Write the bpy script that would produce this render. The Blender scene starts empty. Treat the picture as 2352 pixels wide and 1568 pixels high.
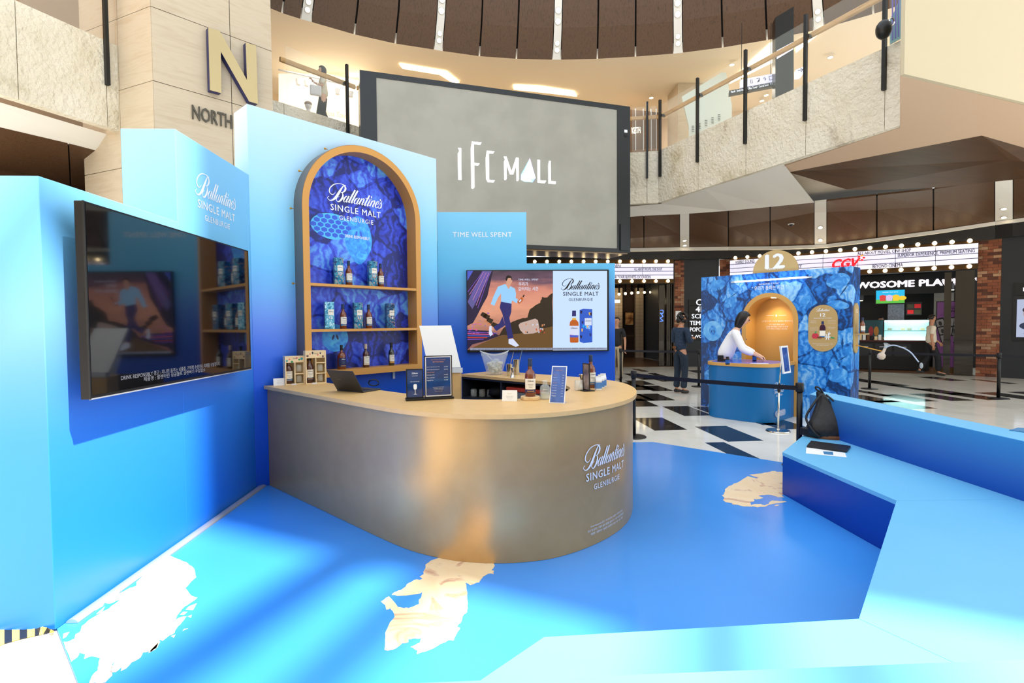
import bpy, bmesh, math, random
import numpy as np
from mathutils import Vector, Matrix
random.seed(7)
scene = bpy.context.scene
col = scene.collection

# ------------------------------------------------------------------ camera
FPX, CXP, CYP, EYE = 1200.0, 1176.0, 784.0, 1.6
def _unit(v):
    v = np.array(v, float); return v/np.linalg.norm(v)
_Y = _unit([(1122-CXP)/FPX, -(744-CYP)/FPX, 1.0])
_u0 = np.array([-0.0098, 1, 0.0]); _Z = _unit(_u0-_Y*np.dot(_u0, _Y))
_X = np.cross(_Y, _Z)
if _X[0] < 0: _X = -_X
RW = np.array([_X, _Y, _Z])            # rows: world axes seen from the camera (right, up, forward)
CAM = np.array([0, 0, EYE])
cam_data = bpy.data.cameras.new('camera')
cam_data.sensor_width = 36.0
cam_data.lens = FPX/2352*36
cam_data.clip_end = 300
cam = bpy.data.objects.new('camera', cam_data)
col.objects.link(cam)
_r, _u, _f = RW[:, 0], RW[:, 1], RW[:, 2]
cam.matrix_world = Matrix(((_r[0], _u[0], -_f[0], 0), (_r[1], _u[1], -_f[1], 0), (_r[2], _u[2], -_f[2], EYE), (0, 0, 0, 1)))
scene.camera = cam

# ------------------------------------------------------------------ world, sun, exposure
w = bpy.data.worlds.new('world'); scene.world = w; w.use_nodes = True
wb = w.node_tree.nodes['Background']
wb.inputs[0].default_value = (0.90, 0.955, 1.0, 1)
wb.inputs[1].default_value = 1.45
SUN_DIR = Vector((-0.50, 0.27, -0.80)).normalized()
sl = bpy.data.lights.new('sun', 'SUN'); sl.energy = 9.0; sl.angle = math.radians(0.9); sl.color = (1.0, 0.95, 0.88)
sun = bpy.data.objects.new('sun', sl); col.objects.link(sun)
sun.rotation_euler = SUN_DIR.to_track_quat('-Z', 'Y').to_euler()
sun.location = (12, -6, 20)
vs = scene.view_settings
vs.view_transform = 'Standard'; vs.look = 'None'; vs.gamma = 1.0; vs.use_curve_mapping = False
vs.exposure = 0.38
scene.cycles.max_bounces = 8
scene.cycles.diffuse_bounces = 4
scene.cycles.glossy_bounces = 4
scene.cycles.transmission_bounces = 6
scene.cycles.transparent_max_bounces = 12
scene.cycles.sample_clamp_indirect = 6.0
scene.cycles.caustics_reflective = False
scene.cycles.caustics_refractive = False

# ------------------------------------------------------------------ pixel -> place
def ray(x, y): return RW @ np.array([(x-CXP)/FPX, -(y-CYP)/FPX, 1.0])
def G(x, y, z=0.0):
    d = ray(x, y); return Vector(CAM+d*(z-EYE)/d[2])
def onX(x, y, X):
    d = ray(x, y); return Vector(CAM+d*X/d[0])
def onY(x, y, Y):
    d = ray(x, y); return Vector(CAM+d*Y/d[1])
def onP(x, y, p, n):
    d = ray(x, y); p = np.array(p, float); n = np.array(n, float)
    return Vector(CAM+d*np.dot(p-CAM, n)/np.dot(d, n))

# ------------------------------------------------------------------ materials
def lin(c):
    out = []
    for v in c[:3]:
        v = v/255.0
        out.append(v/12.92 if v <= 0.04045 else ((v+0.055)/1.055)**2.4)
    return tuple(out)+(1.0,)
MATS = {}
def mat(name, rgb, rough=0.5, metal=0.0, emit=None, es=1.0, trans=0.0, alpha=1.0, coat=0.0, spec=0.5, ior=1.45):
    if name in MATS: return MATS[name]
    m = bpy.data.materials.new(name); m.use_nodes = True
    b = m.node_tree.nodes['Principled BSDF']
    b.inputs['Base Color'].default_value = lin(rgb)
    b.inputs['Roughness'].default_value = rough
    b.inputs['Metallic'].default_value = metal
    b.inputs['Transmission Weight'].default_value = trans
    b.inputs['Alpha'].default_value = alpha
    b.inputs['Coat Weight'].default_value = coat
    b.inputs['Specular IOR Level'].default_value = spec
    b.inputs['IOR'].default_value = ior
    if emit is not None:
        b.inputs['Emission Color'].default_value = lin(emit)
        b.inputs['Emission Strength'].default_value = es
    MATS[name] = m
    return m
def N(m, t, **kw):
    n = m.node_tree.nodes.new(t)
    for k, v in kw.items(): setattr(n, k, v)
    return n
def bsdf(m): return m.node_tree.nodes['Principled BSDF']
def ramp(m, stops, interp='LINEAR'):
    r = N(m, 'ShaderNodeValToRGB'); cr = r.color_ramp; cr.interpolation = interp
    while len(cr.elements) > 1: cr.elements.remove(cr.elements[-1])
    cr.elements[0].position = stops[0][0]; cr.elements[0].color = lin(stops[0][1])
    for p, c in stops[1:]:
        e = cr.elements.new(p); e.color = lin(c)
    return r
def grad(name, stops, zmax=4.0, rough=0.35, coat=0.0):
    """printed blue gradient running up a panel (a print: follows the height on the panel)"""
    m = mat(name, (0, 0, 0), rough, coat=coat); L = m.node_tree.links
    g = N(m, 'ShaderNodeNewGeometry'); s = N(m, 'ShaderNodeSeparateXYZ'); d = N(m, 'ShaderNodeMath', operation='DIVIDE')
    d.inputs[1].default_value = zmax
    L.new(g.outputs['Position'], s.inputs[0]); L.new(s.outputs['Z'], d.inputs[0])
    r = ramp(m, [(z/zmax, c) for z, c in stops], 'B_SPLINE' if len(stops) > 4 else 'LINEAR')
    L.new(d.outputs[0], r.inputs[0]); L.new(r.outputs[0], bsdf(m).inputs['Base Color'])
    return m
def noisy(name, stops, scale=3.0, rough=0.5, detail=6, dist=0.0, bump=0.0, bscale=None, metal=0.0, stretch=(1, 1, 1), coat=0.0, ntype='ShaderNodeTexNoise', spec=0.5):
    m = mat(name, (0, 0, 0), rough, metal, coat=coat, spec=spec); L = m.node_tree.links
    tc = N(m, 'ShaderNodeTexCoord'); mp = N(m, 'ShaderNodeMapping'); mp.inputs['Scale'].default_value = stretch
    L.new(tc.outputs['Object'], mp.inputs[0])
    n = N(m, 'ShaderNodeTexNoise'); n.inputs['Scale'].default_value = scale; n.inputs['Detail'].default_value = detail; n.inputs['Distortion'].default_value = dist
    L.new(mp.outputs[0], n.inputs['Vector'])
    r = ramp(m, stops); L.new(n.outputs['Fac'], r.inputs[0]); L.new(r.outputs[0], bsdf(m).inputs['Base Color'])
    if bump:
        b = N(m, 'ShaderNodeBump'); b.inputs['Strength'].default_value = bump; b.inputs['Distance'].default_value = 0.12
        n2 = N(m, 'ShaderNodeTexNoise'); n2.inputs['Scale'].default_value = bscale or scale*4; n2.inputs['Detail'].default_value = 5
        L.new(tc.outputs['Object'], n2.inputs['Vector']); L.new(n2.outputs['Fac'], b.inputs['Height']); L.new(b.outputs[0], bsdf(m).inputs['Normal'])
    return m

# ------------------------------------------------------------------ building helpers
WM, KIDS = {}, {}
def tag(o, label=None, cat=None, group=None, kind=None):
    if label: o['label'] = label
    if cat: o['category'] = cat
    if group: o['group'] = group
    if kind: o['kind'] = kind
    return o
def I4(): return Matrix.Identity(4)
def T3(x=0, y=0, z=0, rz=0.0, s=1.0):
    return Matrix.Translation((x, y, z)) @ Matrix.Rotation(rz, 4, 'Z') @ Matrix.Scale(s, 4)
def frame(o, xd, yd):
    """matrix whose XY plane lies along xd / yd at o"""
    x = Vector(xd).normalized(); y = Vector(yd).normalized(); z = x.cross(y).normalized(); y = z.cross(x)
    return Matrix(((x[0], y[0], z[0], o[0]), (x[1], y[1], z[1], o[1]), (x[2], y[2], z[2], o[2]), (0, 0, 0, 1)))
def thing(name, label, cat, T=None, group=None, kind=None):
    o = bpy.data.objects.new(name, None); col.objects.link(o); o.empty_display_size = 0.1
    T = T if T is not None else I4()
    if isinstance(T, (tuple, list, Vector)): T = Matrix.Translation(T)
    o.matrix_basis = T; WM[o] = T; KIDS[o] = []
    tag(o, label, cat, group, kind)
    return o
def mk(name, vf, m, parent=None, T=None, smooth=False, label=None, cat=None, group=None, kind=None, bev=0.0, seg=2):
    verts, faces = vf
    if T is None: vw = [Vector(v) for v in verts]
    elif callable(T): vw = [Vector(T(v)) for v in verts]
    else: vw = [T @ Vector(v) for v in verts]
    if parent is not None:
        W = WM[parent]
    else:
        xs = [v.x for v in vw]; ys = [v.y for v in vw]; zs = [v.z for v in vw]
        W = Matrix.Translation(((min(xs)+max(xs))/2, (min(ys)+max(ys))/2, min(zs)))
    inv = W.inverted()
    me = bpy.data.meshes.new(name)
    me.from_pydata([inv @ v for v in vw], [], faces)
    if bev or smooth == 'fix' or True:
        bm = bmesh.new(); bm.from_mesh(me)
        if bev:
            bmesh.ops.remove_doubles(bm, verts=bm.verts, dist=1e-5)
            es = [e for e in bm.edges if len(e.link_faces) == 2 and e.calc_face_angle(0) > 0.6]
            if es: bmesh.ops.bevel(bm, geom=es, offset=bev, segments=seg, affect='EDGES', profile=0.5, clamp_overlap=True)
        bmesh.ops.recalc_face_normals(bm, faces=bm.faces)
        bm.to_mesh(me); bm.free()
    if smooth:
        for p in me.polygons: p.use_smooth = True
    me.materials.append(m)
    o = bpy.data.objects.new(name, me); col.objects.link(o)
    if parent is not None:
        o.parent = parent; KIDS.setdefault(parent, []).append(o)
    else:
        o.matrix_basis = W
    WM[o] = W; KIDS[o] = []
    tag(o, label, cat, group, kind)
    return o
def dup(root, T, label=None, group=None, parent=None):
    """copy of a thing with its parts and sub-parts, at T"""
    r = root.copy(); col.objects.link(r); KIDS[r] = []
    r.parent = parent
    if parent is None: r.matrix_basis = T; WM[r] = T
    else: WM[r] = WM[parent]; KIDS[parent].append(r)
    if label: r['label'] = label
    if group: r['group'] = group
    for ch in KIDS[root]: dup(ch, None, parent=r)
    return r
def flatshade(o, ang=40):
    me = o.data
    for p in me.polygons: p.use_smooth = True
    me.set_sharp_from_angle(angle=math.radians(ang))
    return o

def vbox(x0, x1, y0, y1, z0, z1):
    v = [(x0, y0, z0), (x1, y0, z0), (x1, y1, z0), (x0, y1, z0), (x0, y0, z1), (x1, y0, z1), (x1, y1, z1), (x0, y1, z1)]
    f = [(0, 3, 2, 1), (4, 5, 6, 7), (0, 1, 5, 4), (1, 2, 6, 5), (2, 3, 7, 6), (3, 0, 4, 7)]
    return v, f
def join(*vfs):
    V, Fc = [], []
    for v, f in vfs:
        n = len(V); V += list(v); Fc += [tuple(i+n for i in q) for q in f]
    return V, Fc
def tr(vf, T): return [tuple(T @ Vector(v)) for v in vf[0]], vf[1]
def vprism(poly, z0, z1):
    n = len(poly)
    v = [(p[0], p[1], z0) for p in poly]+[(p[0], p[1], z1) for p in poly]
    f = [tuple(range(n-1, -1, -1)), tuple(range(n, 2*n))]+[(i, (i+1) % n, n+(i+1) % n, n+i) for i in range(n)]
    return v, f
def vsheet(pts):
    return [tuple(p) for p in pts], [tuple(range(len(pts)))]
def vring(outer, inner, z0, z1):
    """closed band between two outlines of the same number of points"""
    n = len(outer); v = []
    for z in (z0, z1):
        v += [(p[0], p[1], z) for p in outer]+[(p[0], p[1], z) for p in inner]
    f = []
    for i in range(n):
        j = (i+1) % n
        f += [(i, j, n+j, n+i), (2*n+i, 3*n+i, 3*n+j, 2*n+j), (i, 2*n+i, 2*n+j, j), (n+i, n+j, 3*n+j, 3*n+i)]
    return v, f
def vlathe(prof, seg=20):
    v, f = [], []
    for r, z in prof:
        for k in range(seg):
            a = 2*math.pi*k/seg; v.append((r*math.cos(a), r*math.sin(a), z))
    for i in range(len(prof)-1):
        for k in range(seg):
            j = (k+1) % seg
            f.append((i*seg+k, i*seg+j, (i+1)*seg+j, (i+1)*seg+k))
    f.append(tuple(range(seg-1, -1, -1))); f.append(tuple(range((len(prof)-1)*seg, len(prof)*seg)))
    return v, f
def vtube(path, r, seg=8):
    P = [Vector(p) for p in path]; v, f = [], []
    rs = r if isinstance(r, (list, tuple)) else [r]*len(P)
    up = Vector((0, 0, 1)); prev = None
    for i, p in enumerate(P):
        d = (P[min(i+1, len(P)-1)]-P[max(i-1, 0)]).normalized()
        a = prev if prev is not None else (up if abs(d.dot(up)) < 0.95 else Vector((1, 0, 0)))
        s = d.cross(a).normalized(); b = s.cross(d).normalized(); prev = b
        for k in range(seg):
            t = 2*math.pi*k/seg; v.append(tuple(p+(s*math.cos(t)+b*math.sin(t))*rs[i]))
    for i in range(len(P)-1):
        for k in range(seg):
            j = (k+1) % seg; f.append((i*seg+k, i*seg+j, (i+1)*seg+j, (i+1)*seg+k))
    f.append(tuple(range(seg-1, -1, -1))); f.append(tuple(range((len(P)-1)*seg, len(P)*seg)))
    return v, f
def vball(c, rx, ry=None, rz=None, seg=14, rings=9):
    ry = ry or rx; rz = rz or rx; v = [(c[0], c[1], c[2]-rz)]; f = []
    for i in range(1, rings):
        t = math.pi*i/rings-math.pi/2
        for k in range(seg):
            a = 2*math.pi*k/seg; v.append((c[0]+rx*math.cos(t)*math.cos(a), c[1]+ry*math.cos(t)*math.sin(a), c[2]+rz*math.sin(t)))
    v.append((c[0], c[1], c[2]+rz)); n = len(v)-1
    for k in range(seg):
        j = (k+1) % seg
        f.append((0, 1+j, 1+k)); f.append((n, n-seg+k, n-seg+j))
        for i in range(rings-2): f.append((1+i*seg+k, 1+i*seg+j, 1+(i+1)*seg+j, 1+(i+1)*seg+k))
    return v, f
def catmull(pts, n=8, closed=False):
    P = [np.array(p, float) for p in pts]; out = []
    m = len(P); rng = m if closed else m-1
    for i in range(rng):
        p1, p2 = P[i], P[(i+1) % m]
        p0 = P[i-1] if (closed or i > 0) else 2*p1-p2
        p3 = P[(i+2) % m] if (closed or i+2 < m) else 2*p2-p1
        for k in range(n):
            t = k/n
            out.append(0.5*((2*p1)+(-p0+p2)*t+(2*p0-5*p1+4*p2-p3)*t*t+(-p0+3*p1-3*p2+p3)*t**3))
    if not closed: out.append(P[-1])
    return out
def ngon(n, r, a0=0.0, cx=0, cy=0, ry=None):
    return [(cx+r*math.cos(a0+2*math.pi*k/n), cy+(ry or r)*math.sin(a0+2*math.pi*k/n)) for k in range(n)]
def stadium(w, h, n=16):
    """upright pill outline, w wide, h high, centred"""
    r = w/2; c = h/2-r; o = []
    for k in range(n+1): a = math.pi*k/n; o.append((r*math.cos(a), c+r*math.sin(a)))
    for k in range(n+1): a = math.pi+math.pi*k/n; o.append((r*math.cos(a), -c+r*math.sin(a)))
    return o
def archpoly(w, h, n=24):
    """arch outline: flat foot at y=0, half-round head, centred in x"""
    r = w/2; o = [(-r, 0), (r, 0)]
    for k in range(n+1): a = math.pi*k/n; o.append((r*math.cos(a), h-r+r*math.sin(a)))
    return o

# ------------------------------------------------------------------ lettering
TSC = bpy.data.scenes.new('lettering_bench')
def text(name, s, m, parent, T, w=None, h=None, bold=0.0, depth=0.0, align='C', space=1.0, shear=0.0, label=None, line=1.0):
    """flat lettering fitted to width w (and height h), centred on T's origin (align L: starts there)"""
    cu = bpy.data.curves.new(name, 'FONT'); cu.body = s; cu.size = 1.0; cu.resolution_u = 2
    cu.space_character = space; cu.space_line = line; cu.shear = shear; cu.extrude = 0.0
    cu.align_x = 'CENTER' if align == 'C' else 'LEFT'
    ob = bpy.data.objects.new('tmp', cu); TSC.collection.objects.link(ob)
    with bpy.context.temp_override(scene=TSC, view_layer=TSC.view_layers[0]):
        dg = bpy.context.evaluated_depsgraph_get(); dg.update()
        me = bpy.data.meshes.new_from_object(ob.evaluated_get(dg))
    V = [tuple(v.co) for v in me.vertices]; Fc = [tuple(p.vertices) for p in me.polygons]
    bpy.data.objects.remove(ob); bpy.data.curves.remove(cu); bpy.data.meshes.remove(me)
    if not V: return None
    x0 = min(v[0] for v in V); x1 = max(v[0] for v in V); y0 = min(v[1] for v in V); y1 = max(v[1] for v in V)
    sx = (w/(x1-x0)) if w else (h/(y1-y0)); sy = (h/(y1-y0)) if h else sx
    ox = (x0+x1)/2 if align == 'C' else x0; oy = (y0+y1)/2
    V = [((v[0]-ox)*sx, (v[1]-oy)*sy, 0.0) for v in V]
    if bold:                                            # heavier weight: the same outline laid a hair apart
        V1, F1 = V, Fc; V, Fc = [], []
        for k, (dx, dy) in enumerate(((0, 0), (1, 0), (-1, 0), (0, .6), (0, -.6))):
            n = len(V); V += [(v[0]+dx*bold*sx*.8, v[1]+dy*bold*sy*.8, k*.0003*min(1, sx*4)) for v in V1]; Fc += [tuple(i+n for i in f) for f in F1]
    if depth:
        n = len(V)
        cnt = {}
        for f in Fc:
            for i in range(len(f)):
                a, b = f[i], f[(i+1) % len(f)]; cnt[(a, b)] = cnt.get((a, b), 0)+1
        side = [(a, b, b+n, a+n) for (a, b) in cnt if (b, a) not in cnt]
        V = [(v[0], v[1], v[2]+depth) for v in V]+V
        Fc = Fc+side
    return mk(name, (V, Fc), m, parent, T, label=label)
_S = [
 [(790,150,14),(700,190,26),(600,330,60),(500,490,78),(400,630,74),(300,715,48),(210,745,27),(140,712,19),(124,660,15),(180,615,12)],
 [(400,460,12),(330,530,17),(260,540,24),(200,490,32),(192,410,36),(240,310,34),(350,210,30),(480,155,22),(620,140,18),(720,165,38),(770,240,62),(760,310,62),(700,385,42),(650,415,20),(600,425,12)],
 [(640,420,16),(670,480,42),(665,560,62),(620,640,62),(550,715,47),(490,745,27),(440,710,22),(435,660,20),(480,595,15),(545,565,11)]]
_a = [[(830,500,16),(770,540,42),(710,620,48),(695,690,38),(725,715,18),(790,660,12),(860,560,12)],[(900,490,42),(840,590,52),(790,680,44),(800,715,18),(860,670,11)]]
_l = [[(1135,250,52),(1040,410,57),(940,590,57),(890,680,47),(895,715,18),(950,670,11)]]
_n = [[(1385,490,47),(1330,590,52),(1265,705,52)],[(1290,660,12),(1380,540,16),(1440,490,32),(1475,500,42),(1440,590,50),(1385,680,44),(1395,715,18),(1450,670,11)]]
_t = [[(1690,330,47),(1610,470,54),(1530,610,54),(1490,690,44),(1500,715,18),(1560,660,11)],[(1520,455,18),(1600,450,20),(1700,460,20),(1790,435,15)]]
_i = [[(1710,490,44),(1650,590,52),(1590,690,44),(1600,715,18),(1660,670,11)],[(1738,380,56),(1782,380,56)]]
_e = [[(1930,620,12),(2010,590,16),(2060,530,28),(2045,490,28),(1990,510,34),(1930,600,50),(1915,670,47),(1945,715,22),(2010,680,12)]]
_s2 = [[(2000,690,32),(2060,620,14),(2140,500,14),(2200,430,16)],[(2165,480,22),(2150,540,42),(2155,620,47),(2120,690,40),(2060,715,24),(2010,690,32)],[(2120,385,47),(2130,420,42),(2095,470,14)]]
def _sh(st, d): return [[(x+d, y, q) for x, y, q in s] for s in st]
SCRIPT = _S+_a+_l+_sh(_l, 100)+_sh(_a, 395)+_n+_t+_i+_sh(_n, 420)+_e+_s2
def _ribbons(n=5, fat=1.0):
    V, Fc = [], []
    for si, st in enumerate(SCRIPT):
        P = catmull(st, n); k0 = len(V); zz = .0006*(si % 5)
        for i, p in enumerate(P):
            d = P[min(i+1, len(P)-1)][:2]-P[max(i-1, 0)][:2]; L = math.hypot(*d) or 1
            nx, ny = -d[1]/L, d[0]/L; hw = max(p[2]*fat, 8)/2
            V.append(((p[0]+nx*hw-1165)/2090, -(p[1]+ny*hw-735)/2090, zz)); V.append(((p[0]-nx*hw-1165)/2090, -(p[1]-ny*hw-735)/2090, zz))
        for i in range(len(P)-1): Fc.append((k0+2*i, k0+2*i+1, k0+2*i+3, k0+2*i+2))
    return V, Fc
_RIB = {}
def script_word(parent, T, m, wd, n=4, fat=1.0, name='script_lettering'):
    if (n, fat) not in _RIB: _RIB[(n, fat)] = _ribbons(n, fat)
    V, Fc = _RIB[(n, fat)]
    return mk(name, ([(v[0]*wd, v[1]*wd, v[2]*wd) for v in V], Fc), m, parent, T)
def comp(T, M2):
    if callable(T): return lambda v: T(M2 @ Vector(v))
    return T @ M2
def logo(parent, T, m, wd, fat=1.0):
    """the three-line whisky lettering, wd wide, centred on the foot of its first line"""
    u = wd/2090
    script_word(parent, T, m, wd, fat=fat)
    text('lettering', 'SINGLE', m, parent, comp(T, Matrix.Translation(((730-1165)*u, (735-950)*u, 0))), w=1015*u, h=205*u, bold=0.018, space=1.12)
    text('lettering', 'MALT', m, parent, comp(T, Matrix.Translation(((1755-1165)*u, (735-950)*u, 0))), w=735*u, h=200*u, bold=0.018, space=1.12)
    text('lettering', 'GLENBURGIE', m, parent, comp(T, Matrix.Translation(((1170-1165)*u, (735-1252)*u, 0))), w=1290*u, h=148*u, bold=0.012, space=1.15)

# ================================================================== SETTING
M_marble = noisy('white_marble', [(0.3, (222, 219, 208)), (0.55, (236, 233, 224)), (0.75, (228, 222, 206))], 1.6, 0.09, 8, 0.6)
M_dark = noisy('dark_marble', [(0.35, (30, 27, 25)), (0.6, (48, 43, 39)), (0.72, (84, 77, 68))], 3.0, 0.1, 8, 1.2, stretch=(1, 4, 1))
M_blackpaint = mat('black_fascia', (20, 21, 24), 0.45)
M_stone = noisy('split_face_limestone', [(0.30, (192, 180, 150)), (0.42, (222, 213, 192)), (0.60, (232, 225, 208)), (0.8, (224, 215, 194))], 1.1, 0.85, 8, 0.3, bump=0.6, bscale=13)
def stain(m):      # brown mineral veins that belong to the stone
    L = m.node_tree.links; b = bsdf(m); src = b.inputs['Base Color'].links[0].from_socket
    tc = N(m, 'ShaderNodeTexCoord'); n = N(m, 'ShaderNodeTexNoise'); n.inputs['Scale'].default_value = 0.75; n.inputs['Detail'].default_value = 10; n.inputs['Roughness'].default_value = 0.72; n.inputs['Distortion'].default_value = 0.4
    L.new(tc.outputs['Object'], n.inputs['Vector'])
    r = N(m, 'ShaderNodeValToRGB'); r.color_ramp.elements[0].position = 0.61; r.color_ramp.elements[0].color = (0, 0, 0, 1); r.color_ramp.elements[1].position = 0.74; r.color_ramp.elements[1].color = (0.75, 0.75, 0.75, 1)
    L.new(n.outputs['Fac'], r.inputs[0])
    mx = N(m, 'ShaderNodeMix', data_type='RGBA'); mx.inputs['B'].default_value = lin((126, 104, 70))
    L.new(r.outputs[0], mx.inputs['Factor']); L.new(src, mx.inputs['A']); L.new(mx.outputs['Result'], b.inputs['Base Color'])
stain(M_stone)
M_limes = noisy('smooth_limestone', [(0.3, (190, 174, 150)), (0.5, (200, 187, 166)), (0.7, (194, 178, 154))], 2.0, 0.6, 6, 1.0, stretch=(0.6, 0.6, 5))
M_wood = noisy('dark_walnut_panel', [(0.3, (70, 49, 33)), (0.55, (92, 66, 45)), (0.75, (80, 57, 39))], 6.0, 0.45, 8, 0.8, stretch=(6, 6, 0.35))
M_wood2 = noisy('bronze_soffit', [(0.3, (60, 40, 20)), (0.6, (76, 50, 26)), (0.8, (68, 46, 24))], 2.0, 0.45, 6, 0.5, stretch=(0.4, 3, 1))
M_white = mat('white_plaster', (232, 230, 224), 0.7)
M_beige = mat('beige_plaster', (226, 204, 170), 0.7)
M_peach = mat('peach_soffit', (204, 176, 150), 0.7)
M_cream = mat('cream_plaster', (192, 182, 156), 0.8)
M_steelblk = mat('black_steel', (40, 41, 42), 0.4, 0.4)
M_oak = noisy('oak_handrail', [(0.3, (176, 134, 82)), (0.6, (204, 164, 108)), (0.8, (190, 148, 94))], 5.0, 0.4, 6, 0.6, stretch=(0.5, 0.5, 6))
M_glass = mat('clear_glass', (235, 245, 240), 0.02, alpha=0.07, spec=0.6)
M_lamp = mat('warm_lamp', (255, 235, 200), 0.5, emit=(255, 232, 190), es=14.0)
M_lampring = mat('lamp_trim', (205, 200, 190), 0.4)

# floor: white slab with dark tiles laid into it
floor = mk('floor', vbox(-22, 26, -9, 34, -0.3, 0.0), M_marble, kind='structure')
rot = math.radians(2.2)
def tile_T(x, y): return Matrix.Translation((x, y, 0)) @ Matrix.Rotation(rot, 4, 'Z')
tile_me = None
def dark_tile(x, y, wx=0.5, wy=1.03):
    """x, y: near-left corner"""
    global tile_me
    z = 0.0015
    T = tile_T(x, y)
    return mk('tile', ([(0, 0, -0.002), (wx, 0, -0.002), (wx, wy, -0.002), (0, wy, -0.002), (0, 0, z), (wx, 0, z), (wx, wy, z), (0, wy, z)], vbox(0, 1, 0, 1, 0, 1)[1]), M_dark, floor, T)
known = [(2.448, 7.603, .5), (3.188, 6.811, .5), (2.90, 5.75, .26)]
for x, y, wx in known: dark_tile(x, y, wx)
def tl(px, py, wx=0.5, wy=1.03):           # tile whose near-left corner shows at this pixel
    p = G(px, py); dark_tile(p.x, p.y, wx, wy)
for a in [(1497, 920), (1452, 921), (1455, 934), (1572, 955), (1500, 898), (1462, 896), (1462, 884), (1520, 876), (1573, 876), (1650, 956), (1752, 976, .26), (1792, 986)]: tl(*a)
cr, sr = math.cos(rot), math.sin(rot)
for i in range(0, 22):
    for j in range(0, 24):
        hsh = (i*7349+j*9151+i*j*331) % 97
        if hsh > 24: continue
        gx, gy = 3.0+i*0.78, 7.2+j*0.79
        x = gx*cr-gy*sr+0.3; y = gx*sr+gy*cr
        if y > 17.5 or x > 15.2 or y < 3: continue
        if x-3.8 < (y-6)*0.32 and y < 11.5: continue          # the part set by hand above
        if x < 2.2: continue
        if x*0.62+y*0.78 > 19.5: continue                      # inside the shops
        dark_tile(x, y, 0.5 if hsh % 3 else 0.26)

# glazed roof over the atrium: glazing bars, and an added sun-blocking wall
ZR = 18.0
dl = Vector((0.40, 0.917, 0)); pp = Vector((0.917, -0.40, 0))
qv = Vector((0.475, 0.88, 0)); hv = Vector((0.88, -0.475, 0))
roof = thing('roof', None, None, (9, -3, ZR), kind='structure')
def along(a, b, s0, s1, q0, q1):
    return [tuple(a*s+b*q) for s, q in ((s0, q0), (s1, q0), (s1, q1), (s0, q1))]
sun_blocker = mk('wall_sun_blocker', vprism(along(hv, qv, 13.0, 13.5, 2.62, 25.0), 9.0, 52.0), M_white, kind='structure')  # out of view, added to cut off the sun beyond the lit floor
M_bar = mat('roof_bar', (190, 192, 190), 0.5)
for k, (pk, wk) in enumerate([(-7.2, .30), (-4.9, .24), (-2.42, .34), (-1.75, .2), (-0.35, .24), (1.35, .36), (3.3, .3), (5.4, .3)]):
    pc = pk+12.78
    mk('glazing_bar', vprism(along(dl, pp, -9.0, 9.0, pc-wk/2, pc+wk/2), ZR-0.15, ZR), M_bar, roof)

# ------------------------------------------------------------------ level 2: stone parapet, soffit, glass rail
ZT, ZB = 6.74, 5.2
stoneR = [G(2075, 90, ZT), G(1513, 346, ZT)]
stoneM = [G(1513, 346, ZT), Vector((4.318, 15.78, ZT)), Vector((0.5, 16.0, ZT)), Vector((-3.3, 13.9, ZT)), G(652, 237, ZT), Vector((-5.6, 11.6, ZT))]
stoneL = [G(272, 106, ZT), G(34, 0, ZT), Vector((-8.4, 6.6, ZT))]
CEN = Vector((1.5, 5.5, 0))
def wallband(name, a, b, z0, z1, th, m, parent=None, **k):
    a = Vector((a.x, a.y, 0)); b = Vector((b.x, b.y, 0)); d = (b-a).normalized(); n = Vector((-d.y, d.x, 0))
    if n.dot(CEN-a) > 0: n = -n                                # thickness grows away from the atrium
    return mk(name, vprism([tuple(a), tuple(b), tuple(b+n*th), tuple(a+n*th)], z0, z1), m, parent, **k)
par = thing('wall_parapet', None, None, (2, 15.5, ZB), kind='structure')
def split_pts(a, b, cuts): return [a.lerp(b, t) for t in [0]+cuts+[1]]
def xcut(a, b, px):          # parameter where the pixel column px meets segment a-b
    lo, hi = 0.0, 1.0
    def col_of(p):
        c = RW.T @ (np.array(p)-CAM); return CXP+FPX*c[0]/c[2]
    ca, cb = col_of(a), col_of(b)
    for _ in range(40):
        mid = (lo+hi)/2; c = col_of(a.lerp(b, mid))
        if (c < px) == (ca < cb): lo = mid
        else: hi = mid
    return (lo+hi)/2
def stones(a, b, cols):
    ts = sorted(xcut(a, b, c) for c in cols)
    P = split_pts(a, b, ts); L = (b-a).length
    for i in range(len(P)-1):
        e = 0.006/max((P[i+1]-P[i]).length, .01)
        wallband('stone_panel', P[i].lerp(P[i+1], e), P[i+1].lerp(P[i], e), ZB, ZT, 0.16, M_stone, par)
PC_R = [2034, 1852, 1714, 1604]
stones(stoneR[0], stoneR[1], PC_R)
stones(stoneM[0], stoneM[1], [1486])
for i in range(1, len(stoneM)-1): stones(stoneM[i], stoneM[i+1], [797] if i == 3 else [])
stones(stoneL[0], stoneL[1], [241]); stones(stoneL[1], stoneL[2], [])
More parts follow.
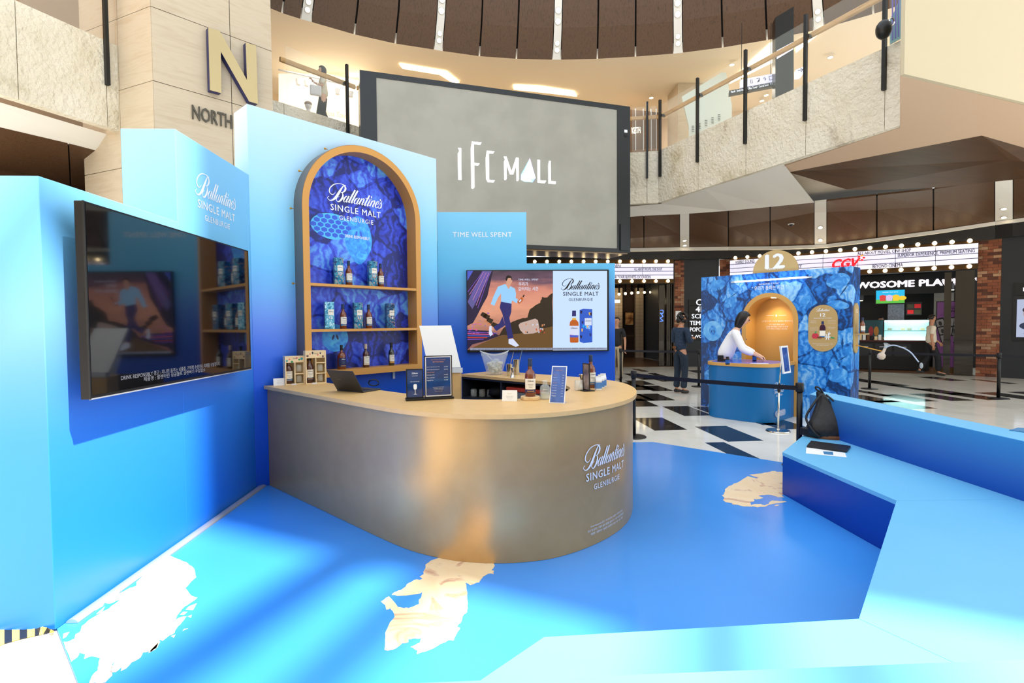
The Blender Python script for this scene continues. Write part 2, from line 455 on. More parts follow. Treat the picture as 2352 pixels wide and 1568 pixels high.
# soffit between the stone and the timber band below
w1x = [(1380, 500, 575), (1447, 498, 569), (1479, 496, 568.5), (1562, 492, 567), (1583, 491, 567), (1673, 484, 566), (1769, 475, 565), (1871, 465, 562), (1898, 462, 560), (2014, 449, 546), (2144, 435, 529), (2286, 413, 508), (2326, 408, 503), (2420, 396, 490)]
w1k = [550, 547, 545, 539, 537, 522, 507, 488, 487, 482, 474, 458, 452, 440]
w1kind = ['w', 'w', 'w', 's', 'w', 'w', 'w', 's', 'w', 'w', 'w', 's', 'w']
FASC = [((1.0, 18.55), (7.05, 18.56), -9e9, 1560), ((7.05, 18.56), (8.57, 18.2), 1560, 1683), ((8.57, 18.2), (13.85, 14.25), 1683, 2290), ((14.0, 14.1), (15.1, 12.3), 2290, 9e9)]
def on_fascia(px, py, off):
    for a, b, x0, x1 in FASC:
        if x0 <= px < x1:
            d = Vector((b[0]-a[0], b[1]-a[1], 0)).normalized(); n = Vector((-d.y, d.x, 0)); n = n if n.y < 0 else -n
            return onP(px, py, Vector((a[0], a[1], 0))+n*off, n)
top1 = [G(x, a, 4.95) for x, a, b in w1x]; bot1 = [on_fascia(x, b, 0.16) for x, a, b in w1x]
def between(p, q, px, py):   # point near the line p-q seen at the pixel
    d = Vector(ray(px, py)); m = p.lerp(q, 0.5); t = math.hypot(m.x, m.y)/math.hypot(d.x, d.y); v = Vector(CAM)+d*t; return v
kin1 = [between(top1[i], bot1[i], w1x[i][0], w1k[i]) for i in range(len(w1x))]
band1 = thing('wall_lower_band', None, None, (9, 15, 4.2), kind='structure')
M_seam = mat('dark_seam', (18, 14, 12), 0.8)
def facet(name, pts_a, pts_b, m, parent, gap=0.0, th=0.05):
    """quad strip between two lists of points, with a thickness pushed away from the atrium"""
    A = [Vector(p) for p in pts_a]; B = [Vector(p) for p in pts_b]
    if gap:
        A2 = [a.lerp(b, gap/(a-b).length) for a, b in zip(A, B)]; B2 = [b.lerp(a, gap/(a-b).length) for a, b in zip(A, B)]; A, B = A2, B2
    n = len(A); mid = sum(A+B, Vector())/(2*n)
    nn = (B[0]-A[0]).cross(A[1]-A[0]).normalized()
    if nn.dot(mid-Vector((CEN.x, CEN.y, mid.z-2))) < 0: nn = -nn
    V = [tuple(p) for p in A+B]+[tuple(p+nn*th) for p in A+B]
    Fc = []
    for i in range(n-1):
        Fc += [(i, i+1, n+i+1, n+i), (2*n+i, 3*n+i, 3*n+i+1, 2*n+i+1)]
    for i in range(n-1): Fc += [(i, 2*n+i, 2*n+i+1, i+1), (n+i, n+i+1, 3*n+i+1, 3*n+i)]
    Fc += [(0, n, 3*n, 2*n), (n-1, 3*n-1, 4*n-1, 2*n-1)]
    return mk(name, (V, Fc), m, parent)
for i in range(len(w1x)-1):
    a = [top1[i], kin1[i], bot1[i]]; b = [top1[i+1], kin1[i+1], bot1[i+1]]
    if w1kind[i] == 'w': facet('timber_panel', a, b, M_wood, band1, 0.018)
    else: facet('light_strip', a, b, M_white, band1, 0.0)
off = lambda P, d, dz=0: [p+(Vector((p.x, p.y, 0))-CEN).normalized()*d+Vector((0, 0, dz)) for p in P]
for i in range(len(w1x)-1):
    facet('backing', off([top1[i], kin1[i], bot1[i]], .1), off([top1[i+1], kin1[i+1], bot1[i+1]], .1), M_seam, band1)
# pale soffit strip above the band and the pale trim and black fascia below it
sb = [G(1447, 474, ZB), G(1517, 468, ZB), G(1620, 434, ZB), G(1720, 403, ZB), G(1800, 377, ZB)]
mk('soffit', ([tuple(p) for p in sb]+[tuple(p) for p in [top1[1], top1[3], top1[5], top1[6], top1[7]]], [(i, i+1, i+6, i+5) for i in range(4)]), M_white, band1)
mk('soffit', ([tuple(p) for p in [Vector((-0.5, 16.4, ZB)), sb[0], top1[1], Vector((-1.5, 17.0, 4.95))]], [(0, 1, 2, 3)]), M_white, band1)
tb = [on_fascia(x, b+.5, .17) for x, a, b in w1x]; tb2 = [on_fascia(x, b+8, .19) for x, a, b in w1x]; tb3 = [on_fascia(x, b+8, .14) for x, a, b in w1x]
for i in range(len(tb)-1):
    facet('pale_trim', [tb[i], tb2[i]], [tb[i+1], tb2[i+1]], M_white, band1)
    facet('black_fascia', [tb3[i], Vector((tb3[i].x, tb3[i].y, 3.84))], [tb3[i+1], Vector((tb3[i+1].x, tb3[i+1].y, 3.84))], M_blackpaint, band1)
# dark facets of the soffit on the right, peach slab and cream fascia of the bridge above
bridge = thing('wall_bridge', None, None, (9, 9, ZB), kind='structure')
pe = [G(2067, 172, ZB), G(2352, 240, ZB), G(2560, 288, ZB), G(2560, 392, ZB), G(2352, 338, ZB), G(2255, 310, ZB), G(1810, 395, ZB), G(1797, 382, ZB), G(2067, 292, ZB)]
mk('soffit_slab', vprism([tuple(p) for p in pe], ZB-0.01, ZB+0.25), M_peach, bridge)
a, b2 = G(2067, 172, ZB), G(2560, 288, ZB)
d = (b2-a).normalized(); nb = Vector((-d.y, d.x, 0))
topz = 9.5
mk('fascia', vprism([tuple(a-nb*.002), tuple(b2-nb*.002), tuple(b2-nb*0.06), tuple(a-nb*0.06)], ZB-0.012, 7.55), M_cream, bridge)
e1 = [G(1810, 395, ZB), G(2255, 310, ZB), G(2352, 338, ZB), G(2560, 392, ZB)]
e2 = [G(1945, 435, 4.92), G(2318, 366, 5.02), G(2352, 372, 5.02), G(2560, 420, 5.02)]
e3 = [G(2010, 437, 4.9), G(2160, 430, 4.9), G(2352, 410, 4.9), G(2560, 392, 4.88)]
mk('bronze_facet', ([tuple(p) for p in e1+e2], [(0, 1, 5, 4), (1, 2, 6, 5), (2, 3, 7, 6)]), M_wood2, bridge)
mk('bronze_facet', ([tuple(p) for p in e2+e3], [(0, 1, 5, 4), (1, 2, 6, 5), (2, 3, 7, 6)]), M_wood2, bridge)
# left: soffit and timber band under the stone
lt = [G(-60, 278, 4.95), G(157, 330, 4.95), G(268, 358, 4.95)]; lk = [G(-60, 375, 4.5), G(162, 424, 4.5), G(268, 448, 4.5)]; lb = [G(-60, 520, 3.2), G(162, 560, 3.2), G(268, 580, 3.2)]
band2 = thing('wall_left_band', None, None, (-8, 10, 3.2), kind='structure')
facet('timber_panel', [lt[0], lk[0], lb[0]], [lt[1], lk[1], lb[1]], M_wood, band2, 0.012)
facet('timber_panel', [lt[1], lk[1], lb[1]], [lt[2], lk[2], lb[2]], M_wood, band2, 0.012)
facet('backing', off([lt[0], lk[0], lb[0]], .1), off([lt[2], lk[2], lb[2]], .1), M_seam, band2)
mk('soffit', ([tuple(p) for p in [G(-60, 217, ZB), G(275, 317, ZB), lt[2], lt[0]]], [(0, 1, 2, 3)]), M_white, band2)

# posts, glass panes and handrail of the level 2 balustrade
rail = thing('balustrade', 'glass balustrade with black posts and an oak handrail above the pale stone parapet', 'balustrade', (3, 15, ZT))
def segrail(P, cols, ends=True):
    """P: plan line (list of two), posts at the given pixel columns"""
    a, b = P; ts = sorted(xcut(a, b, c) for c in cols); d = (b-a).normalized(); n = Vector((-d.y, d.x, 0))
    if n.dot(CEN-a) < 0: n = -n
    pts = [a.lerp(b, t) for t in ts]
    for p in pts:
        T = frame(p+n*0.035, d if d.cross(n).z > 0 else -d, n)
        mk('post', vbox(-.03, .03, -.035, .035, -0.8, 1.45), M_steelblk, rail, T)
        mk('bracket', vbox(-.02, .02, -.18, -.035, .98, 1.05), M_steelblk, rail, T)
    run = ([a] if ends else [])+pts+([b] if ends else [])
    run.sort(key=lambda p: (p-a).length)
    for i in range(len(run)-1):
        p, q = run[i], run[i+1]; L = (q-p).length
        if L < 0.15: continue
        T = frame(p, d if (q-p).dot(d) > 0 else -d, Vector((0, 0, 1)))
        mk('pane', vbox(0.06, L-0.06, 0.0, 1.33, -.006, .006), M_glass, rail, T)
    p, q = a-n*0.16, b-n*0.16
    T = frame(p+Vector((0, 0, 1.06)), q-p, Vector((0, 0, 1)))
    mk('handrail', vbox(0, (q-p).length, -.055, .055, -.035, .035), M_oak, rail, T, bev=0.015)
segrail([stoneR[1], stoneR[0]], [2034, 1852, 1714, 1604, 1518])
segrail([stoneM[1], stoneM[0]], [1486])
segrail([stoneM[2], stoneM[1]], [])
segrail([stoneM[3], stoneM[2]], [])
segrail([stoneM[4], stoneM[3]], [797])
segrail([stoneL[1], stoneL[0]], [241])

# ------------------------------------------------------------------ level 2 floor, back wall, ceiling, timber band of level 3
w3 = [(560, -6), (648, 30), (692, 44), (714, 50), (814, 79), (908, 100), (998, 114), (1015, 117), (1101, 129), (1186, 135), (1270, 137), (1287, 137), (1372, 135), (1459.5, 130), (1548, 123), (1567, 121), (1660, 109), (1762, 92), (1870, 70), (1892, 65), (2006, 32), (2120, -5), (2230, -45)]
k3 = 'wwswwwswwwswwwswwwswww'
Z3 = 9.6
b3 = [G(x, y, Z3) for x, y in w3]
C3 = Vector((2.2, 7.0, 0))
def inn(p, d, z):
    v = (Vector((p.x, p.y, 0))-C3).normalized(); return Vector((p.x, p.y, 0))-v*d+Vector((0, 0, z))
prof3 = [(0.0, Z3), (0.30, 10.38), (0.42, 10.84), (0.9, 13.2)]
band3 = thing('wall_upper_band', None, None, (2.2, 15.5, Z3), kind='structure')
strip_pts = []
for i in range(len(w3)-1):
    A = [inn(b3[i], d_, z_) for d_, z_ in prof3]; B = [inn(b3[i+1], d_, z_) for d_, z_ in prof3]
    if k3[i] == 's':
        facet('light_strip', A, B, M_white, band3); strip_pts.append((A, B))
    else: facet('timber_panel', A, B, M_wood, band3, 0.025)
    facet('backing', [inn(b3[i], d_-.12, z_) for d_, z_ in prof3], [inn(b3[i+1], d_-.12, z_) for d_, z_ in prof3], M_seam, band3)
ceil2 = thing('ceiling', None, None, (2, 18, Z3), kind='structure')
out = [inn(p, -7.0, 0) for p in b3]
M_ceil2 = mat('warm_ceiling', (238, 228, 210), 0.7)
mk('ceiling_slab', (lambda n: ([(p.x, p.y, Z3) for p in b3]+[(p.x, p.y, Z3) for p in out]+[(p.x, p.y, Z3+.3) for p in b3]+[(p.x, p.y, Z3+.3) for p in out],
    [(i, i+1, n+i+1, n+i) for i in range(n-1)]+[(2*n+i, 3*n+i, 3*n+i+1, 2*n+i+1) for i in range(n-1)]+[(i, 2*n+i, 2*n+i+1, i+1) for i in range(n-1)]))(len(b3)), M_ceil2, ceil2)
wall2 = thing('wall_gallery', None, None, (2, 20, ZT), kind='structure')
M_gal = mat('gallery_wall', (224, 206, 180), 0.7)
g2 = [inn(p, -5.2, 0) for p in b3]
for i in range(0, len(g2)-2, 2):
    wallband('wall_panel', g2[i], g2[i+2], ZT-0.1, Z3, 0.15, M_gal, wall2)
fl2 = [Vector((p.x, p.y, 0)) for p in [Vector((8.2, 9.4, 0)), *[Vector((p.x, p.y, 0)) for p in (stoneR[1], stoneM[1], stoneM[2], stoneM[3], stoneM[4], stoneM[5])]]]
outer = [Vector((14, 16, 0)), Vector((9, 21, 0)), Vector((5, 22.5, 0)), Vector((0, 22.5, 0)), Vector((-6, 20, 0)), Vector((-8.5, 18, 0)), Vector((-10, 14, 0))]
n = len(fl2)
flo2 = thing('floor_gallery', None, None, (2, 18, 6.2), kind='structure')
V = [(p.x, p.y, ZT-.06) for p in fl2+outer]+[(p.x, p.y, ZB+.04) for p in fl2+outer]
mk('floor_slab', (V, [(i, i+1, n+i+1, n+i) for i in range(n-1)]+[(2*n+i, 3*n+i, 3*n+i+1, 2*n+i+1) for i in range(n-1)]), M_limes, flo2)
# limestone pillar with bronze letters
PIL = [(-7.75, 10.53), (-5.85, 9.6), (-4.37, 11.08), (-5.4, 12.6), (-7.4, 12.4)]
pil = thing('column', 'tall limestone clad column carrying a big bronze letter N', 'column', (-5.9, 11, 0))
mk('core', vprism([(x*0.985-0.085, y*0.985+0.17) for x, y in PIL], 0, 13), M_seam, pil)
pa, pb, pc = [Vector((x, y, 0)) for x, y in PIL[:3]]
nA = Vector((pb.y-pa.y, -(pb.x-pa.x), 0)).normalized(); nA = nA if nA.y < 0 else -nA
nB = Vector((pc.y-pb.y, -(pc.x-pb.x), 0)).normalized(); nB = nB if nB.y < 0 else -nB
def faceZ(px, py, p, n): return onP(px, py, p, n).z
zj = [0.0, 0.9]+[faceZ(394, yy, pb, nB) for yy in (557, 377, 197, 32, -133)]
zj = [0.0]+sorted(zj[2:])+[13.0]
def clad(a, b, n, fracs):
    for r in range(len(zj)-1):
        for f0, f1 in zip(fracs[:-1], fracs[1:]):
            p, q = a.lerp(b, f0), a.lerp(b, f1); L = (q-p).length; e = 0.006
            T = frame(p, q-p, Vector((0, 0, 1)))
            mk('stone_slab', vbox(e, L-e, zj[r]+e, zj[r+1]-e, -0.06, 0.0) if T.col[2].xyz.dot(n) > 0 else vbox(e, L-e, zj[r]+e, zj[r+1]-e, 0.0, 0.06), M_limes, pil, T)
clad(pa, pb, nA, [0, .55, 1]); clad(pb, pc, nB, [0, .62, 1])
M_bronze = mat('polished_brass', (206, 190, 150), 0.08, 1.0)
M_navy = mat('navy_edge', (28, 34, 92), 0.4)
M_darkltr = mat('dark_bronze', (92, 88, 80), 0.35, 0.7)
def onB(px, py, off=0.0): return onP(px, py, pb+nB*off, nB)
Npx = [(478, 63), (504, 71), (567, 184), (564, 98), (588, 105), (592, 239), (572, 233), (507, 119), (508, 214), (482, 207)]
bx = (pc-pb).normalized(); TN = frame(pb+nB*0.02, bx, Vector((0, 0, 1)))
TNi = TN.inverted()
npoly = [(TNi @ onB(x, y, 0.14)).xy for x, y in Npx]
sgn = 1 if TN.col[2].xyz.dot(nB) > 0 else -1
mk('letter_body', vprism(npoly, 0.0, 0.12*sgn), M_navy, pil, TN)
mk('letter_face', vprism(npoly, 0.12*sgn, 0.128*sgn), M_bronze, pil, TN)
c0, c1 = onB(441, 262), onB(531, 278)
Tt = frame(onB(502, 268, 0.005), bx if sgn > 0 else -bx, Vector((0, 0, 1)))
text('lettering', 'NORTH', M_darkltr, pil, frame(onB(441, 257, 0.01), bx, Vector((0, 0, 1))), w=(c1-c0).length, h=0.26, align='L', bold=0.02, depth=0.02)

# the hall closes behind the camera: limestone wall with openings, and the gallery wall on the far left
wall_rear = thing('wall_rear', None, None, (0, -9, 0), kind='structure')
M_hall = mat('hall_wall', (196, 180, 156), 0.7)
for x0, x1 in ((-17, -9), (-9, -2), (-2, 5), (5, 12), (12, 19)):
    mk('wall_panel', vbox(x0+.01, x1-.01, -9.3, -9.0, 0, 9.0), M_hall, wall_rear)
wall_far = thing('wall_left', None, None, (-12, 8, 0), kind='structure')
mk('wall_panel', vprism([(-11.2, 4.0), (-10.9, 4.0), (-8.6, 15.5), (-8.9, 15.5)], 5.2, 10.5), mat('peach_wall', (206, 172, 140), .7), wall_far)
mk('wall_panel', vprism([(-12.8, -9.0), (-12.5, -9.0), (-10.9, 4.0), (-11.2, 4.0)], 0, 10.5), M_hall, wall_far)

# ================================================================== BRANDED BOOTH
BLUES = [(0.0, (0, 70, 196)), (0.85, (8, 84, 208)), (1.15, (40, 110, 226)), (1.5, (104, 146, 240)), (1.85, (112, 196, 246)), (2.3, (128, 208, 250)), (2.9, (168, 222, 252)), (3.7, (200, 228, 252))]
M_tvwall = grad('printed_blue_gradient_a', [(0.0, (30, 120, 228)), (0.5, (36, 128, 234)), (1.0, (46, 134, 236)), (1.35, (84, 144, 240)), (1.65, (116, 164, 246)), (1.95, (112, 190, 244)), (2.35, (122, 198, 246)), (3.1, (136, 202, 246))])
M_archwall = grad('printed_blue_gradient_b', [(0.0, (0, 72, 196)), (1.0, (12, 92, 216)), (1.35, (58, 116, 234)), (1.65, (108, 152, 246)), (1.95, (116, 186, 250)), (2.35, (112, 208, 252)), (3.0, (164, 222, 254)), (3.75, (196, 224, 252))], rough=0.45)
M_rearwall = grad('printed_blue_gradient_c', [(0.0, (0, 74, 192)), (1.2, (0, 82, 202)), (1.55, (24, 104, 214)), (1.85, (88, 142, 232)), (2.15, (96, 184, 238)), (2.5, (96, 196, 242)), (3.05, (136, 208, 246))], rough=0.45)
M_vinyl = noisy('blue_vinyl_floor', [(0.4, (60, 144, 232)), (0.6, (66, 150, 238))], 0.6, 0.2, 3)
M_bench = noisy('light_blue_laminate', [(0.4, (106, 186, 236)), (0.6, (112, 190, 238))], 0.8, 0.4, 3)
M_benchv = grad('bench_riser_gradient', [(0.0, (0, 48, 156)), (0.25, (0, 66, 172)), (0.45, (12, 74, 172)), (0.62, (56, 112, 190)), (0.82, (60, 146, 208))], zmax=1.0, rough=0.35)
M_gold = noisy('gold_laminate', [(0.4, (220, 180, 120)), (0.6, (224, 184, 124))], 12, 0.42, 3)
M_goldbody = noisy('brushed_gold_panel', [(0.4, (196, 158, 104)), (0.6, (200, 162, 108))], 6, 0.3, 3, metal=0.42)
M_goldframe = mat('gold_frame', (206, 150, 76), 0.4, 0.15)
M_sidereflect = mat('frame_side_reflection', (120, 110, 104), 0.35, 0.35)
M_alu = mat('aluminium', (206, 210, 216), 0.42, 0.7)
M_black = mat('black_plastic', (16, 16, 18), 0.35)
M_screenoff = mat('dark_glass_screen', (6, 7, 10), 0.06, coat=0.6, spec=0.8)
M_print = mat('white_print', (236, 242, 250), 0.5)
PLZ = 0.0136
platform = mk('platform', vprism([(-2.3, 2.82), (-0.7, 1.22), (-0.7, 0.6), (4.1, 0.6), (4.1, 4.92), (2.17, 6.83), (-0.64, 6.83), (-2.289, 5.18)], 0.0, 0.012), M_vinyl,
    label='glossy blue vinyl platform floor printed with sandy coloured land shapes', cat='platform')
M_land = noisy('sandy_map_print', [(0.36, (242, 214, 170)), (0.56, (246, 222, 182)), (0.64, (206, 160, 132)), (0.70, (238, 208, 166))], 2.6, 0.3, 9, 2.2)
def land(px, **k):
    pts = [G(x, y, 0.0128) for x, y in px]
    return mk('map_print', vsheet(pts), M_land, platform)
def jag(px, amp=2.0, n=3, seed=1):
    rnd = random.Random(seed); out = []
    for i in range(len(px)):
        a, b = px[i], px[(i+1) % len(px)]; L = math.hypot(b[0]-a[0], b[1]-a[1]); out.append(a)
        m = min(n, int(L/7))
        for k in range(1, m+1):
            t = k/(m+1); nx, ny = -(b[1]-a[1])/L, (b[0]-a[0])/L; r = rnd.uniform(-1, 1)*amp
            out.append((a[0]+(b[0]-a[0])*t+nx*r, a[1]+(b[1]-a[1])*t+ny*r))
    return out
def cz(px, x0, y0, s): return [(x0+x/s, y0+y/s) for x, y in px]
s6 = 6.273
land(jag(cz([(805,110),(735,165),(735,215),(705,270),(710,300),(650,340),(690,370),(570,385),(490,430),(450,480),(380,530),(290,560),(245,600),(330,615),(520,600),(660,580),(690,560),(680,620),(640,670),(645,730),(520,780),(430,790),(340,775),(210,620),(95,695),(155,745),(170,812),(230,795),(260,830),(290,915),(250,965),(205,1040),(155,1150),(155,1290),(145,1390),(190,1405),(310,1370),(400,1295),(490,1280),(490,1240),(600,1230),(680,1225),(655,1290),(570,1330),(520,1350),(620,1400),(610,1455),(720,1420),(900,1340),(1070,1250),(1140,1260),(1200,1130),(1235,1080),(1190,1060),(1245,1000),(1290,880),(1335,850),(1340,760),(1335,620),(1325,460),(1310,425),(1380,460),(1510,420),(1570,335),(1640,295),(1720,300),(1725,250),(1685,245),(1735,178),(1700,100),(1400,20),(1000,40)], 860, 1270, s6), 1.2, 2, 3))
land(jag(cz([(760,700),(760,700)], 860, 1270, s6)+[], 0) if False else cz([(1090,148),(1040,215),(1100,195),(1190,158)], 860, 1270, s6)) if False else None
s7 = 5.091
land(jag(cz([(1230,65),(1290,85),(1390,125),(1475,160),(1560,235),(1582,330),(1500,410),(1455,455),(1500,520),(1530,550),(1595,570),(1500,640),(1430,690),(1380,750),(1330,830),(1400,800),(1470,790),(1420,850),(1345,940),(1330,980),(1240,1035),(1190,1075),(1140,1060),(1160,1090),(1130,1150),(1060,1200),(960,1210),(930,1270),(820,1330),(760,1400),(700,1430),(720,1380),(640,1440),(580,1440),(590,1390),(650,1290),(600,1350),(590,1440),(600,1480),(520,1560),(330,1568),(360,1490),(430,1420),(440,1330),(460,1280),(360,1255),(270,1285),(285,1235),(215,1215),(190,1270),(120,1320),(30,1085),(100,1080),(160,1050),(170,1000),(230,960),(245,900),(330,830),(460,755),(550,705),(690,595),(570,640),(520,630),(490,670),(400,720),(270,770),(380,690),(480,600),(650,535),(780,470),(880,430),(880,390),(970,300),(1095,200),(1085,175),(1110,150)], 140, 1260, s7), 1.0, 2, 5))
for isl in ([(1590,635),(1545,715),(1460,710),(1500,670)], [(1480,735),(1440,770),(1390,770),(1430,735)], [(1530,770),(1520,805),(1480,790)], [(1490,930),(1420,960),(1440,935)], [(1340,1000),(1320,1040),(1285,1020)], [(515,672),(480,740),(410,765),(440,735)], [(1145,1090),(1110,1170),(1020,1220),(1070,1160)], [(100,970),(60,1030),(20,1050),(30,990)]):
    land(cz(isl, 140, 1260, s7))
s4 = 13.067
land(jag(cz([(2035,175),(1880,170),(1840,148),(1740,148),(1600,185),(1350,225),(1200,240),(1060,262),(1200,315),(1320,350),(1280,365),(1180,345),(1020,300),(900,370),(800,440),(680,505),(600,520),(540,570),(430,610),(330,690),(330,760),(300,810),(305,840),(235,880),(310,950),(270,1020),(340,1080),(450,1095),(540,1110),(545,1150),(700,1160),(860,1205),(1060,1215),(1180,1210),(1300,1240),(1400,1220),(1530,1220),(1640,1165),(1760,1135),(2040,1100),(2190,1072),(2110,1045),(1960,1050),(1760,1030),(1660,1080),(1640,1130),(1520,1175),(1400,1135),(1200,1140),(1120,1170),(1090,1080),(1200,1060),(1215,1035),(1190,980),(1280,1000),(1380,990),(1485,945),(1330,890),(1440,870),(1640,860),(1800,890),(1920,935),(2115,940),(2035,880),(2300,700),(2250,300)], 1640, 1070, s4), 0.5, 2, 9))
land(cz([(1805,1195),(1860,1160),(1955,1155),(1935,1190)], 1640, 1070, s4))

X0, YT, YM, YB = -2.289, 2.80, 4.00, 5.178
tvwall = thing('display_backdrop', 'low sky blue display wall panel with the dark television', 'display wall', (X0, 3.4, PLZ), kind='thing')
mk('panel', vbox(X0-0.39, X0, YT, YM, PLZ, 2.376), M_tvwall, tvwall, bev=0.004)
midwall = thing('display_backdrop', 'middle height light blue display wall panel between the television panel and the arch wall', 'display wall', (X0, 4.6, PLZ), kind='thing')
mk('panel', vprism([(X0-0.39, YM), (X0, YM), (X0, YB), (X0-0.24, YB+0.22), (X0-0.39, YB+0.22)], PLZ, 3.054), M_tvwall, midwall, bev=0.004)
logo(midwall, frame(onX(499, 466, X0+0.002), (0, 1, 0), (0, 0, 1)), M_print, 0.66, fat=0.95)
s2 = 2**-.5
U = Vector((s2, s2, 0)); NB = Vector((s2, -s2, 0)); OB = Vector((X0, YB, 0)); ZV = Vector((0, 0, 1))
def FB(u=0, z=0, off=0.0): return frame(OB+U*u+NB*off+ZV*z, U, ZV)     # plane of the arch wall, facing the room
def Bp(px, py, off=0.0):
    p = onP(px, py, OB+NB*off, NB); return (p-OB).dot(U), p.z
archwall = thing('display_backdrop', 'tallest pale blue display wall panel holding the gold framed arch shelf', 'display wall', OB+U*1.16+ZV*PLZ, kind='thing')
mk('panel', vbox(0, 2.318, PLZ, 3.725, -0.33, 0), M_archwall, archwall, FB(), bev=0.004)
rear = thing('display_backdrop', 'stepped blue display wall panel reading TIME WELL SPENT with a lit television', 'display wall', (0.5, 6.9, PLZ), kind='thing')
YR = 6.83
mk('panel', vprism([(-0.65, PLZ), (1.668, PLZ), (1.668, 2.386), (0.505, 2.386), (0.505, 3.05), (-0.65, 3.05)], 0, 0.3), M_rearwall, rear, Matrix(((1, 0, 0, 0), (0, 0, 1, YR), (0, 1, 0, 0), (0, 0, 0, 1))), bev=0.004)
pt = onY(1108, 538.5, YR-0.002)
for wd_, xa_, xb_ in (('TIME', 1040, 1077), ('WELL', 1082.5, 1121), ('SPENT', 1126.5, 1176)):
    pa_, pb_ = onY(xa_, 538.5, YR-.002), onY(xb_, 538.5, YR-.002)
    text('lettering', wd_, M_print, rear, frame((pa_+pb_)/2, (1, 0, 0), ZV), w=(pb_-pa_).length, h=0.062, bold=0.014, space=1.1)
# ---- dark television on its bracket
XTV = X0+0.16
tv = thing('television', 'large dark wall television with reflections hanging on the low blue panel', 'television', (XTV, 3.83, 1.2))
tl_, br_ = onX(191, 463, XTV), onX(577.4, 845.6, XTV)
ty0, ty1, tz0, tz1 = tl_.y, br_.y, 1.214, 2.27
mk('casing', vbox(XTV-0.05, XTV, ty0, ty1, tz0, tz1), M_black, tv, bev=0.004)
mk('screen', vbox(XTV-0.002, XTV+0.002, ty0+.012, ty1-.012, tz0+.022, tz1-.012), M_screenoff, tv)
mk('bracket', vbox(X0, XTV-.05, (ty0+ty1)/2-.3, (ty0+ty1)/2+.3, tz0+.3, tz1-.3), M_steelblk, tv)
mk('edge_trim', vbox(XTV-.006, XTV+.003, ty0-.002, ty0+.004, tz0, tz1), M_steelblk, tv)
mk('edge_trim', vbox(XTV-.006, XTV+.003, ty0, ty1, tz0-.002, tz0+.005), M_alu, tv)
M_tvtext = mat('dim_screen_text', (90, 92, 98), 0.4, emit=(96, 98, 104), es=0.6)
text('caption', 'DRINK RESPONSIBLY 경고 : 지나친 음주는 뇌졸중, 기억력 손상이나 치매를 유발합니다.', M_tvtext, tv, frame(onX(278, 868, XTV+.004), (0, 1, 0), ZV), w=1.12, h=0.032, align='L')
text('caption', '제품명 : 발렌타인 싱글몰트 글렌버기 수입업소', M_tvtext, tv, frame(onX(330, 871, XTV+.004), (0, 1, 0), ZV), w=0.7, h=0.028, align='L')
# ---- cable duct along the wall foot and up the counter corner
duct = thing('cable_duct', 'half round aluminium cable duct along the foot of the blue wall', 'cable duct', (X0+.03, 4.0, PLZ))
def halfround(L, r=0.032, h=0.02):
    prof = [(r*math.cos(math.pi*k/8), h*math.sin(math.pi*k/8)) for k in range(9)]
    v = [(0, a, b) for a, b in prof]+[(L, a, b) for a, b in prof]; n = 9
    return v, [(i, i+1, n+i+1, n+i) for i in range(n-1)]+[tuple(range(n)), tuple(range(2*n-1, n-1, -1)), (0, n, 2*n-1, n-1)]
mk('cover', halfround(5.33-2.86), M_alu, duct, frame((X0+.036, 2.86, PLZ), (0, 1, 0), (-1, 0, 0)), smooth=False)
duct2 = thing('cable_duct', 'upright white cable duct where the gold counter meets the blue wall', 'cable duct', (X0+.03, 5.32, PLZ))
M_whitepl = mat('white_plastic', (222, 226, 232), 0.4)
mk('cover', halfround(0.95, 0.028, 0.02), M_whitepl, duct2, frame((X0+.028, 5.285, PLZ+.02), (0, 0, 1), (1, -1, 0)))
mk('cable', vtube(catmull([(X0+.02, 5.30, 0.96), (X0+.02, 5.30, 1.0), (X0+.05, 5.33, 1.03), (X0+.2, 5.38, 1.035), (X0+.5, 5.4, 1.02)], 6), 0.006), M_whitepl, duct2)

# ---- bar counter: U shaped in plan, squared to the arch wall, rounded front end
CC = Vector((0.115, 4.455, 0)); AX = Vector((s2, -s2, 0))      # U: across the counter, AX: from the arch wall out to the tip
def cpt(u, b): return CC+U*u-AX*b
BEND = 1.56
body_ub = [(-1.065, 2.202), (-1.065, 1.6), (-1.065, 0.9), (-1.065, 0.3), (-1.045, -0.1), (-0.96, -0.41), (-0.85, -0.60), (-0.72, -0.75), (-0.52, -0.895), (-0.26, -0.98), (0.08, -1.01), (0.41, -0.965), (0.72, -0.84), (1.0, -0.66), (1.23, -0.44), (1.37, -0.22), (1.435, 0.05), (1.45, 0.4), (1.45, 1.0), (1.45, BEND-0.02)]
in_ub = [(-0.56, 2.2), (-0.56, 1.8), (-0.56, 1.2), (-0.55, 0.6), (-0.52, 0.2), (-0.45, -0.05), (-0.29, -0.25), (-0.08, -0.37), (0.2, -0.41), (0.42, -0.36), (0.67, -0.22), (0.84, 0.02), (0.92, 0.3), (0.92, 0.8), (0.92, BEND)]
def outline(ub, offs=0.0, n=5, endb=None):
    P = [cpt(p[0], p[1]) for p in catmull(ub, n)]
    if offs:
        Q = []
        for i, p in enumerate(P):
            d = (P[min(i+1, len(P)-1)]-P[max(i-1, 0)]).normalized(); Q.append(p+Vector((d.y, -d.x, 0))*offs)
        P = Q
    return P
def clipx(P, x):            # first point pulled onto the television wall
    d = (P[1]-P[0]).normalized(); P[0] = P[0]+d*((x-P[0].x)/d.x); return P
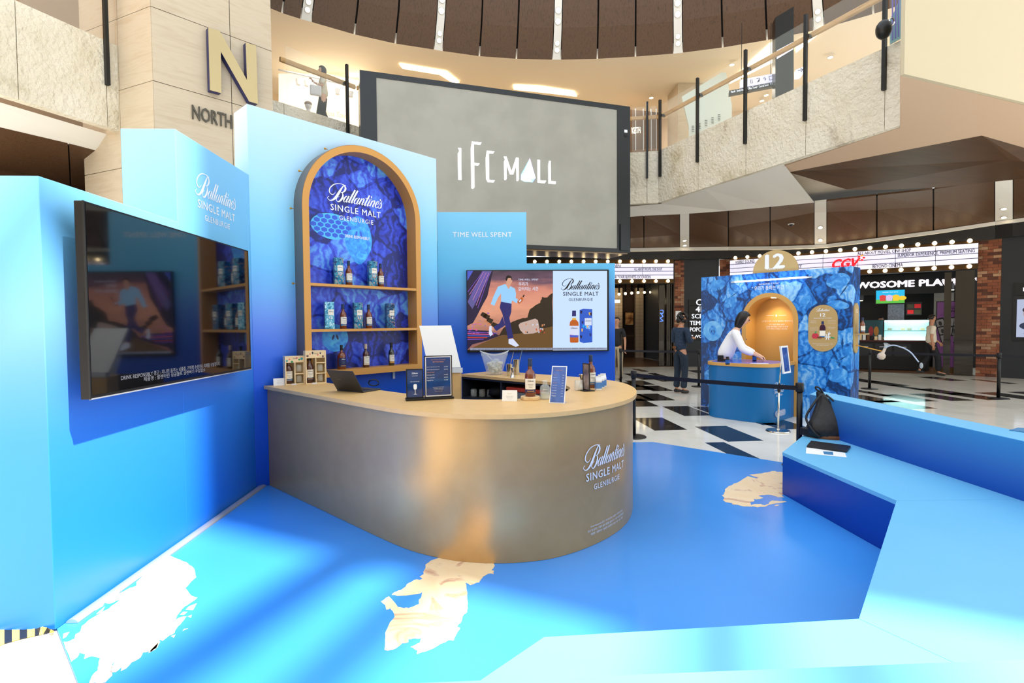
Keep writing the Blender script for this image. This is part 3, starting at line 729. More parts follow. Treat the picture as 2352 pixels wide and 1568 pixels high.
def bandmesh(outer, inner, z0, z1):
    n = len(outer); V = []
    for z in (z0, z1):
        V += [(p.x, p.y, z) for p in outer]+[(p.x, p.y, z) for p in inner]
    F_ = []
    for i in range(n-1):
        F_ += [(i, i+1, 2*n+i+1, 2*n+i), (n+i, 3*n+i, 3*n+i+1, n+i+1), (2*n+i, 2*n+i+1, 3*n+i+1, 3*n+i), (i, n+i, n+i+1, i+1)]
    F_ += [(0, 2*n, 3*n, n), (n-1, 2*n-1, 4*n-1, 3*n-1)]
    return V, F_
counter = thing('bar_counter', 'gold bar counter with a rounded front end and white whisky lettering', 'counter', CC+ZV*PLZ)
ZC = 1.01
ob0 = outline(body_ub)
obin = outline(body_ub, -0.03)
cut = 18                                               # panel joint seen on the straight side
flatshade(mk('front_panel', bandmesh(ob0[:cut+1], obin[:cut+1], PLZ, ZC-0.03), M_goldbody, counter), 30)
flatshade(mk('front_panel', bandmesh(ob0[cut:], obin[cut:], PLZ, ZC-0.03), M_goldbody, counter), 30)
_cl = [0.0]
for i in range(1, len(ob0)): _cl.append(_cl[-1]+(ob0[i]-ob0[i-1]).length)
def on_curve(s, off=0.003):
    i = max(0, min(len(_cl)-2, int(np.searchsorted(_cl, s))-1)); t = (s-_cl[i])/(_cl[i+1]-_cl[i])
    p = ob0[i].lerp(ob0[i+1], t)
    def dr(k): k = max(0, min(len(ob0)-1, k)); return (ob0[min(k+1, len(ob0)-1)]-ob0[max(k-1, 0)]).normalized()
    d = dr(i).lerp(dr(i+1), t)
    return p+Vector((d.y, -d.x, 0))*off
def cyl(px0):
    """maps flat (x along the front, y up) onto the counter front, starting where the pixel ray meets it"""
    best = None
    for k in range(400):
        s = _cl[-1]*(0.3+0.45*k/400); p = on_curve(s); c = RW.T @ (np.array(p)-CAM)
        e = abs(CXP+FPX*c[0]/c[2]-px0[0])
        if best is None or e < best[0]: best = (e, s, p)
    d = ray(*px0); p = best[2]; t = math.hypot(p.x, p.y)/math.hypot(d[0], d[1]); z0 = EYE+d[2]*t; s0 = best[1]
    def f(v):
        q = on_curve(s0+v[0], .006+v[2]); return (q.x, q.y, z0+v[1])
    return f
logo(counter, cyl((1396, 1063)), M_print, 0.56, fat=1.0)
_fp = cyl((1350, 1212))
for k, (sx, tx, ww) in enumerate([(0.03, 'Drink Responsibly 경고 : 지나친 음주는 뇌졸중, 기억력 손상이나', 0.44), (0.0, '임신 중 음주는 기형아 출생 위험을 높입니다. 19세 이상의 법적음주', 0.49), (0.03, '제품명 : 발렌타인 싱글몰트 글렌버기 12년, 15년, 16년, 18년', 0.44)]):
    text('fine_print', tx, M_print, counter, (lambda k, sx: (lambda v: _fp((v[0]+sx, v[1]-k*0.027, v[2]))))(k, sx), w=ww, h=0.018, align='L')
ot = outline(body_ub, 0.032)
it = outline(in_ub, 0.0, 7)[:len(ot)] if False else [cpt(*p) for p in catmull(in_ub, 7)]
def resample(P, n):
    L = [0.0]
    for i in range(1, len(P)): L.append(L[-1]+(P[i]-P[i-1]).length)
    out = []
    for k in range(n):
        s = L[-1]*k/(n-1); i = max(0, min(len(P)-2, int(np.searchsorted(L, s))-1)); out.append(P[i].lerp(P[i+1], (s-L[i])/max(L[i+1]-L[i], 1e-9)))
    return out
def wt(P): return [(p.x, p.y) for p in P]
it[0] = cpt(-0.56, 2.203)
WALLPT = cpt(-0.9, 2.203)
kw_ = OB+NB*.004+U*.006
V0, F0 = vprism(wt(ot)+wt(list(reversed(it))), ZC-0.03, ZC)
worktop = mk('worktop', (V0, F0), M_gold, counter)
# inside: black open shelving under the far side of the worktop
M_blkboard = mat('black_board', (34, 38, 48), 0.5)
shelf = thing('shelf_unit', 'black open shelving built under the far side of the gold counter', 'shelf', cpt(1.15, 0.9)+ZV*PLZ)
TS = frame(cpt(0.93, BEND-0.01), AX, ZV)                # x: toward the tip, y: up, z: toward the open middle
SW = 1.32
def sb_(name, x0, x1, y0, y1, d0, d1, m=M_blkboard): return mk(name, vbox(x0, x1, y0, y1, d0, d1), m, shelf, TS)
sb_('back', 0, SW, PLZ, ZC-.032, -0.46, -0.44)
for xx in (0.0, 0.63, SW-.02): sb_('upright', xx, xx+.02, PLZ, ZC-.032, -0.44, 0)
for yy in (0.08, 0.72, ZC-.054): sb_('board', 0.0, SW, yy, yy+.02, -0.44, 0.002)

# ---- bench: seat and backrest in straight runs round a cut corner
bench = thing('bench', 'large light blue built in bench with a backrest round the platform corner', 'bench', (2.9, 3.2, PLZ))
ZS, ZK = 0.40, 0.80
A_, B_, C_, D_ = (2.69, 4.655), (2.71, 3.333), (1.481, 2.005), (0.20, 1.957)
# backrest: inner face x = 3.52, near run y = 1.14
XI, XO, YN = 3.525, 3.80, 1.15
seats = [[A_, B_, (XI, 3.30), (XI, 5.57)], [B_, C_, (1.90, YN), (XI, YN), (XI, 3.30)], [C_, D_, (-0.62, YN+0.02), (1.90, YN)]]
def inset(poly, e):
    c = (sum(p[0] for p in poly)/len(poly), sum(p[1] for p in poly)/len(poly)); out = []
    for p in poly:
        L = math.hypot(c[0]-p[0], c[1]-p[1]); out.append((p[0]+(c[0]-p[0])*e/L, p[1]+(c[1]-p[1])*e/L))
    return out
for sp in seats:
    mk('seat', vprism(inset(sp, 0.0012), ZS-0.03, ZS), M_bench, bench)
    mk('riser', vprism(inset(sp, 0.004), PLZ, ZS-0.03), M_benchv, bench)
bk = [(XI, YN), (XI, 5.575), (XO, 5.85), (XO, YN)]
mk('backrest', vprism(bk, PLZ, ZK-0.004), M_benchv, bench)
mk('backrest_cap', vprism(bk, ZK-0.004, ZK), M_bench, bench)
bk2 = [(-0.62, YN), (XO, YN), (XO, YN-0.28), (-0.9, YN-0.28)]
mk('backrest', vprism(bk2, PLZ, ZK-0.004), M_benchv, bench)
mk('backrest_cap', vprism(bk2, ZK-0.004, ZK), M_bench, bench)

# ================================================================== ARCH SHELF AND WHAT STANDS ON IT
def botanical(name, dark, mid, light, pale, scale=2.2, rough=0.4, emit=0.0, seed=0.0):
    """printed collage of fruit, leaves and petals in one colour family"""
    m = mat(name, mid, rough); L = m.node_tree.links; b = bsdf(m)
    tc = N(m, 'ShaderNodeTexCoord'); mp = N(m, 'ShaderNodeMapping'); mp.inputs['Location'].default_value = (seed, seed*2, seed*3)
    L.new(tc.outputs['Object'], mp.inputs[0])
    nz = N(m, 'ShaderNodeTexNoise'); nz.inputs['Scale'].default_value = scale*1.1; nz.inputs['Detail'].default_value = 3
    L.new(mp.outputs[0], nz.inputs['Vector'])
    ad = N(m, 'ShaderNodeMix', data_type='VECTOR'); ad.inputs['Factor'].default_value = 0.22
    L.new(mp.outputs[0], ad.inputs['A']); L.new(nz.outputs['Color'], ad.inputs['B'])
    vo = N(m, 'ShaderNodeTexVoronoi', feature='SMOOTH_F1'); vo.inputs['Scale'].default_value = scale*1.7; vo.inputs['Smoothness'].default_value = 0.25
    L.new(ad.outputs['Result'], vo.inputs['Vector'])
    ve = N(m, 'ShaderNodeTexVoronoi', feature='DISTANCE_TO_EDGE'); ve.inputs['Scale'].default_value = scale*1.7
    L.new(ad.outputs['Result'], ve.inputs['Vector'])
    wv = N(m, 'ShaderNodeTexWave'); wv.inputs['Scale'].default_value = scale*3.2; wv.inputs['Distortion'].default_value = 9; wv.inputs['Detail'].default_value = 4
    L.new(vo.outputs['Color'], wv.inputs['Vector'])
    wv2 = N(m, 'ShaderNodeTexWave'); wv2.inputs['Scale'].default_value = scale*2.2; wv2.inputs['Distortion'].default_value = 12; wv2.inputs['Detail'].default_value = 5; wv2.inputs['Detail Scale'].default_value = 1.4
    L.new(mp.outputs[0], wv2.inputs['Vector'])
    n2 = N(m, 'ShaderNodeTexNoise'); n2.inputs['Scale'].default_value = scale*9; n2.inputs['Detail'].default_value = 6; n2.inputs['Distortion'].default_value = 1.5
    L.new(mp.outputs[0], n2.inputs['Vector'])
    def math_(op, a, bb):
        n = N(m, 'ShaderNodeMath', operation=op)
        for i, v in enumerate((a, bb)):
            if isinstance(v, (int, float)): n.inputs[i].default_value = v
            else: L.new(v, n.inputs[i])
        return n.outputs[0]
    sp = N(m, 'ShaderNodeSeparateColor'); L.new(vo.outputs['Color'], sp.inputs[0])
    f = math_('ADD', math_('MULTIPLY', sp.outputs[0], 0.62), math_('MULTIPLY', vo.outputs['Distance'], -0.28))
    f = math_('ADD', f, math_('MULTIPLY', wv2.outputs['Fac'], 0.22))
    f = math_('ADD', f, math_('MULTIPLY', n2.outputs['Fac'], 0.34))
    edge = math_('MULTIPLY', math_('LESS_THAN', ve.outputs['Distance'], 0.035), -0.22)
    f = math_('ADD', f, edge)
    r = ramp(m, [(0.18, dark), (0.36, mid), (0.58, light), (0.86, pale)])
    L.new(f, r.inputs[0]); L.new(r.outputs[0], b.inputs['Base Color'])
    if emit:
        L.new(r.outputs[0], b.inputs['Emission Color']); b.inputs['Emission Strength'].default_value = emit
    return m
M_bot_arch = botanical('arch_botanical_print', (16, 34, 120), (38, 62, 206), (62, 96, 238), (104, 184, 255), 2.0, 0.4, 0.0)  # plain print colour, no emission
M_bot_box = botanical('carton_botanical_print', (6, 40, 90), (0, 110, 160), (20, 160, 190), (220, 140, 60), 16.0, 0.35, 0, 3.1)
M_bot_box2 = botanical('carton_pale_print', (40, 120, 160), (90, 190, 225), (150, 220, 240), (220, 240, 250), 16.0, 0.35, 0, 5.1)
M_bot_box3 = botanical('carton_dark_print', (8, 30, 80), (20, 90, 140), (40, 130, 170), (200, 130, 70), 16.0, 0.35, 0, 8.3)
UC, WF, HF, ZF, DF = 1.174, 1.47, 2.50, 1.055, 0.18
arch = thing('wall_shelf', 'gold framed arch shelf with blue botanical print on the tallest wall', 'shelf', OB+U*UC+NB*0.09+ZV*ZF)
TA = FB(UC, ZF, 0.0)
fo = archpoly(WF, HF, 32); fi = [(x*(1-0.14/WF), 0.07 if y == 0 else y) for x, y in archpoly(WF, HF, 32)]
ri = WF/2-0.07
fi = [(-ri, 0.07), (ri, 0.07)]+[(ri*math.cos(math.pi*k/32), HF-WF/2+ri*math.sin(math.pi*k/32)) for k in range(33)]
flatshade(mk('frame', vring(fo, fi, 0.0015, DF), M_goldframe, arch, TA), 40)
fo2 = [(-WF/2-0.004, 0.0), (WF/2+.004, 0.0)]+[((WF/2+.004)*math.cos(math.pi*k/32), HF-WF/2+(WF/2+.004)*math.sin(math.pi*k/32)) for k in range(33)]
flatshade(mk('side_reflection', vring(fo2, fo, 0.0015, DF-0.004), M_sidereflect, arch, TA), 40)  # grey-brown reflection on the gold frame's sides, painted as a thin skin
mk('back_panel', vprism(fi, 0.0015, 0.004), M_bot_arch, arch, TA)
ZS1, ZS2, ZS3 = 2.035-ZF, 1.562-ZF, 0.07
for zz in (ZS1, ZS2): mk('board', vbox(-ri, ri, zz-0.028, zz, 0.005, DF-0.004), M_goldframe, arch, TA)
M_brassk = mat('brass_knob', (214, 160, 70), 0.3, 0.8)
for px, py in ((691, 393), (750, 342), (672, 479), (677, 651)):
    u_, z_ = Bp(px, py, 0.06)
    p = (TA.inverted() @ (OB+U*u_+NB*0.06+ZV*z_))
    mk('knob', tr(vlathe([(0.004, 0), (0.004, 0.022), (0.011, 0.024), (0.012, 0.034), (0.006, 0.04)], 10), frame((p.x-0.0, p.y, 0.06), (0, 0, 1), (0, 1, 0)) if False else Matrix.Translation((p.x+0.012, p.y, 0.06)) @ Matrix.Rotation(-math.pi/2, 4, 'Y')), M_brassk, arch, TA)
mk('wall_bracket', vbox(0.42, 0.45, -0.10, 0.0, 0.004, 0.02), M_whitepl, arch, TA)
# printed motifs on the back panel (flat print)
M_pear = noisy('print_pear', [(0.3, (36, 120, 238)), (0.55, (60, 170, 255)), (0.7, (90, 206, 255))], 14, 0.4, 6, 1.0)
M_comb = mat('print_comb_line', (80, 196, 255), 0.4)
M_comb2 = mat('print_comb_cell', (44, 92, 222), 0.4)
def blob(cx, cy, rx, ry, pinch=0.0, n=40, rotn=0.0):
    o = []
    for k in range(n):
        a = 2*math.pi*k/n; r = 1-pinch*max(0, -math.sin(a))**2
        x, y = rx*math.cos(a)*r, ry*math.sin(a)
        o.append((cx+x*math.cos(rotn)-y*math.sin(rotn), cy+x*math.sin(rotn)+y*math.cos(rotn)))
    return o
def decal(poly, m, parent, T, z, name='print_motif'): return mk(name, ([(x, y, z) for x, y in poly], [tuple(range(len(poly)))]), m, parent, T)
def apx(px, py):
    u_, z_ = Bp(px, py, 0.005); return u_-UC, z_-ZF
cx, cy = apx(824, 552)
decal(blob(cx, cy, 0.17, 0.27, 0.35), M_pear, arch, TA, 0.0052)
for sx in (-0.035, 0.035): decal(blob(cx+sx*.8, cy+0.07, 0.012, 0.035, 0, 20, sx*6), M_comb2, arch, TA, 0.0062)
cx, cy = apx(770, 776)
decal(blob(cx, cy, 0.155, 0.15, 0.1), M_pear, arch, TA, 0.0052)
for sx in (-0.03, 0.03): decal(blob(cx+sx*.8, cy+.01, 0.012, 0.03, 0, 24, sx*12), M_navy, arch, TA, 0.0062)
cx, cy = apx(758, 517)
decal(blob(cx+0.03, cy-0.01, 0.25, 0.14, 0.15), M_comb, arch, TA, 0.005)
for r_ in range(5):
    for c_ in range(6):
        hx, hy = cx-0.19+c_*0.082+(r_ % 2)*0.041, cy+0.09-r_*0.048
        if ((hx-cx-0.03)/0.24)**2+((hy-cy)/0.13)**2 < 1: decal(ngon(6, 0.038, math.pi/6, hx, hy, 0.026), M_comb2, arch, TA, 0.0058)
TLg = FB(Bp(818, 462, 0.008)[0], Bp(818, 470, 0.008)[1], 0.009)
M_printlit = mat('white_print_lit', (244, 248, 255), 0.5, emit=(230, 240, 255), es=0.5)
logo(arch, TLg, M_print, 0.69, fat=1.05)
u_, z_ = Bp(821, 545, 0.009); text('lettering', 'DRINK RESPONSIBLY', M_print, arch, FB(u_, z_, 0.011), w=0.31, h=0.032, bold=0.02)

# ---- bottles and cartons
M_amber = mat('amber_whisky', (112, 46, 12), 0.06, coat=0.8, spec=0.7)
M_amberd = mat('dark_whisky', (66, 20, 12), 0.06, coat=0.8, spec=0.7)
M_greenb = mat('dark_green_bottle', (14, 26, 18), 0.06, coat=0.8, spec=0.7)
M_capblue = mat('navy_cap', (30, 50, 84), 0.4)
M_capdk = mat('black_cap', (24, 24, 28), 0.4)
M_capcream = mat('cream_cap', (206, 186, 168), 0.5)
M_label = mat('cream_label', (238, 234, 222), 0.6)
M_bandb = mat('blue_label_band', (56, 124, 176), 0.5)
M_bandn = mat('navy_label', (30, 46, 92), 0.5)
M_inkgrey = mat('grey_ink', (96, 96, 104), 0.6)
M_goldink = mat('gold_ink', (208, 160, 90), 0.4, 0.4)
M_clearg = mat('clear_bottle_glass', (225, 236, 240), 0.03, alpha=0.28, coat=0.5, spec=0.8)
def label_patch(r, a, z0, z1, n=10):
    """curved patch facing -Y"""
    v, f = [], []
    for k in range(n+1):
        t = -math.pi/2-a+2*a*k/n
        v += [(r*math.cos(t), r*math.sin(t), z0), (r*math.cos(t), r*math.sin(t), z1)]
    for k in range(n): f.append((2*k, 2*k+2, 2*k+3, 2*k+1))
    return v, f
def make_bottle(label, T, glass=None, cap=None, H=0.285, band=None, lab=None, fat=1.0, group=None, kind='malt'):
    b = thing('whisky_bottle', label, 'bottle', T, group)
    s = H/0.285; R = 0.0385*s*fat
    prof = [(R*0.9, 0.0), (R, 0.006*s), (R, 0.150*s), (R*0.97, 0.166*s), (R*0.78, 0.186*s), (R*0.46, 0.200*s), (0.0165*s, 0.208*s), (0.0155*s, 0.228*s)]
    flatshade(mk('glass', vlathe(prof, 20), glass or M_amber, b, WM[b]), 50)
    flatshade(mk('cap', vlathe([(0.0165*s, 0.226*s), (0.0185*s, 0.23*s), (0.0165*s, 0.25*s), (0.0178*s, H-0.002), (0.015*s, H)], 16), cap or M_capblue, b, WM[b]), 50)
    lb = mk('label', label_patch(R+0.0006, 1.25, 0.055*s, 0.135*s), lab or M_label, b, WM[b])
    mk('label_band', label_patch(R+0.0008, 1.2, 0.032*s, 0.053*s), band or M_bandb, b, WM[b])
    Tp = WM[b] @ frame((0, -R-0.0012, 0.113*s), (1, 0, 0), (0, 0, 1))
    wrap = lambda v: WM[b] @ Vector((R*1.03*math.sin(v[0]/R), -R*1.03*math.cos(v[0]/R), v[1]+0.113*s))
    script_word(b, wrap, M_inkgrey if kind != 'navy' else M_print, 0.052*s, n=2, fat=1.2)
    for k in range(3):
        mk('fine_print', tr(label_patch(R+0.0012, 0.55-0.12*k, (0.092-0.011*k)*s, (0.0945-0.011*k)*s, 6), I4()), M_inkgrey, b, WM[b])
    mk('fine_print', label_patch(R+0.0014, 0.7, 0.039*s, 0.045*s, 6), M_goldink, b, WM[b])
    return b
FACE = math.atan2(NB.x, -NB.y)                                   # things on the arch wall face along NB
def arch_at(px, zs, off=0.10, dz=0.0):
    lo = Bp(px, {0: 650, 1: 755, 2: 846}[zs], off)[0]
    return Matrix.Translation(OB+U*lo+NB*off+ZV*([ZS1, ZS2, ZS3][zs]+ZF+0.0005)) @ Matrix.Rotation(FACE, 4, 'Z')
b0 = make_bottle('amber whisky bottle on the top arch shelf beside the first carton', arch_at(801.5, 0), H=0.268)
dup(b0, arch_at(874.5, 0), 'amber whisky bottle on the top arch shelf, closer to the frame side')
dup(b0, arch_at(788.5, 1), 'amber whisky bottle on the middle arch shelf between the pale and the teal carton')
dup(b0, arch_at(847.5, 1), 'amber whisky bottle on the middle arch shelf between the teal and the dark carton')
make_bottle('square shouldered amber bottle with navy label on the lowest arch shelf', arch_at(785, 2), H=0.26, cap=M_capdk, lab=M_bandn, band=M_bandn, fat=1.3, kind='navy')
make_bottle('dark red bottle with cream cap and cream label on the lowest arch shelf', arch_at(841, 2), M_amberd, M_capcream, 0.262, lab=M_label, band=M_label, fat=1.05)
make_bottle('dark green bottle with black cap and white label on the lowest arch shelf', arch_at(899.5, 2), M_greenb, M_capdk, 0.265, band=M_goldink, fat=0.95)
def make_carton(label, T, m, W=0.094, H=0.285, num='15', group=None):
    c = thing('whisky_carton', label, 'carton', T, group)
    mk('box', vbox(-W/2, W/2, -W/2, W/2, 0, H), m, c, WM[c], bev=0.0015)
    mk('label_plate', vbox(-0.015, 0.040, -W/2-0.0006, -W/2, 0.145, 0.205), M_label, c, WM[c])
    Tf = WM[c] @ frame((0.0125, -W/2-0.0012, 0.12), (1, 0, 0), (0, 0, 1))
    text('lettering', num, M_print, c, Tf, h=0.026, bold=0.04)
    script_word(c, WM[c] @ frame((0.0125, -W/2-0.0012, 0.178), (1, 0, 0), (0, 0, 1)), M_inkgrey, 0.046, n=2, fat=1.2)
    return c
RB = Matrix.Rotation(-0.35, 4, 'Z')
c0 = make_carton('teal printed whisky carton at the left of the top arch shelf', arch_at(777.5, 0) @ RB, M_bot_box)
dup(c0, arch_at(855.5, 0) @ RB, 'teal printed whisky carton in the middle of the top arch shelf')
dup(c0, arch_at(822, 1) @ RB, 'teal printed whisky carton in the middle of the middle arch shelf')
make_carton('pale ice blue whisky carton at the left of the middle arch shelf', arch_at(756.5, 1) @ RB, M_bot_box2, num='12')
make_carton('dark blue whisky carton with copper leaves at the right of the middle arch shelf', arch_at(896, 1) @ RB, M_bot_box3, num='18')

# ================================================================== LIT TELEVISION ON THE REAR WALL
YTV = YR-0.05
tv2 = thing('television', 'lit wall television showing a whisky advertisement on the rear blue panel', 'television', (0.65, YTV, 1.23))
a_, b_ = onY(1071, 620, YTV), onY(1399, 806, YTV)
vx0, vx1, vz0, vz1 = a_.x, b_.x, b_.z, a_.z
mk('casing', vbox(vx0, vx1, YTV, YR-0.001, vz0, vz1), M_black, tv2, bev=0.004)
def emi(name, rgb, es=0.75, rough=0.3):
    return mat(name, tuple(int(c*0.25) for c in rgb), rough, emit=rgb, es=es)
def sx_(px, py): p = onY(px, py, YTV-0.001); return p.x, p.z
def scr(pts, m, z=0.0, name='picture_shape', parent=None, crop=None):
    """flat shape on the lit screen, given in photograph pixels"""
    v = [(sx_(x, y)[0], YTV-0.0015-z, sx_(x, y)[1]) for x, y in pts]
    return mk(name, (v, [tuple(range(len(v)))]), m, parent or tv2)
def z7(pts): return [(1066+x/7.841, 614+y/7.841) for x, y in pts]
def sky_mat():
    m = mat('screen_dusk_sky', (20, 16, 20), 0.3); L = m.node_tree.links; b = bsdf(m)
    g = N(m, 'ShaderNodeNewGeometry'); s = N(m, 'ShaderNodeSeparateXYZ'); L.new(g.outputs['Position'], s.inputs[0])
    nz = N(m, 'ShaderNodeTexNoise'); nz.inputs['Scale'].default_value = 3.0; nz.inputs['Detail'].default_value = 6
    mp = N(m, 'ShaderNodeMapping'); mp.inputs['Scale'].default_value = (1, 1, 3.5); mp.inputs['Rotation'].default_value = (0, 0.4, 0)
    L.new(g.outputs['Position'], mp.inputs[0]); L.new(mp.outputs[0], nz.inputs['Vector'])
    mr = N(m, 'ShaderNodeMapRange'); mr.inputs['From Min'].default_value = vz0; mr.inputs['From Max'].default_value = vz1; L.new(s.outputs['Z'], mr.inputs[0])
    ad = N(m, 'ShaderNodeMath', operation='MULTIPLY_ADD'); ad.inputs[1].default_value = 0.35; L.new(nz.outputs['Fac'], ad.inputs[0]); L.new(mr.outputs[0], ad.inputs[2])
    r = ramp(m, [(0.30, (150, 100, 90)), (0.60, (232, 160, 128)), (0.76, (214, 138, 118)), (0.90, (104, 76, 96)), (1.02, (52, 46, 60)), (1.2, (40, 36, 38))])
    mul = N(m, 'ShaderNodeMath', operation='MULTIPLY'); mul.inputs[1].default_value = 0.83; L.new(ad.outputs[0], mul.inputs[0])
    L.new(mul.outputs[0], r.inputs[0]); L.new(r.outputs[0], b.inputs['Emission Color']); b.inputs['Emission Strength'].default_value = 0.75
    return m
SCL = z7([(58, 62), (1597, 62), (1597, 1485), (58, 1485)])
scr(SCL, sky_mat(), 0.0, 'screen')
scr(z7([(1600, 62), (2600, 62), (2600, 1490), (1600, 1490)])[:1]+[(1394.5, 622), (1394.5, 803.5), (1270, 804.5)], emi('screen_pale_blue', (190, 214, 246), 0.85), 0.0, 'screen')
e_night = emi('screen_night', (34, 26, 60)); e_city = emi('screen_city', (92, 88, 150)); e_glow = emi('screen_glow', (190, 120, 190)); e_pur = emi('screen_purple', (120, 74, 190)); e_pink = emi('screen_pink', (220, 90, 150)); e_blueg = emi('screen_blue', (70, 90, 200))
e_grass = emi('screen_grass', (104, 74, 36)); e_tree = emi('screen_tree', (44, 32, 20)); e_navy = emi('screen_navy', (36, 38, 108)); e_shirt = emi('screen_shirt', (150, 206, 250)); e_skin = emi('screen_skin', (214, 158, 132)); e_hair = emi('screen_hair', (22, 18, 20)); e_white = emi('screen_white', (214, 222, 246)); e_van = emi('screen_van', (196, 170, 160)); e_orange = emi('screen_orange', (210, 120, 40)); e_ink = mat('screen_ink', (8, 10, 18), 0.3); e_gold = emi('screen_gold', (230, 180, 70)); e_amber = emi('screen_amber', (190, 92, 24)); e_red = emi('screen_red', (200, 60, 50))
# city street, tower, meadow, trees, caravan
scr(z7([(58, 62), (520, 62), (470, 290), (420, 520), (330, 680), (270, 800), (160, 1000), (58, 1050)]), e_night, 0.0006)
scr(z7([(330, 62), (500, 62), (150, 750), (62, 620)]), e_city, 0.0009)
for k in range(7):
    t = k/6; x0, y0, x1, y1 = 62+30*k, 440+48*k, 330+22*k, 75+4*k
    scr(z7([(x0, y0), (x1, y1), (x1+9, y1), (x0+9, y0+6)]), e_glow if k % 2 else e_pur, 0.0012)
scr(z7([(58, 62), (165, 62), (58, 240)]), e_blueg, 0.0012)
rnd = random.Random(4)
for k in range(34):
    x = rnd.uniform(70, 460); y = rnd.uniform(max(760, 1150-0.9*x), 1180); w_, h_ = rnd.uniform(14, 60), rnd.uniform(6, 22)
    scr(z7([(x, y), (x+w_, y+4), (x+w_, y+h_), (x, y+h_)]), (e_pink, e_pur, e_blueg, e_glow, e_orange)[k % 5], 0.001+0.00001*k)
scr(z7([(58, 1120), (470, 1140), (640, 1230), (400, 1320), (150, 1385), (58, 1485)]), e_night, 0.0008)
for k in range(5): scr(z7([(60, 1150+34*k), (600-60*k, 1180+26*k), (590-60*k, 1192+26*k), (60, 1166+34*k)]), (e_pur, e_pink, e_blueg, e_red, e_pur)[k], 0.0014)
for k, (x, y) in enumerate([(330, 800), (440, 900), (520, 980), (380, 830)]): scr(z7([(x-40, y+60), (x, y), (x+90, y+40), (x+50, y+120)]), e_tree, 0.0015)
scr(z7([(600, 1245), (1100, 1150), (1597, 1030), (1597, 1485), (70, 1485), (400, 1330)]), e_grass, 0.0007)
scr(jag(z7([(1597, 460), (1500, 540), (1400, 530), (1370, 640), (1270, 690), (1180, 760), (1140, 900), (1060, 910), (960, 940), (850, 990), (700, 1100), (610, 1240), (1000, 1190), (1597, 1060)]), 1.2, 3, 2), e_tree, 0.0009)
scr(z7([(980, 1040), (1010, 1000), (1280, 920), (1330, 950), (1365, 1150), (1240, 1190), (1080, 1200), (1010, 1130)]), e_van, 0.0012)
for k in range(26):
    x, y = rnd.uniform(1010, 1450), rnd.uniform(1010, 1170); scr(z7([(x, y), (x+20, y-4), (x+18, y+22), (x+2, y+24)]), (e_orange, e_tree, e_skin, e_red, e_white)[k % 5], 0.0016+0.00001*k)
# running man holding a bottle
scr(z7([(690, 880), (740, 1040), (580, 1145), (525, 1075), (640, 1000)]), e_navy, 0.0020)
scr(z7([(665, 612), (855, 650), (850, 800), (815, 910), (850, 1080), (890, 1280), (790, 1292), (745, 1060), (690, 840), (640, 720)]), e_navy, 0.0022)
scr(z7([(735, 300), (840, 340), (915, 380), (935, 470), (925, 560), (860, 600), (850, 652), (665, 615), (665, 470), (610, 545), (545, 690), (480, 660), (530, 520), (610, 345)]), e_shirt, 0.0024)
scr(z7([(915, 540), (975, 580), (950, 650), (860, 590), (870, 545)]), e_shirt, 0.0026)
scr(z7([(510, 690), (545, 690), (545, 750), (515, 795), (490, 740)]), e_skin, 0.0024); scr(z7([(960, 590), (1020, 560), (1050, 600), (1000, 650), (955, 640)]), e_skin, 0.0028)
scr(z7([(760, 230), (800, 180), (860, 190), (868, 250), (835, 310), (830, 350), (800, 390), (755, 320)]), e_skin, 0.0028)
scr(z7([(745, 215), (760, 160), (800, 140), (850, 160), (868, 215), (855, 235), (845, 190), (790, 190), (765, 250)]), e_hair, 0.0030)
scr(z7([(955, 620), (1035, 530), (1060, 550), (1055, 600), (990, 658)]), e_amber, 0.0030); scr(z7([(1050, 525), (1075, 487), (1092, 497), (1070, 540)]), e_ink, 0.0032); scr(z7([(985, 605), (1020, 570), (1035, 590), (1000, 630)]), e_white, 0.0033)
scr(z7([(455, 1060), (495, 1050), (495, 1140), (520, 1200), (475, 1240), (445, 1200)]), e_white, 0.0026); scr(z7([(800, 1295), (885, 1285), (990, 1405), (930, 1430), (800, 1370)]), e_white, 0.0026)
scr(z7([(490, 1068), (530, 1075), (530, 1135), (495, 1130)]), e_skin, 0.0023); scr(z7([(805, 1285), (880, 1270), (885, 1300), (815, 1325)]), e_skin, 0.0024)
Fs = lambda px, py, z=0.003: frame(Vector((sx_(px, py)[0], YTV-0.0015-z, sx_(px, py)[1])), (1, 0, 0), ZV)
text('lettering', 'TIME WELL SPENT', e_white, tv2, Fs(1213.5, 642), w=0.262, h=0.022, bold=0.015, space=1.1)
text('lettering', '우리가', e_white, tv2, Fs(1191, 652), w=0.125, h=0.048, align='L', bold=0.02) if False else text('lettering', '우리가', e_white, tv2, Fs(1202, 652), w=0.125, h=0.048, bold=0.02)
text('lettering', '깊어지는 시간', e_white, tv2, Fs(1213.5, 663), w=0.262, h=0.048, bold=0.02)
scr([(1080, 799), (1394, 798), (1394, 803), (1080, 804)], emi('screen_caption_bar', (150, 158, 184), 0.7), 0.0034)
text('fine_print', '경고 : 지나친 음주는 뇌졸중, 기억력 손상이나 치매를 유발합니다. 임신 중 음주는 기형아 출생 위험을 높입니다. 제품명 : 발렌타인 싱글몰트 글렌버기', e_ink, tv2, Fs(1237, 801, 0.0042), w=1.72, h=0.016)
logo(tv2, Fs(1333.5, 665.3, 0.003), e_ink, 0.51)
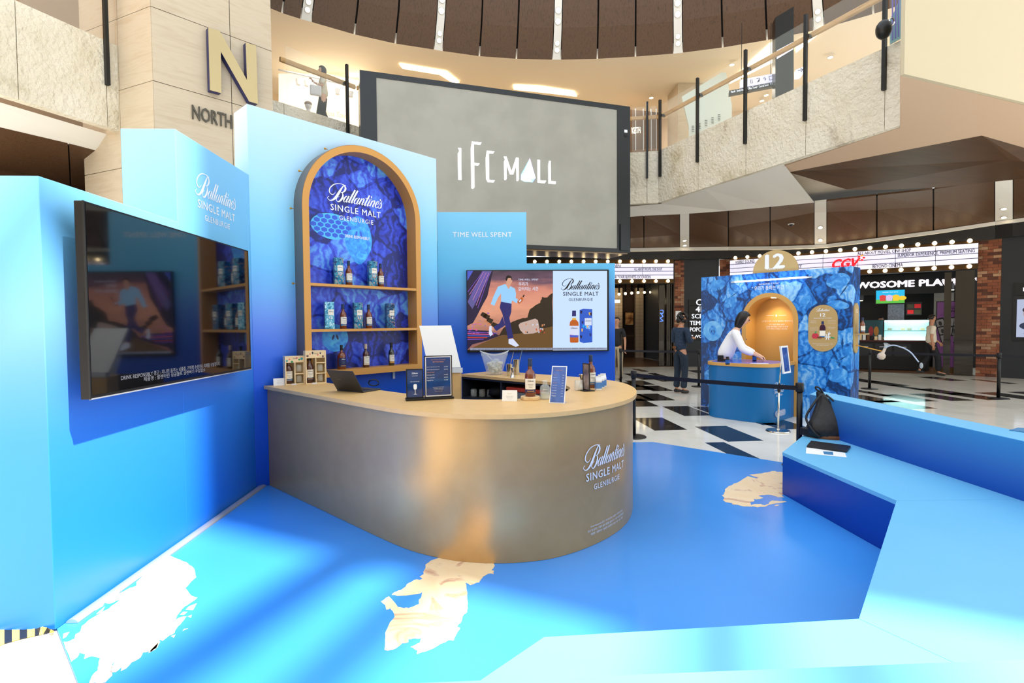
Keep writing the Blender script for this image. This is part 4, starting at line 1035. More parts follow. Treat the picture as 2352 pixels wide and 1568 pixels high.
# bottle and carton on the pale half
def z8(pts): return [(1290+x/15.68, 700+y/15.68) for x, y in pts]
scr(z8([(378, 530), (520, 530), (600, 620), (612, 740), (605, 1330), (570, 1360), (330, 1360), (298, 1330), (285, 740), (300, 610)]), e_amber, 0.002)
scr(z8([(380, 205), (515, 205), (518, 410), (370, 410)]), e_navy, 0.003); scr(z8([(378, 470), (518, 470), (518, 540), (378, 540)]), e_gold, 0.003)
scr(z8([(285, 755), (610, 755), (605, 1110), (290, 1070)]), e_white, 0.003); scr(z8([(300, 1085), (605, 1095), (590, 1170), (300, 1170)]), e_blueg, 0.0034)
scr(z8([(645, 180), (780, 140), (1100, 155), (1105, 1340), (790, 1375), (645, 1320)]), emi('screen_carton_blue', (40, 90, 200)), 0.002)
for k in range(16):
    x, y = rnd.uniform(660, 1040), rnd.uniform(180, 1280); scr(z8(jag([(x, y), (x+70, y-10), (x+60, y+100), (x+5, y+80)], 14, 2, k)), (emi('screen_carton_b2', (60, 130, 240)), e_navy, emi('screen_carton_b3', (30, 160, 240)), e_night, e_gold)[k % 5], 0.0024+0.00002*k)
scr(z8([(830, 480), (1080, 475), (1080, 735), (830, 740)]), e_white, 0.0036)
text('lettering', '15', e_white, tv2, Fs(1351, 752, 0.004), h=0.035, bold=0.03)
script_word(tv2, Fs(1351, 738, 0.004), e_ink, 0.08, n=2); script_word(tv2, Fs(1318.5, 755, 0.004), e_ink, 0.095, n=2)

# ================================================================== THINGS ON THE COUNTER
ZI = ZC+0.0008
def at(px, py, z=ZI): return G(px, py, z)
def look(p, extra=0.0): return math.atan2(-p.x, p.y)*1.0+extra     # rotation that turns -Y toward the camera
def place(px, py, extra=0.0, z=ZI):
    p = at(px, py, z); return Matrix.Translation(p) @ Matrix.Rotation(look(p, extra), 4, 'Z')
# gift boxes with a bottle and tumblers
M_pine = noisy('pale_pine', [(0.3, (232, 206, 158)), (0.6, (242, 220, 178)), (0.8, (236, 210, 164))], 8, 0.6, 5, 0.5, stretch=(1, 1, 6))
M_tumbler = mat('tumbler_glass', (235, 238, 232), 0.03, alpha=0.32, coat=0.6, spec=0.8)
M_teal = mat('print_teal', (60, 160, 168), 0.6); M_rose = mat('print_rose', (224, 140, 120), 0.6); M_leaf = mat('print_leaf', (60, 150, 96), 0.6); M_plum = mat('print_plum', (84, 56, 78), 0.6)
def giftbox(label, T, W, H, D=0.10, teal=True):
    g = thing('gift_box', label, 'gift box', T); t = 0.01
    mk('side', vbox(-W/2, -W/2+t, -D/2, D/2, 0, H), M_pine, g, T); mk('side', vbox(W/2-t, W/2, -D/2, D/2, 0, H), M_pine, g, T)
    mk('top', vbox(-W/2+t, W/2-t, -D/2, D/2, H-t, H), M_pine, g, T); mk('bottom', vbox(-W/2+t, W/2-t, -D/2, D/2, 0, t), M_pine, g, T)
    mk('back', vbox(-W/2+t, W/2-t, D/2-0.006, D/2, t, H-t), M_pine, g, T)
    mk('divider', vbox(-0.004, 0.004, -D/2, D/2-.006, t, H*0.80), M_pine, g, T)
    for zz in (0.30, 0.62) if not teal else (0.36,): mk('shelf_board', vbox(0.004, W/2-t, -D/2, D/2-.006, H*zz, H*zz+.008), M_pine, g, T)
    fp = mk('front_panel', vbox(-W/2+t, W/2-t, -D/2+0.004, -D/2+0.01, H*0.78, H-t), M_pine, g, T)
    rn = random.Random(3 if teal else 8)
    for k in range(7):
        x = (-W*0.4+k*W*0.125); y = H*0.88+rn.uniform(-.02, .02)
        m_ = ((M_teal, M_rose, M_leaf) if teal else (M_plum, M_rose, M_bandn))[k % 3]
        if k == 3: continue
        decal([(a, b) for a, b in blob(x, y, rn.uniform(.006, .014), rn.uniform(.008, .018), .2, 12)], m_, g, T @ frame((0, -D/2+0.0034, 0), (1, 0, 0), (0, 0, 1)), 0, 'print_motif')
    script_word(g, T @ frame((0, -D/2+0.0032, H*0.90), (1, 0, 0), (0, 0, 1)), M_inkgrey, 0.045, n=2)
    mk('price_tag', vbox(-W*.22, -W*.22+.05, -D/2-.012, -D/2-.01, 0, .014), M_whitepl, g, T)
    for zz in (0.03, 0.40) if teal else (0.03, 0.33):
        tb_ = mk('tumbler', tr(vlathe([(.026, 0), (.029, .004), (.031, .07), (.029, .07), (.027, .012), (.001, .012)], 16), Matrix.Translation((W*.25, 0.0, H*zz+.012))), M_tumbler, g, T)
        for p in tb_.data.polygons: p.use_smooth = True
    return g
def colpt(px, b):
    best = min((abs((lambda c: CXP+FPX*c[0]/c[2])(RW.T @ (np.array(cpt(-1.1+.6*k/300, b)+ZV*ZI)-CAM))-px), k) for k in range(301))
    return cpt(-1.1+.6*best[1]/300, b)+ZV*ZI
def cplace(px, b, extra=0.0):
    p = colpt(px, b); return Matrix.Translation(p) @ Matrix.Rotation(look(p, extra), 4, 'Z')
T1 = cplace(676, 2.09, 0.22); T2 = cplace(724, 2.0, 0.22)
giftbox('shorter pine gift box with tropical print, a bottle and two tumblers', T1, 0.185, 0.285)
giftbox('taller pine gift box with figures printed on it, a bottle and tumblers', T2, 0.20, 0.335, teal=False)
make_bottle('dark whisky bottle standing inside the shorter pine gift box', T1 @ Matrix.Translation((-0.05, 0.0, 0.0105)), M_amberd, M_capblue, 0.262)
make_bottle('dark whisky bottle standing inside the taller pine gift box', T2 @ Matrix.Translation((-0.052, 0.0, 0.0105)), M_amberd, M_capdk, 0.285, band=M_bandn)
# small white tent cards
M_card = mat('white_card', (238, 240, 242), 0.6); M_cardink = mat('pale_gold_ink', (196, 178, 132), 0.6)
def tent(label, T, W=0.10, H=0.07):
    t = thing('tent_card', label, 'card', T)
    mk('front', ([(-W/2, -.02, 0), (W/2, -.02, 0), (W/2, 0, H), (-W/2, 0, H), (-W/2, -.018, 0), (W/2, -.018, 0), (W/2, .001, H), (-W/2, .001, H)], vbox(0, 1, 0, 1, 0, 1)[1]), M_card, t, T)
    mk('back', ([(-W/2, .02, 0), (W/2, .02, 0), (W/2, .002, H), (-W/2, .002, H), (-W/2, .022, 0), (W/2, .022, 0), (W/2, .004, H), (-W/2, .004, H)], vbox(0, 1, 0, 1, 0, 1)[1]), M_card, t, T)
    Tf = T @ frame((0, -.0125, H*0.5), (1, 0, 0), (0, .274, .962))
    text('lettering', 'Ballantine\'s', M_cardink, t, Tf @ Matrix.Translation((0, H*.2, .0012)), w=W*.3, shear=0.3)
    for k in range(3): text('fine_print', '싱글몰트 글렌버기 시음 안내', M_inkgrey, t, Tf @ Matrix.Translation((0, -H*(.05+.13*k), .0012)), w=W*(.5-.08*k))
    return t
tent('small white tent card at the wall end of the counter beside the gift boxes', cplace(641, 2.12, 0.1))
tent('small white tent card beside the bottle on the wooden slice', place(1171, 920, -0.12), 0.115, 0.08)
# laptop with its lid open toward the staff side
H1, H2, D2 = at(772, 897), at(836, 902), at(884, 891)
lx = (H2-H1).normalized(); lyd = (D2-H2)-lx*((D2-H2).dot(lx)); lyd.normalize()
lap = thing('laptop', 'dark grey laptop standing open on the counter with its lid back showing', 'laptop', H1.lerp(H2, .5))
TL = frame(H1.lerp(H2, .5), lx, lyd)
LW = 0.32; M_lap = mat('graphite_metal', (72, 74, 78), 0.35, 0.6); M_key = mat('laptop_keys', (28, 30, 34), 0.4)
deck = mk('deck', vbox(-LW/2, LW/2, 0, 0.22, 0.0, 0.014), M_lap, lap, TL, bev=0.003)
for r_ in range(5):
    for c_ in range(12): mk('key', vbox(-.135+c_*.0228, -.135+c_*.0228+.019, .03+r_*.021, .03+r_*.021+.017, .014, .0155), M_key, deck, TL)
lidT = TL @ Matrix.Translation((0, 0.0, 0.012)) @ Matrix.Rotation(math.radians(62), 4, 'X')
lid = mk('lid', vbox(-LW/2, LW/2, -0.004, 0.004, 0, 0.215), M_lap, lap, TL @ Matrix.Translation((0, 0.0, 0.014)) @ Matrix.Rotation(math.radians(32), 4, 'X'), bev=0.003)
text('badge', 'SAMSUNG', mat('badge_metal', (150, 150, 146), 0.3, 0.8), lid, TL @ Matrix.Translation((0, 0.0, 0.014)) @ Matrix.Rotation(math.radians(32), 4, 'X') @ frame((-.06, -.0046, .12), (1, 0, 0), (0, 0, 1)), w=0.05)
# cable loop beside it
lpq = at(858, 886)
mk('cable_tie', vtube([tuple(lpq+Vector((0.05*math.cos(t), 0.012*t/3, 0.03+0.03*math.sin(t)))) for t in [k*0.35 for k in range(18)]], 0.006), M_black, label='short black cable looped on the counter behind the laptop', cat='cable')
# two framed menus in a black stand
M_menu = noisy('navy_menu_print', [(0.35, (16, 44, 96)), (0.6, (24, 60, 122)), (0.75, (40, 110, 170)), (0.85, (110, 180, 220))], 7, 0.12, 4, 1.5, coat=0.5)
def lines(par, T, rows, W, m1, m2, dz=0.0014):
    for k, (y, x0, x1, al) in enumerate(rows):
        mk('print_line', ([(x0*W, y, dz), (x1*W, y, dz), (x1*W, y+.0035, dz), (x0*W, y+.0035, dz)], [(0, 1, 2, 3)]), m1 if al else m2, par, T)
TM = place(988, 917, 0.16)
menu = thing('menu_stand', 'black double table stand holding two navy whisky menus', 'menu stand', TM)
mk('base', vbox(-.19, .185, -.035, .045, 0, .018), M_black, menu, TM, bev=0.003)
def framed(x0, x1, z0, z1, y, white=True):
    f = mk('frame', vring([(x0, z0), (x1, z0), (x1, z1), (x0, z1)], [(x0+.007, z0+.007), (x1-.007, z0+.007), (x1-.007, z1-.007), (x0+.007, z1-.007)], -.006, .006), M_black, menu, TM @ frame((0, y, 0), (1, 0, 0), (0, 0, 1)))
    sh = mk('menu_sheet', vbox(x0+.007, x1-.007, y-.002, y+.002, z0+.007, z1-.007), M_card if white else M_menu, menu, TM)
    if white: mk('menu_print', vbox(x0+.014, x1-.014, y-.0032, y-.002, z0+.016, z1-.014), M_menu, menu, TM)
    return TM @ frame(((x0+x1)/2, y-.0036, (z0+z1)/2), (1, 0, 0), (0, 0, 1))
TR = framed(-.045, .175, .018, .345, -.012)
TLm = framed(-.185, -.052, .018, .245, -.004, False)
M_copper = mat('copper_print', (204, 140, 100), 0.4)
text('lettering', 'BOTTLE MENU', M_copper, menu, TR @ Matrix.Translation((0, .115, .001)), w=.085, bold=.01)
text('lettering', 'BALLANTINE\'S MALT LOUNGE', M_copper, menu, TR @ Matrix.Translation((0, .132, .001)), w=.11)
for k in range(6):
    text('menu_line', ['Ballantine\'s Single Malt Glenburgie 12YO', 'Ballantine\'s Single Malt Glenburgie 15YO', 'SINGLE MALT', 'Glenburgie 18YO', 'Miltonduff 15YO', 'Highball Set'][k], M_copper if k == 2 else M_print, menu, TR @ Matrix.Translation((-.09, .075-.021*k, .001)), w=(.10, .10, .06, .06, .06, .05)[k], align='L')
    if k != 2: text('menu_line', ['320,000', '280,000', '', '180,000', '140,000', '90,000'][k]+'원', M_print, menu, TR @ Matrix.Translation((.045, .075-.021*k, .001)), w=.03, align='L')
for k in range(4): text('menu_line', '모든 메뉴에는 안주가 포함되어 있습니다', M_print, menu, TR @ Matrix.Translation((0, -.085-.011*k, .001)), w=.09-.01*k)
script_word(menu, TLm @ Matrix.Translation((0, .075, .001)), M_print, .05, n=2)
text('menu_line', 'SINGLE MALT', M_print, menu, TLm @ Matrix.Translation((0, .06, .001)), w=.045)
text('menu_line', '위스키 한 잔의 여유', M_print, menu, TLm @ Matrix.Translation((0, .015, .001)), w=.07)
gl = [(-.012, -.035), (-.014, -.012), (-.01, 0.0), (.01, 0.0), (.014, -.012), (.012, -.035), (.002, -.045), (.002, -.075), (.014, -.08), (-.014, -.08), (-.002, -.075), (-.002, -.045)]
decal([(x+.002, y-.005) for x, y in gl], M_print, menu, TLm, .0012, 'glass_print')
# leaning acrylic menu and tent
TG = place(1279, 926, -0.24)
am = thing('menu_stand', 'leaning clear acrylic stand with a tall narrow blue glass menu', 'menu stand', TG)
M_acr = mat('acrylic', (220, 224, 245), 0.04, alpha=0.35, coat=0.6)
la = math.radians(-20); TGp = TG @ Matrix.Rotation(la, 4, 'X')
mk('panel', vbox(-.058, .058, -.002, .002, 0.0, .285), M_card, am, TGp)
mk('menu_print', vbox(-.052, .052, -.0032, -.002, .006, .278), noisy('blue_menu_print', [(0.35, (34, 70, 150)), (0.6, (52, 94, 176)), (0.78, (80, 140, 214)), (0.88, (140, 196, 240))], 8, 0.12, 4, 1.5, coat=0.5), am, TGp)
mk('foot', vbox(-.058, .058, .0, .09, 0.0, .003), M_acr, am, TG)
TGf = TGp @ frame((0, -.0036, 0), (1, 0, 0), (0, 0, 1))
text('lettering', 'GLASS MENU', M_copper, am, TGf @ Matrix.Translation((0, .25, .001)), w=.05, bold=.01)
for k in range(9):
    text('menu_line', ['SINGLE MALT', 'Glenburgie 12YO', 'Glenburgie 15YO', 'HIGHBALL', 'Ginger Highball', 'Classic Highball', 'Tonic Highball', 'Espresso', 'Water'][k], M_copper if k in (0, 3) else M_print, am, TGf @ Matrix.Translation((-.044, .215-.02*k, .001)), w=.034, align='L')
    text('menu_line', ['12,000', '15,000', '18,000', '9,000'][k % 4], M_print, am, TGf @ Matrix.Translation((.026, .213-.02*k, .001)), w=.016, align='L')
# wooden slice, bottle, clear decanter
ps = at(1218, 917)
M_bark = noisy('birch_slice', [(0.3, (206, 172, 124)), (0.6, (226, 198, 152)), (0.8, (196, 158, 110))], 20, 0.7, 5, 1.0)
mk('wood_slice', vlathe([(.074, 0), (.076, .003), (.076, .022), (.073, .026), (.001, .026)], 22), M_bark, T=Matrix.Translation(ps), label='round slice of birch wood under the front whisky bottle', cat='wood slice', smooth=False)
make_bottle('amber whisky bottle with white label standing on the wooden slice', Matrix.Translation(ps+Vector((0, 0, .0265))) @ Matrix.Rotation(look(ps, 0.1), 4, 'Z'), M_amber, M_capblue, 0.292, band=M_bandn, fat=1.05)
pd = at(1252, 916)
dec = thing('decanter', 'small clear glass bottle half full of water behind the leaning menu', 'decanter', Matrix.Translation(pd))
flatshade(mk('glass', vlathe([(.038, 0), (.04, .004), (.04, .088), (.034, .104), (.02, .112), (.018, .135), (.024, .142), (.02, .146)], 20), M_clearg, dec, WM[dec]), 50)
mk('water', vlathe([(.034, .006), (.0365, .012), (.0365, .052), (.001, .053)], 20), mat('water', (214, 222, 214), 0.02, alpha=0.5, coat=.6), dec, WM[dec])
script_word(dec, WM[dec] @ frame((-.004, -.042, .075), (1, 0, 0), (0, 0, 1)), M_print, .04, n=2)
# whisky bottle, black menu, jigger, tumbler, water cartons at the far end
pb_ = at(1357, 890)
make_bottle('amber whisky bottle behind the black framed card at the far end of the counter', Matrix.Translation(pb_) @ Matrix.Rotation(look(pb_, 0.6), 4, 'Z'), M_amber, M_capblue, 0.30, band=M_bandb, fat=1.05)
TB_ = place(1347, 897, -1.05)
bm_ = thing('menu_stand', 'narrow black framed card standing edge on at the far end of the counter', 'menu stand', TB_)
mk('base', vbox(-.06, .06, -.05, .05, 0, .006), M_black, bm_, TB_)
mk('frame', vring([(-.055, .006), (.055, .006), (.055, .24), (-.055, .24)], [(-.05, .012), (.05, .012), (.05, .234), (-.05, .234)], -.006, .006), M_black, bm_, TB_ @ frame((0, 0, 0), (1, 0, 0), (0, 0, 1)))
mk('card', vbox(-.05, .05, -.002, .002, .012, .234), noisy('photo_card', [(0.3, (60, 70, 96)), (0.5, (150, 130, 120)), (0.7, (200, 196, 196))], 9, 0.15, 3, coat=0.5), bm_, TB_)
def tumbler(label, p, s=1.0):
    o = mk('tumbler', vlathe([(.034*s, 0), (.038*s, .004), (.038*s, .088*s), (.0355*s, .088*s), (.034*s, .016*s), (.001, .016*s)], 20), M_tumbler, T=Matrix.Translation(p), label=label, cat='tumbler', smooth=True); return o
tumbler('empty clear glass tumbler in front of the black framed card', at(1329, 896))
M_steel = mat('polished_steel', (206, 204, 198), 0.16, 1.0)
def jigger(label, p, s=1.0):
    return flatshade(mk('jigger', vlathe([(.024*s, 0), (.0225*s, .002*s), (.006*s, .052*s), (.022*s, .096*s), (.02*s, .096*s), (.004*s, .06*s)], 18), M_steel, T=Matrix.Translation(p), label=label, cat='jigger'), 60)
jigger('steel jigger standing behind the tumbler at the far end of the counter', at(1336, 889), 1.25)
def water_carton(label, p, rz, s=1.0):
    c = thing('water_carton', label, 'carton', Matrix.Translation(p) @ Matrix.Rotation(rz, 4, 'Z'), 'paper water cartons on the counter'); T = WM[c]
    W = .026*s
    mk('body', ([(-W, -W, 0), (W, -W, 0), (W, W, 0), (-W, W, 0), (-W, -W, .082*s), (W, -W, .082*s), (W, W, .082*s), (-W, W, .082*s), (-W, -.004, .112*s), (W, -.004, .112*s), (W, .004, .112*s), (-W, .004, .112*s)],
        [(0, 3, 2, 1), (0, 1, 5, 4), (1, 2, 6, 5), (2, 3, 7, 6), (3, 0, 4, 7), (4, 5, 9, 8), (6, 7, 11, 10), (8, 9, 10, 11), (5, 6, 10, 9), (7, 4, 8, 11)]), M_whitepl, c, T)
    mk('printed_band', vbox(-W-.0006, W+.0006, -W-.0006, W+.0006, .014*s, .068*s), M_bandblue2, c, T)
    mk('spout_fold', vbox(-W, W, -.002, .002, .112*s, .124*s), M_whitepl, c, T)
    return c
M_bandblue2 = mat('carton_blue', (74, 130, 206), 0.5)
for k, (px, py) in enumerate([(1374, 895), (1380, 891), (1385, 888)]):
    water_carton(['white and blue paper water carton, nearest of the three at the counter end', 'white and blue paper water carton, middle one of the three at the counter end', 'white and blue paper water carton, farthest of the three at the counter end'][k], at(px, py), look(at(px, py), 0.25), 1.0)
# ---- ice bucket and bar tools on the far worktop
pi_ = at(1136, 860)
ice = thing('ice_bucket', 'clear plastic ice bucket with wavy rim full of ice cubes', 'ice bucket', Matrix.Translation(pi_) @ Matrix.Rotation(look(pi_), 4, 'Z'))
def bucket(th):
    V, Fc = [], []; n = 36; lv = 8
    for i in range(lv+1):
        t = i/lv
        for k in range(n):
            a = 2*math.pi*k/n; rx = (0.088+0.078*t)-th; ry = (0.068+0.035*t)-th
            top = 0.255+0.022*math.cos(2*a)
            V.append((rx*math.cos(a), ry*math.sin(a), th+t*(top-th)))
    for i in range(lv):
        for k in range(n): j = (k+1) % n; Fc.append((i*n+k, i*n+j, (i+1)*n+j, (i+1)*n+k))
    Fc.append(tuple(range(n-1, -1, -1)))
    return V, Fc
M_plastic = mat('clear_plastic', (226, 236, 244), 0.04, alpha=0.30, coat=0.7, spec=0.8)
mk('bucket', bucket(0.0), M_plastic, ice, WM[ice], smooth=True)
rimp = [(0.166*math.cos(2*math.pi*k/48), 0.103*math.sin(2*math.pi*k/48), 0.255+0.022*math.cos(4*math.pi*k/48)) for k in range(49)]
mk('rim', vtube(rimp, 0.0035, 6), mat('rim_plastic', (236, 242, 248), 0.1, alpha=0.75), ice, WM[ice], smooth=True)
for sx in (-1, 1): mk('handle_hole', vtube([(sx*(0.147+.002*math.cos(2*math.pi*k/20)), 0.036*math.cos(2*math.pi*k/20), 0.232+0.014*math.sin(2*math.pi*k/20)) for k in range(21)], 0.0025, 5), MATS['rim_plastic'], ice, WM[ice])
M_ice = mat('ice', (226, 228, 220), 0.25, alpha=0.72, coat=0.4)
rnd = random.Random(11)
for k in range(46):
    a = rnd.uniform(0, 6.28); r = math.sqrt(rnd.random()); z = rnd.uniform(0.012, 0.125); s = 0.017
    mk('ice_cube', vbox(-s, s, -s, s, -s, s), M_ice, ice, WM[ice] @ Matrix.Translation(((0.066+.12*z)*r*math.cos(a), (0.046+.09*z)*r*math.sin(a), z+.014)) @ Matrix.Rotation(rnd.uniform(0, 3), 4, 'Z') @ Matrix.Rotation(rnd.uniform(0, 3), 4, 'X'), bev=0.004, seg=1)
Tsc = WM[ice]
scoop = thing('ice_scoop', 'clear ice scoop stuck into the ice of the bucket', 'scoop', Tsc @ Matrix.Translation((0, 0, .12)))
mk('handle', vtube([(-.09, 0, .235), (-.02, 0, .165)], .007, 8), M_plastic, scoop, Tsc); mk('bowl', vball((0.02, 0, .165), .04, .035, .026), M_plastic, scoop, Tsc, smooth=True)
def cup(name, label, p, r0, r1, h, cat): return flatshade(mk(name, vlathe([(r0, 0), (r0*1.02, .003), (r1, h), (r1*.94, h), (r0*.9, .006), (.001, .006)], 22), M_steel, T=Matrix.Translation(p), label=label, cat=cat), 60)
cup('mixing_tin', 'short steel mixing tin beside the ice bucket', at(1170.5, 863), .031, .039, .135, 'mixing tin')
cup('shaker_tin', 'tall steel shaker tin behind the short tin', at(1186.5, 860), .033, .042, .175, 'shaker')
jigger('hourglass steel jigger in front of the shaker tin', at(1177, 866.5), 1.15)
p1_ = at(1168.5, 862); mk('bar_spoon', vtube([tuple(p1_+Vector((0.0, 0, .05))), tuple(p1_+Vector((.055, .0, .265)))], .004, 6), M_steel, label='thin steel bar spoon leaning in the short mixing tin', cat='spoon')
p2_ = at(1188, 860); mk('muddler', vtube([tuple(p2_+Vector((.01, 0, .05))), tuple(p2_+Vector((.03, 0, .17))), tuple(p2_+Vector((.062, 0, .29)))], [.005, .008, .004], 6), M_steel, label='long steel muddler leaning out of the tall shaker tin', cat='muddler')
# ---- white tilted board on a gold pedestal inside the counter
M_board = mat('white_foam_board', (238, 240, 240), 0.6)
yb_ = 5.30
q = [onY(963, 748, yb_+.02), onY(1036, 747, yb_+.02), onY(1058.5, 843, yb_-.12), onY(984, 846, yb_-.12)]
sg = thing('sign_easel', 'blank white tilted board on a gold pedestal inside the counter', 'sign', (-0.47, yb_, PLZ))
nq = (q[1]-q[0]).cross(q[3]-q[0]).normalized()
nq = nq if nq.y > 0 else -nq
mk('board', ([tuple(p) for p in q]+[tuple(p+nq*.02) for p in q], [(0, 1, 2, 3), (4, 7, 6, 5), (0, 4, 5, 1), (1, 5, 6, 2), (2, 6, 7, 3), (3, 7, 4, 0)]), M_board, sg)
ctr = (q[2]+q[3])/2
mk('ledge', vbox(ctr.x-.14, ctr.x+.175, ctr.y-.01, ctr.y+.05, ctr.z-.05, ctr.z-.005), M_whitepl, sg)
mk('pedestal', vbox(ctr.x-.14, ctr.x+.15, ctr.y+.0, ctr.y+.28, PLZ, ctr.z-.05), M_gold, sg)
# ---- things on the black shelves
M_smoke = mat('smoked_glass', (120, 130, 140), 0.05, alpha=0.4, coat=.5)
def on_shelf(x, d=-0.2, y=0.741): return TS @ Vector((x, y, d))
for k, x in enumerate((0.10, 0.19, 0.27)):
    o = mk('tumbler', vlathe([(.034, 0), (.038, .004), (.038, .088), (.0355, .088), (.034, .016), (.001, .016)], 18), M_tumbler, T=Matrix.Translation(on_shelf(x, -.1-.05*k)), label=['clear tumbler nearest the end of the black shelf', 'clear tumbler in the middle on the black shelf', 'clear tumbler innermost of three on the black shelf'][k], cat='tumbler', smooth=True, group='tumblers on the black shelf')
bag = vball((0, 0, .07), .15, .1, .075, 16, 10)
rn = random.Random(2)
mk('black_bag', ([(x+rn.uniform(-.012, .012), y+rn.uniform(-.012, .012), max(0, z+rn.uniform(-.012, .012))) for x, y, z in bag[0]], bag[1]), mat('black_cloth', (22, 23, 28), 0.7), T=Matrix.Translation(on_shelf(.44, -.22)), smooth=True, label='crumpled black bag lying on the black shelf', cat='bag')
tbx = thing('tool_box', 'grey storage box with a red lid on the black shelf', 'storage box', TS @ Matrix.Translation((.95, .741, -.2)))
mk('box', vbox(-.26, .26, 0, .12, -.15, .15), mat('grey_plastic', (120, 126, 132), 0.5), tbx, WM[tbx], bev=.01); mk('lid', vbox(-.27, .27, .12, .165, -.16, .16), mat('red_plastic', (190, 62, 40), 0.45), tbx, WM[tbx], bev=.008)

# ================================================================== THINGS ON AND BEHIND THE BENCH
M_nylon = noisy('black_nylon', [(0.4, (18, 19, 22)), (0.6, (30, 31, 35))], 30, 0.45, 4)
pk_ = G(1896, 1003, ZS+.001)
bp = thing('backpack', 'black slouching backpack with brown leather base on the bench seat', 'backpack', Matrix.Translation(pk_) @ Matrix.Rotation(look(pk_, 0.15), 4, 'Z')); Tb = WM[bp]
rn = random.Random(5)
def sack():
    V, Fc = [], []; n = 28
    rings = [(0.0, .165, .12, 0, 0), (.03, .185, .135, 0, 0), (.10, .185, .13, 0, .0), (.17, .16, .115, .012, .01), (.25, .125, .09, .02, .03), (.33, .085, .06, .01, .05), (.40, .05, .04, -.02, .06), (.45, .035, .022, -.045, .06), (.47, .02, .012, -.05, .06)]
    for i, (z, rx, ry, cx_, cy_) in enumerate(rings):
        for k in range(n):
            a = 2*math.pi*k/n; w_ = 1+0.10*math.sin(3*a+i*0.9)*(0.3 if i < 2 else 1)+rn.uniform(-.03, .03)
            ex = 0.75
            ca, sa = math.cos(a), math.sin(a)
            V.append((cx_+rx*w_*math.copysign(abs(ca)**ex, ca), cy_+ry*w_*math.copysign(abs(sa)**ex, sa), z))
    for i in range(len(rings)-1):
        for k in range(n): j = (k+1) % n; Fc.append((i*n+k, i*n+j, (i+1)*n+j, (i+1)*n+k))
    Fc.append(tuple(range(n-1, -1, -1))); Fc.append(tuple(range((len(rings)-1)*n, len(rings)*n)))
    return V, Fc
body = mk('body', sack(), M_nylon, bp, Tb, smooth=True)
M_leather = mat('brown_leather', (112, 66, 30), 0.5)
mk('leather_base', tr(vlathe([(.19, .0), (.192, .02), (.186, .035)], 24), Matrix.Scale(.74, 4, (0, 1, 0)) @ Matrix.Translation((.02, 0, .001))), M_leather, bp, Tb)
mk('carry_loop', vtube(catmull([(-.05, .05, .465), (-.085, .03, .49), (-.09, .02, .515), (-.05, .03, .50), (-.02, .05, .45)], 5), .009, 6), M_nylon, bp, Tb, smooth=True)
mk('strap', vtube(catmull([(-.04, .0, .45), (-.13, -.07, .33), (-.19, -.10, .2), (-.13, -.15, .08), (-.07, -.16, .02)], 6), .012, 6), M_nylon, bp, Tb, smooth=True)
mk('strap', vtube(catmull([(0.0, .0, .44), (.12, -.06, .33), (.17, -.08, .22), (.19, -.05, .1)], 6), .010, 6), M_nylon, bp, Tb, smooth=True)
mk('side_wing', vprism([(-.24, -.02), (-.15, -.09), (-.14, .05)], .01, .09), M_nylon, bp, Tb, bev=.01)
def flat_quad(name, px, z0, th, m, label, cat, seed=0):
    P = [G(x, y, z0) for x, y in px]
    return mk(name, ([tuple(p) for p in P]+[tuple(p+ZV*th) for p in P], vbox(0, 1, 0, 1, 0, 1)[1]), m, label=label, cat=cat)
paper = flat_quad('paper_sheet', [(1851, 1041), (1945, 1050), (1941, 1040), (1852, 1027)], ZS+.0005, .0012, M_card, 'white printed sheet lying on the bench under the black folder', 'paper')
mk('printed_block', ([tuple(G(x, y, ZS+.002)) for x, y in [(1893, 1043), (1914, 1044.5), (1913, 1037), (1890, 1036)]], [(0, 1, 2, 3)]), M_bandb, paper)
fold = flat_quad('folder', [(1853, 1027), (1945, 1039), (1954, 1027), (1863, 1015)], ZS+.0025, .016, M_nylon, 'black zip folder lying on the bench in front of the backpack', 'folder')
P = [G(2318, 988, ZK+.001), G(2380, 997, ZK+.001), G(2380, 985, ZK+.001), G(2338, 983, ZK+.001)]
card = mk('card', ([tuple(p) for p in P]+[tuple(p+ZV*.004) for p in P], vbox(0, 1, 0, 1, 0, 1)[1]), M_bandb, label='small blue printed card lying on top of the bench backrest', cat='card')
# striped hazard tape by the wall corner
M_tapek = mat('tape_black', (36, 38, 44), 0.3); M_tapey = mat('tape_yellow', (240, 206, 96), 0.35)
tape = thing('hazard_tape', 'crumpled black and yellow hazard tape on the floor by the wall corner', 'tape', G(30, 1455)+ZV*.003)
TPx = [(-40, 1432), (10, 1427), (45, 1428), (80, 1436), (108, 1442), (125, 1450)]; TPn = [(-40, 1500), (10, 1478), (45, 1468), (80, 1460), (100, 1456), (125, 1452)]
for i in range(5):
    a_, b_, c_, d_ = G(*TPx[i], .03), G(*TPx[i+1], .03), G(*TPn[i+1], .004), G(*TPn[i], .004)
    for k in range(2):
        t0, t1 = k/2, (k+1)/2
        sk = 0.25
        q_ = [a_.lerp(b_, t0), a_.lerp(b_, t1), d_.lerp(c_, min(1, t1)), d_.lerp(c_, t0)]
        mk('stripe', ([tuple(p) for p in q_]+[tuple(p+ZV*.003) for p in q_], vbox(0, 1, 0, 1, 0, 1)[1]), M_tapey if (i*2+k) % 2 else M_tapek, tape)

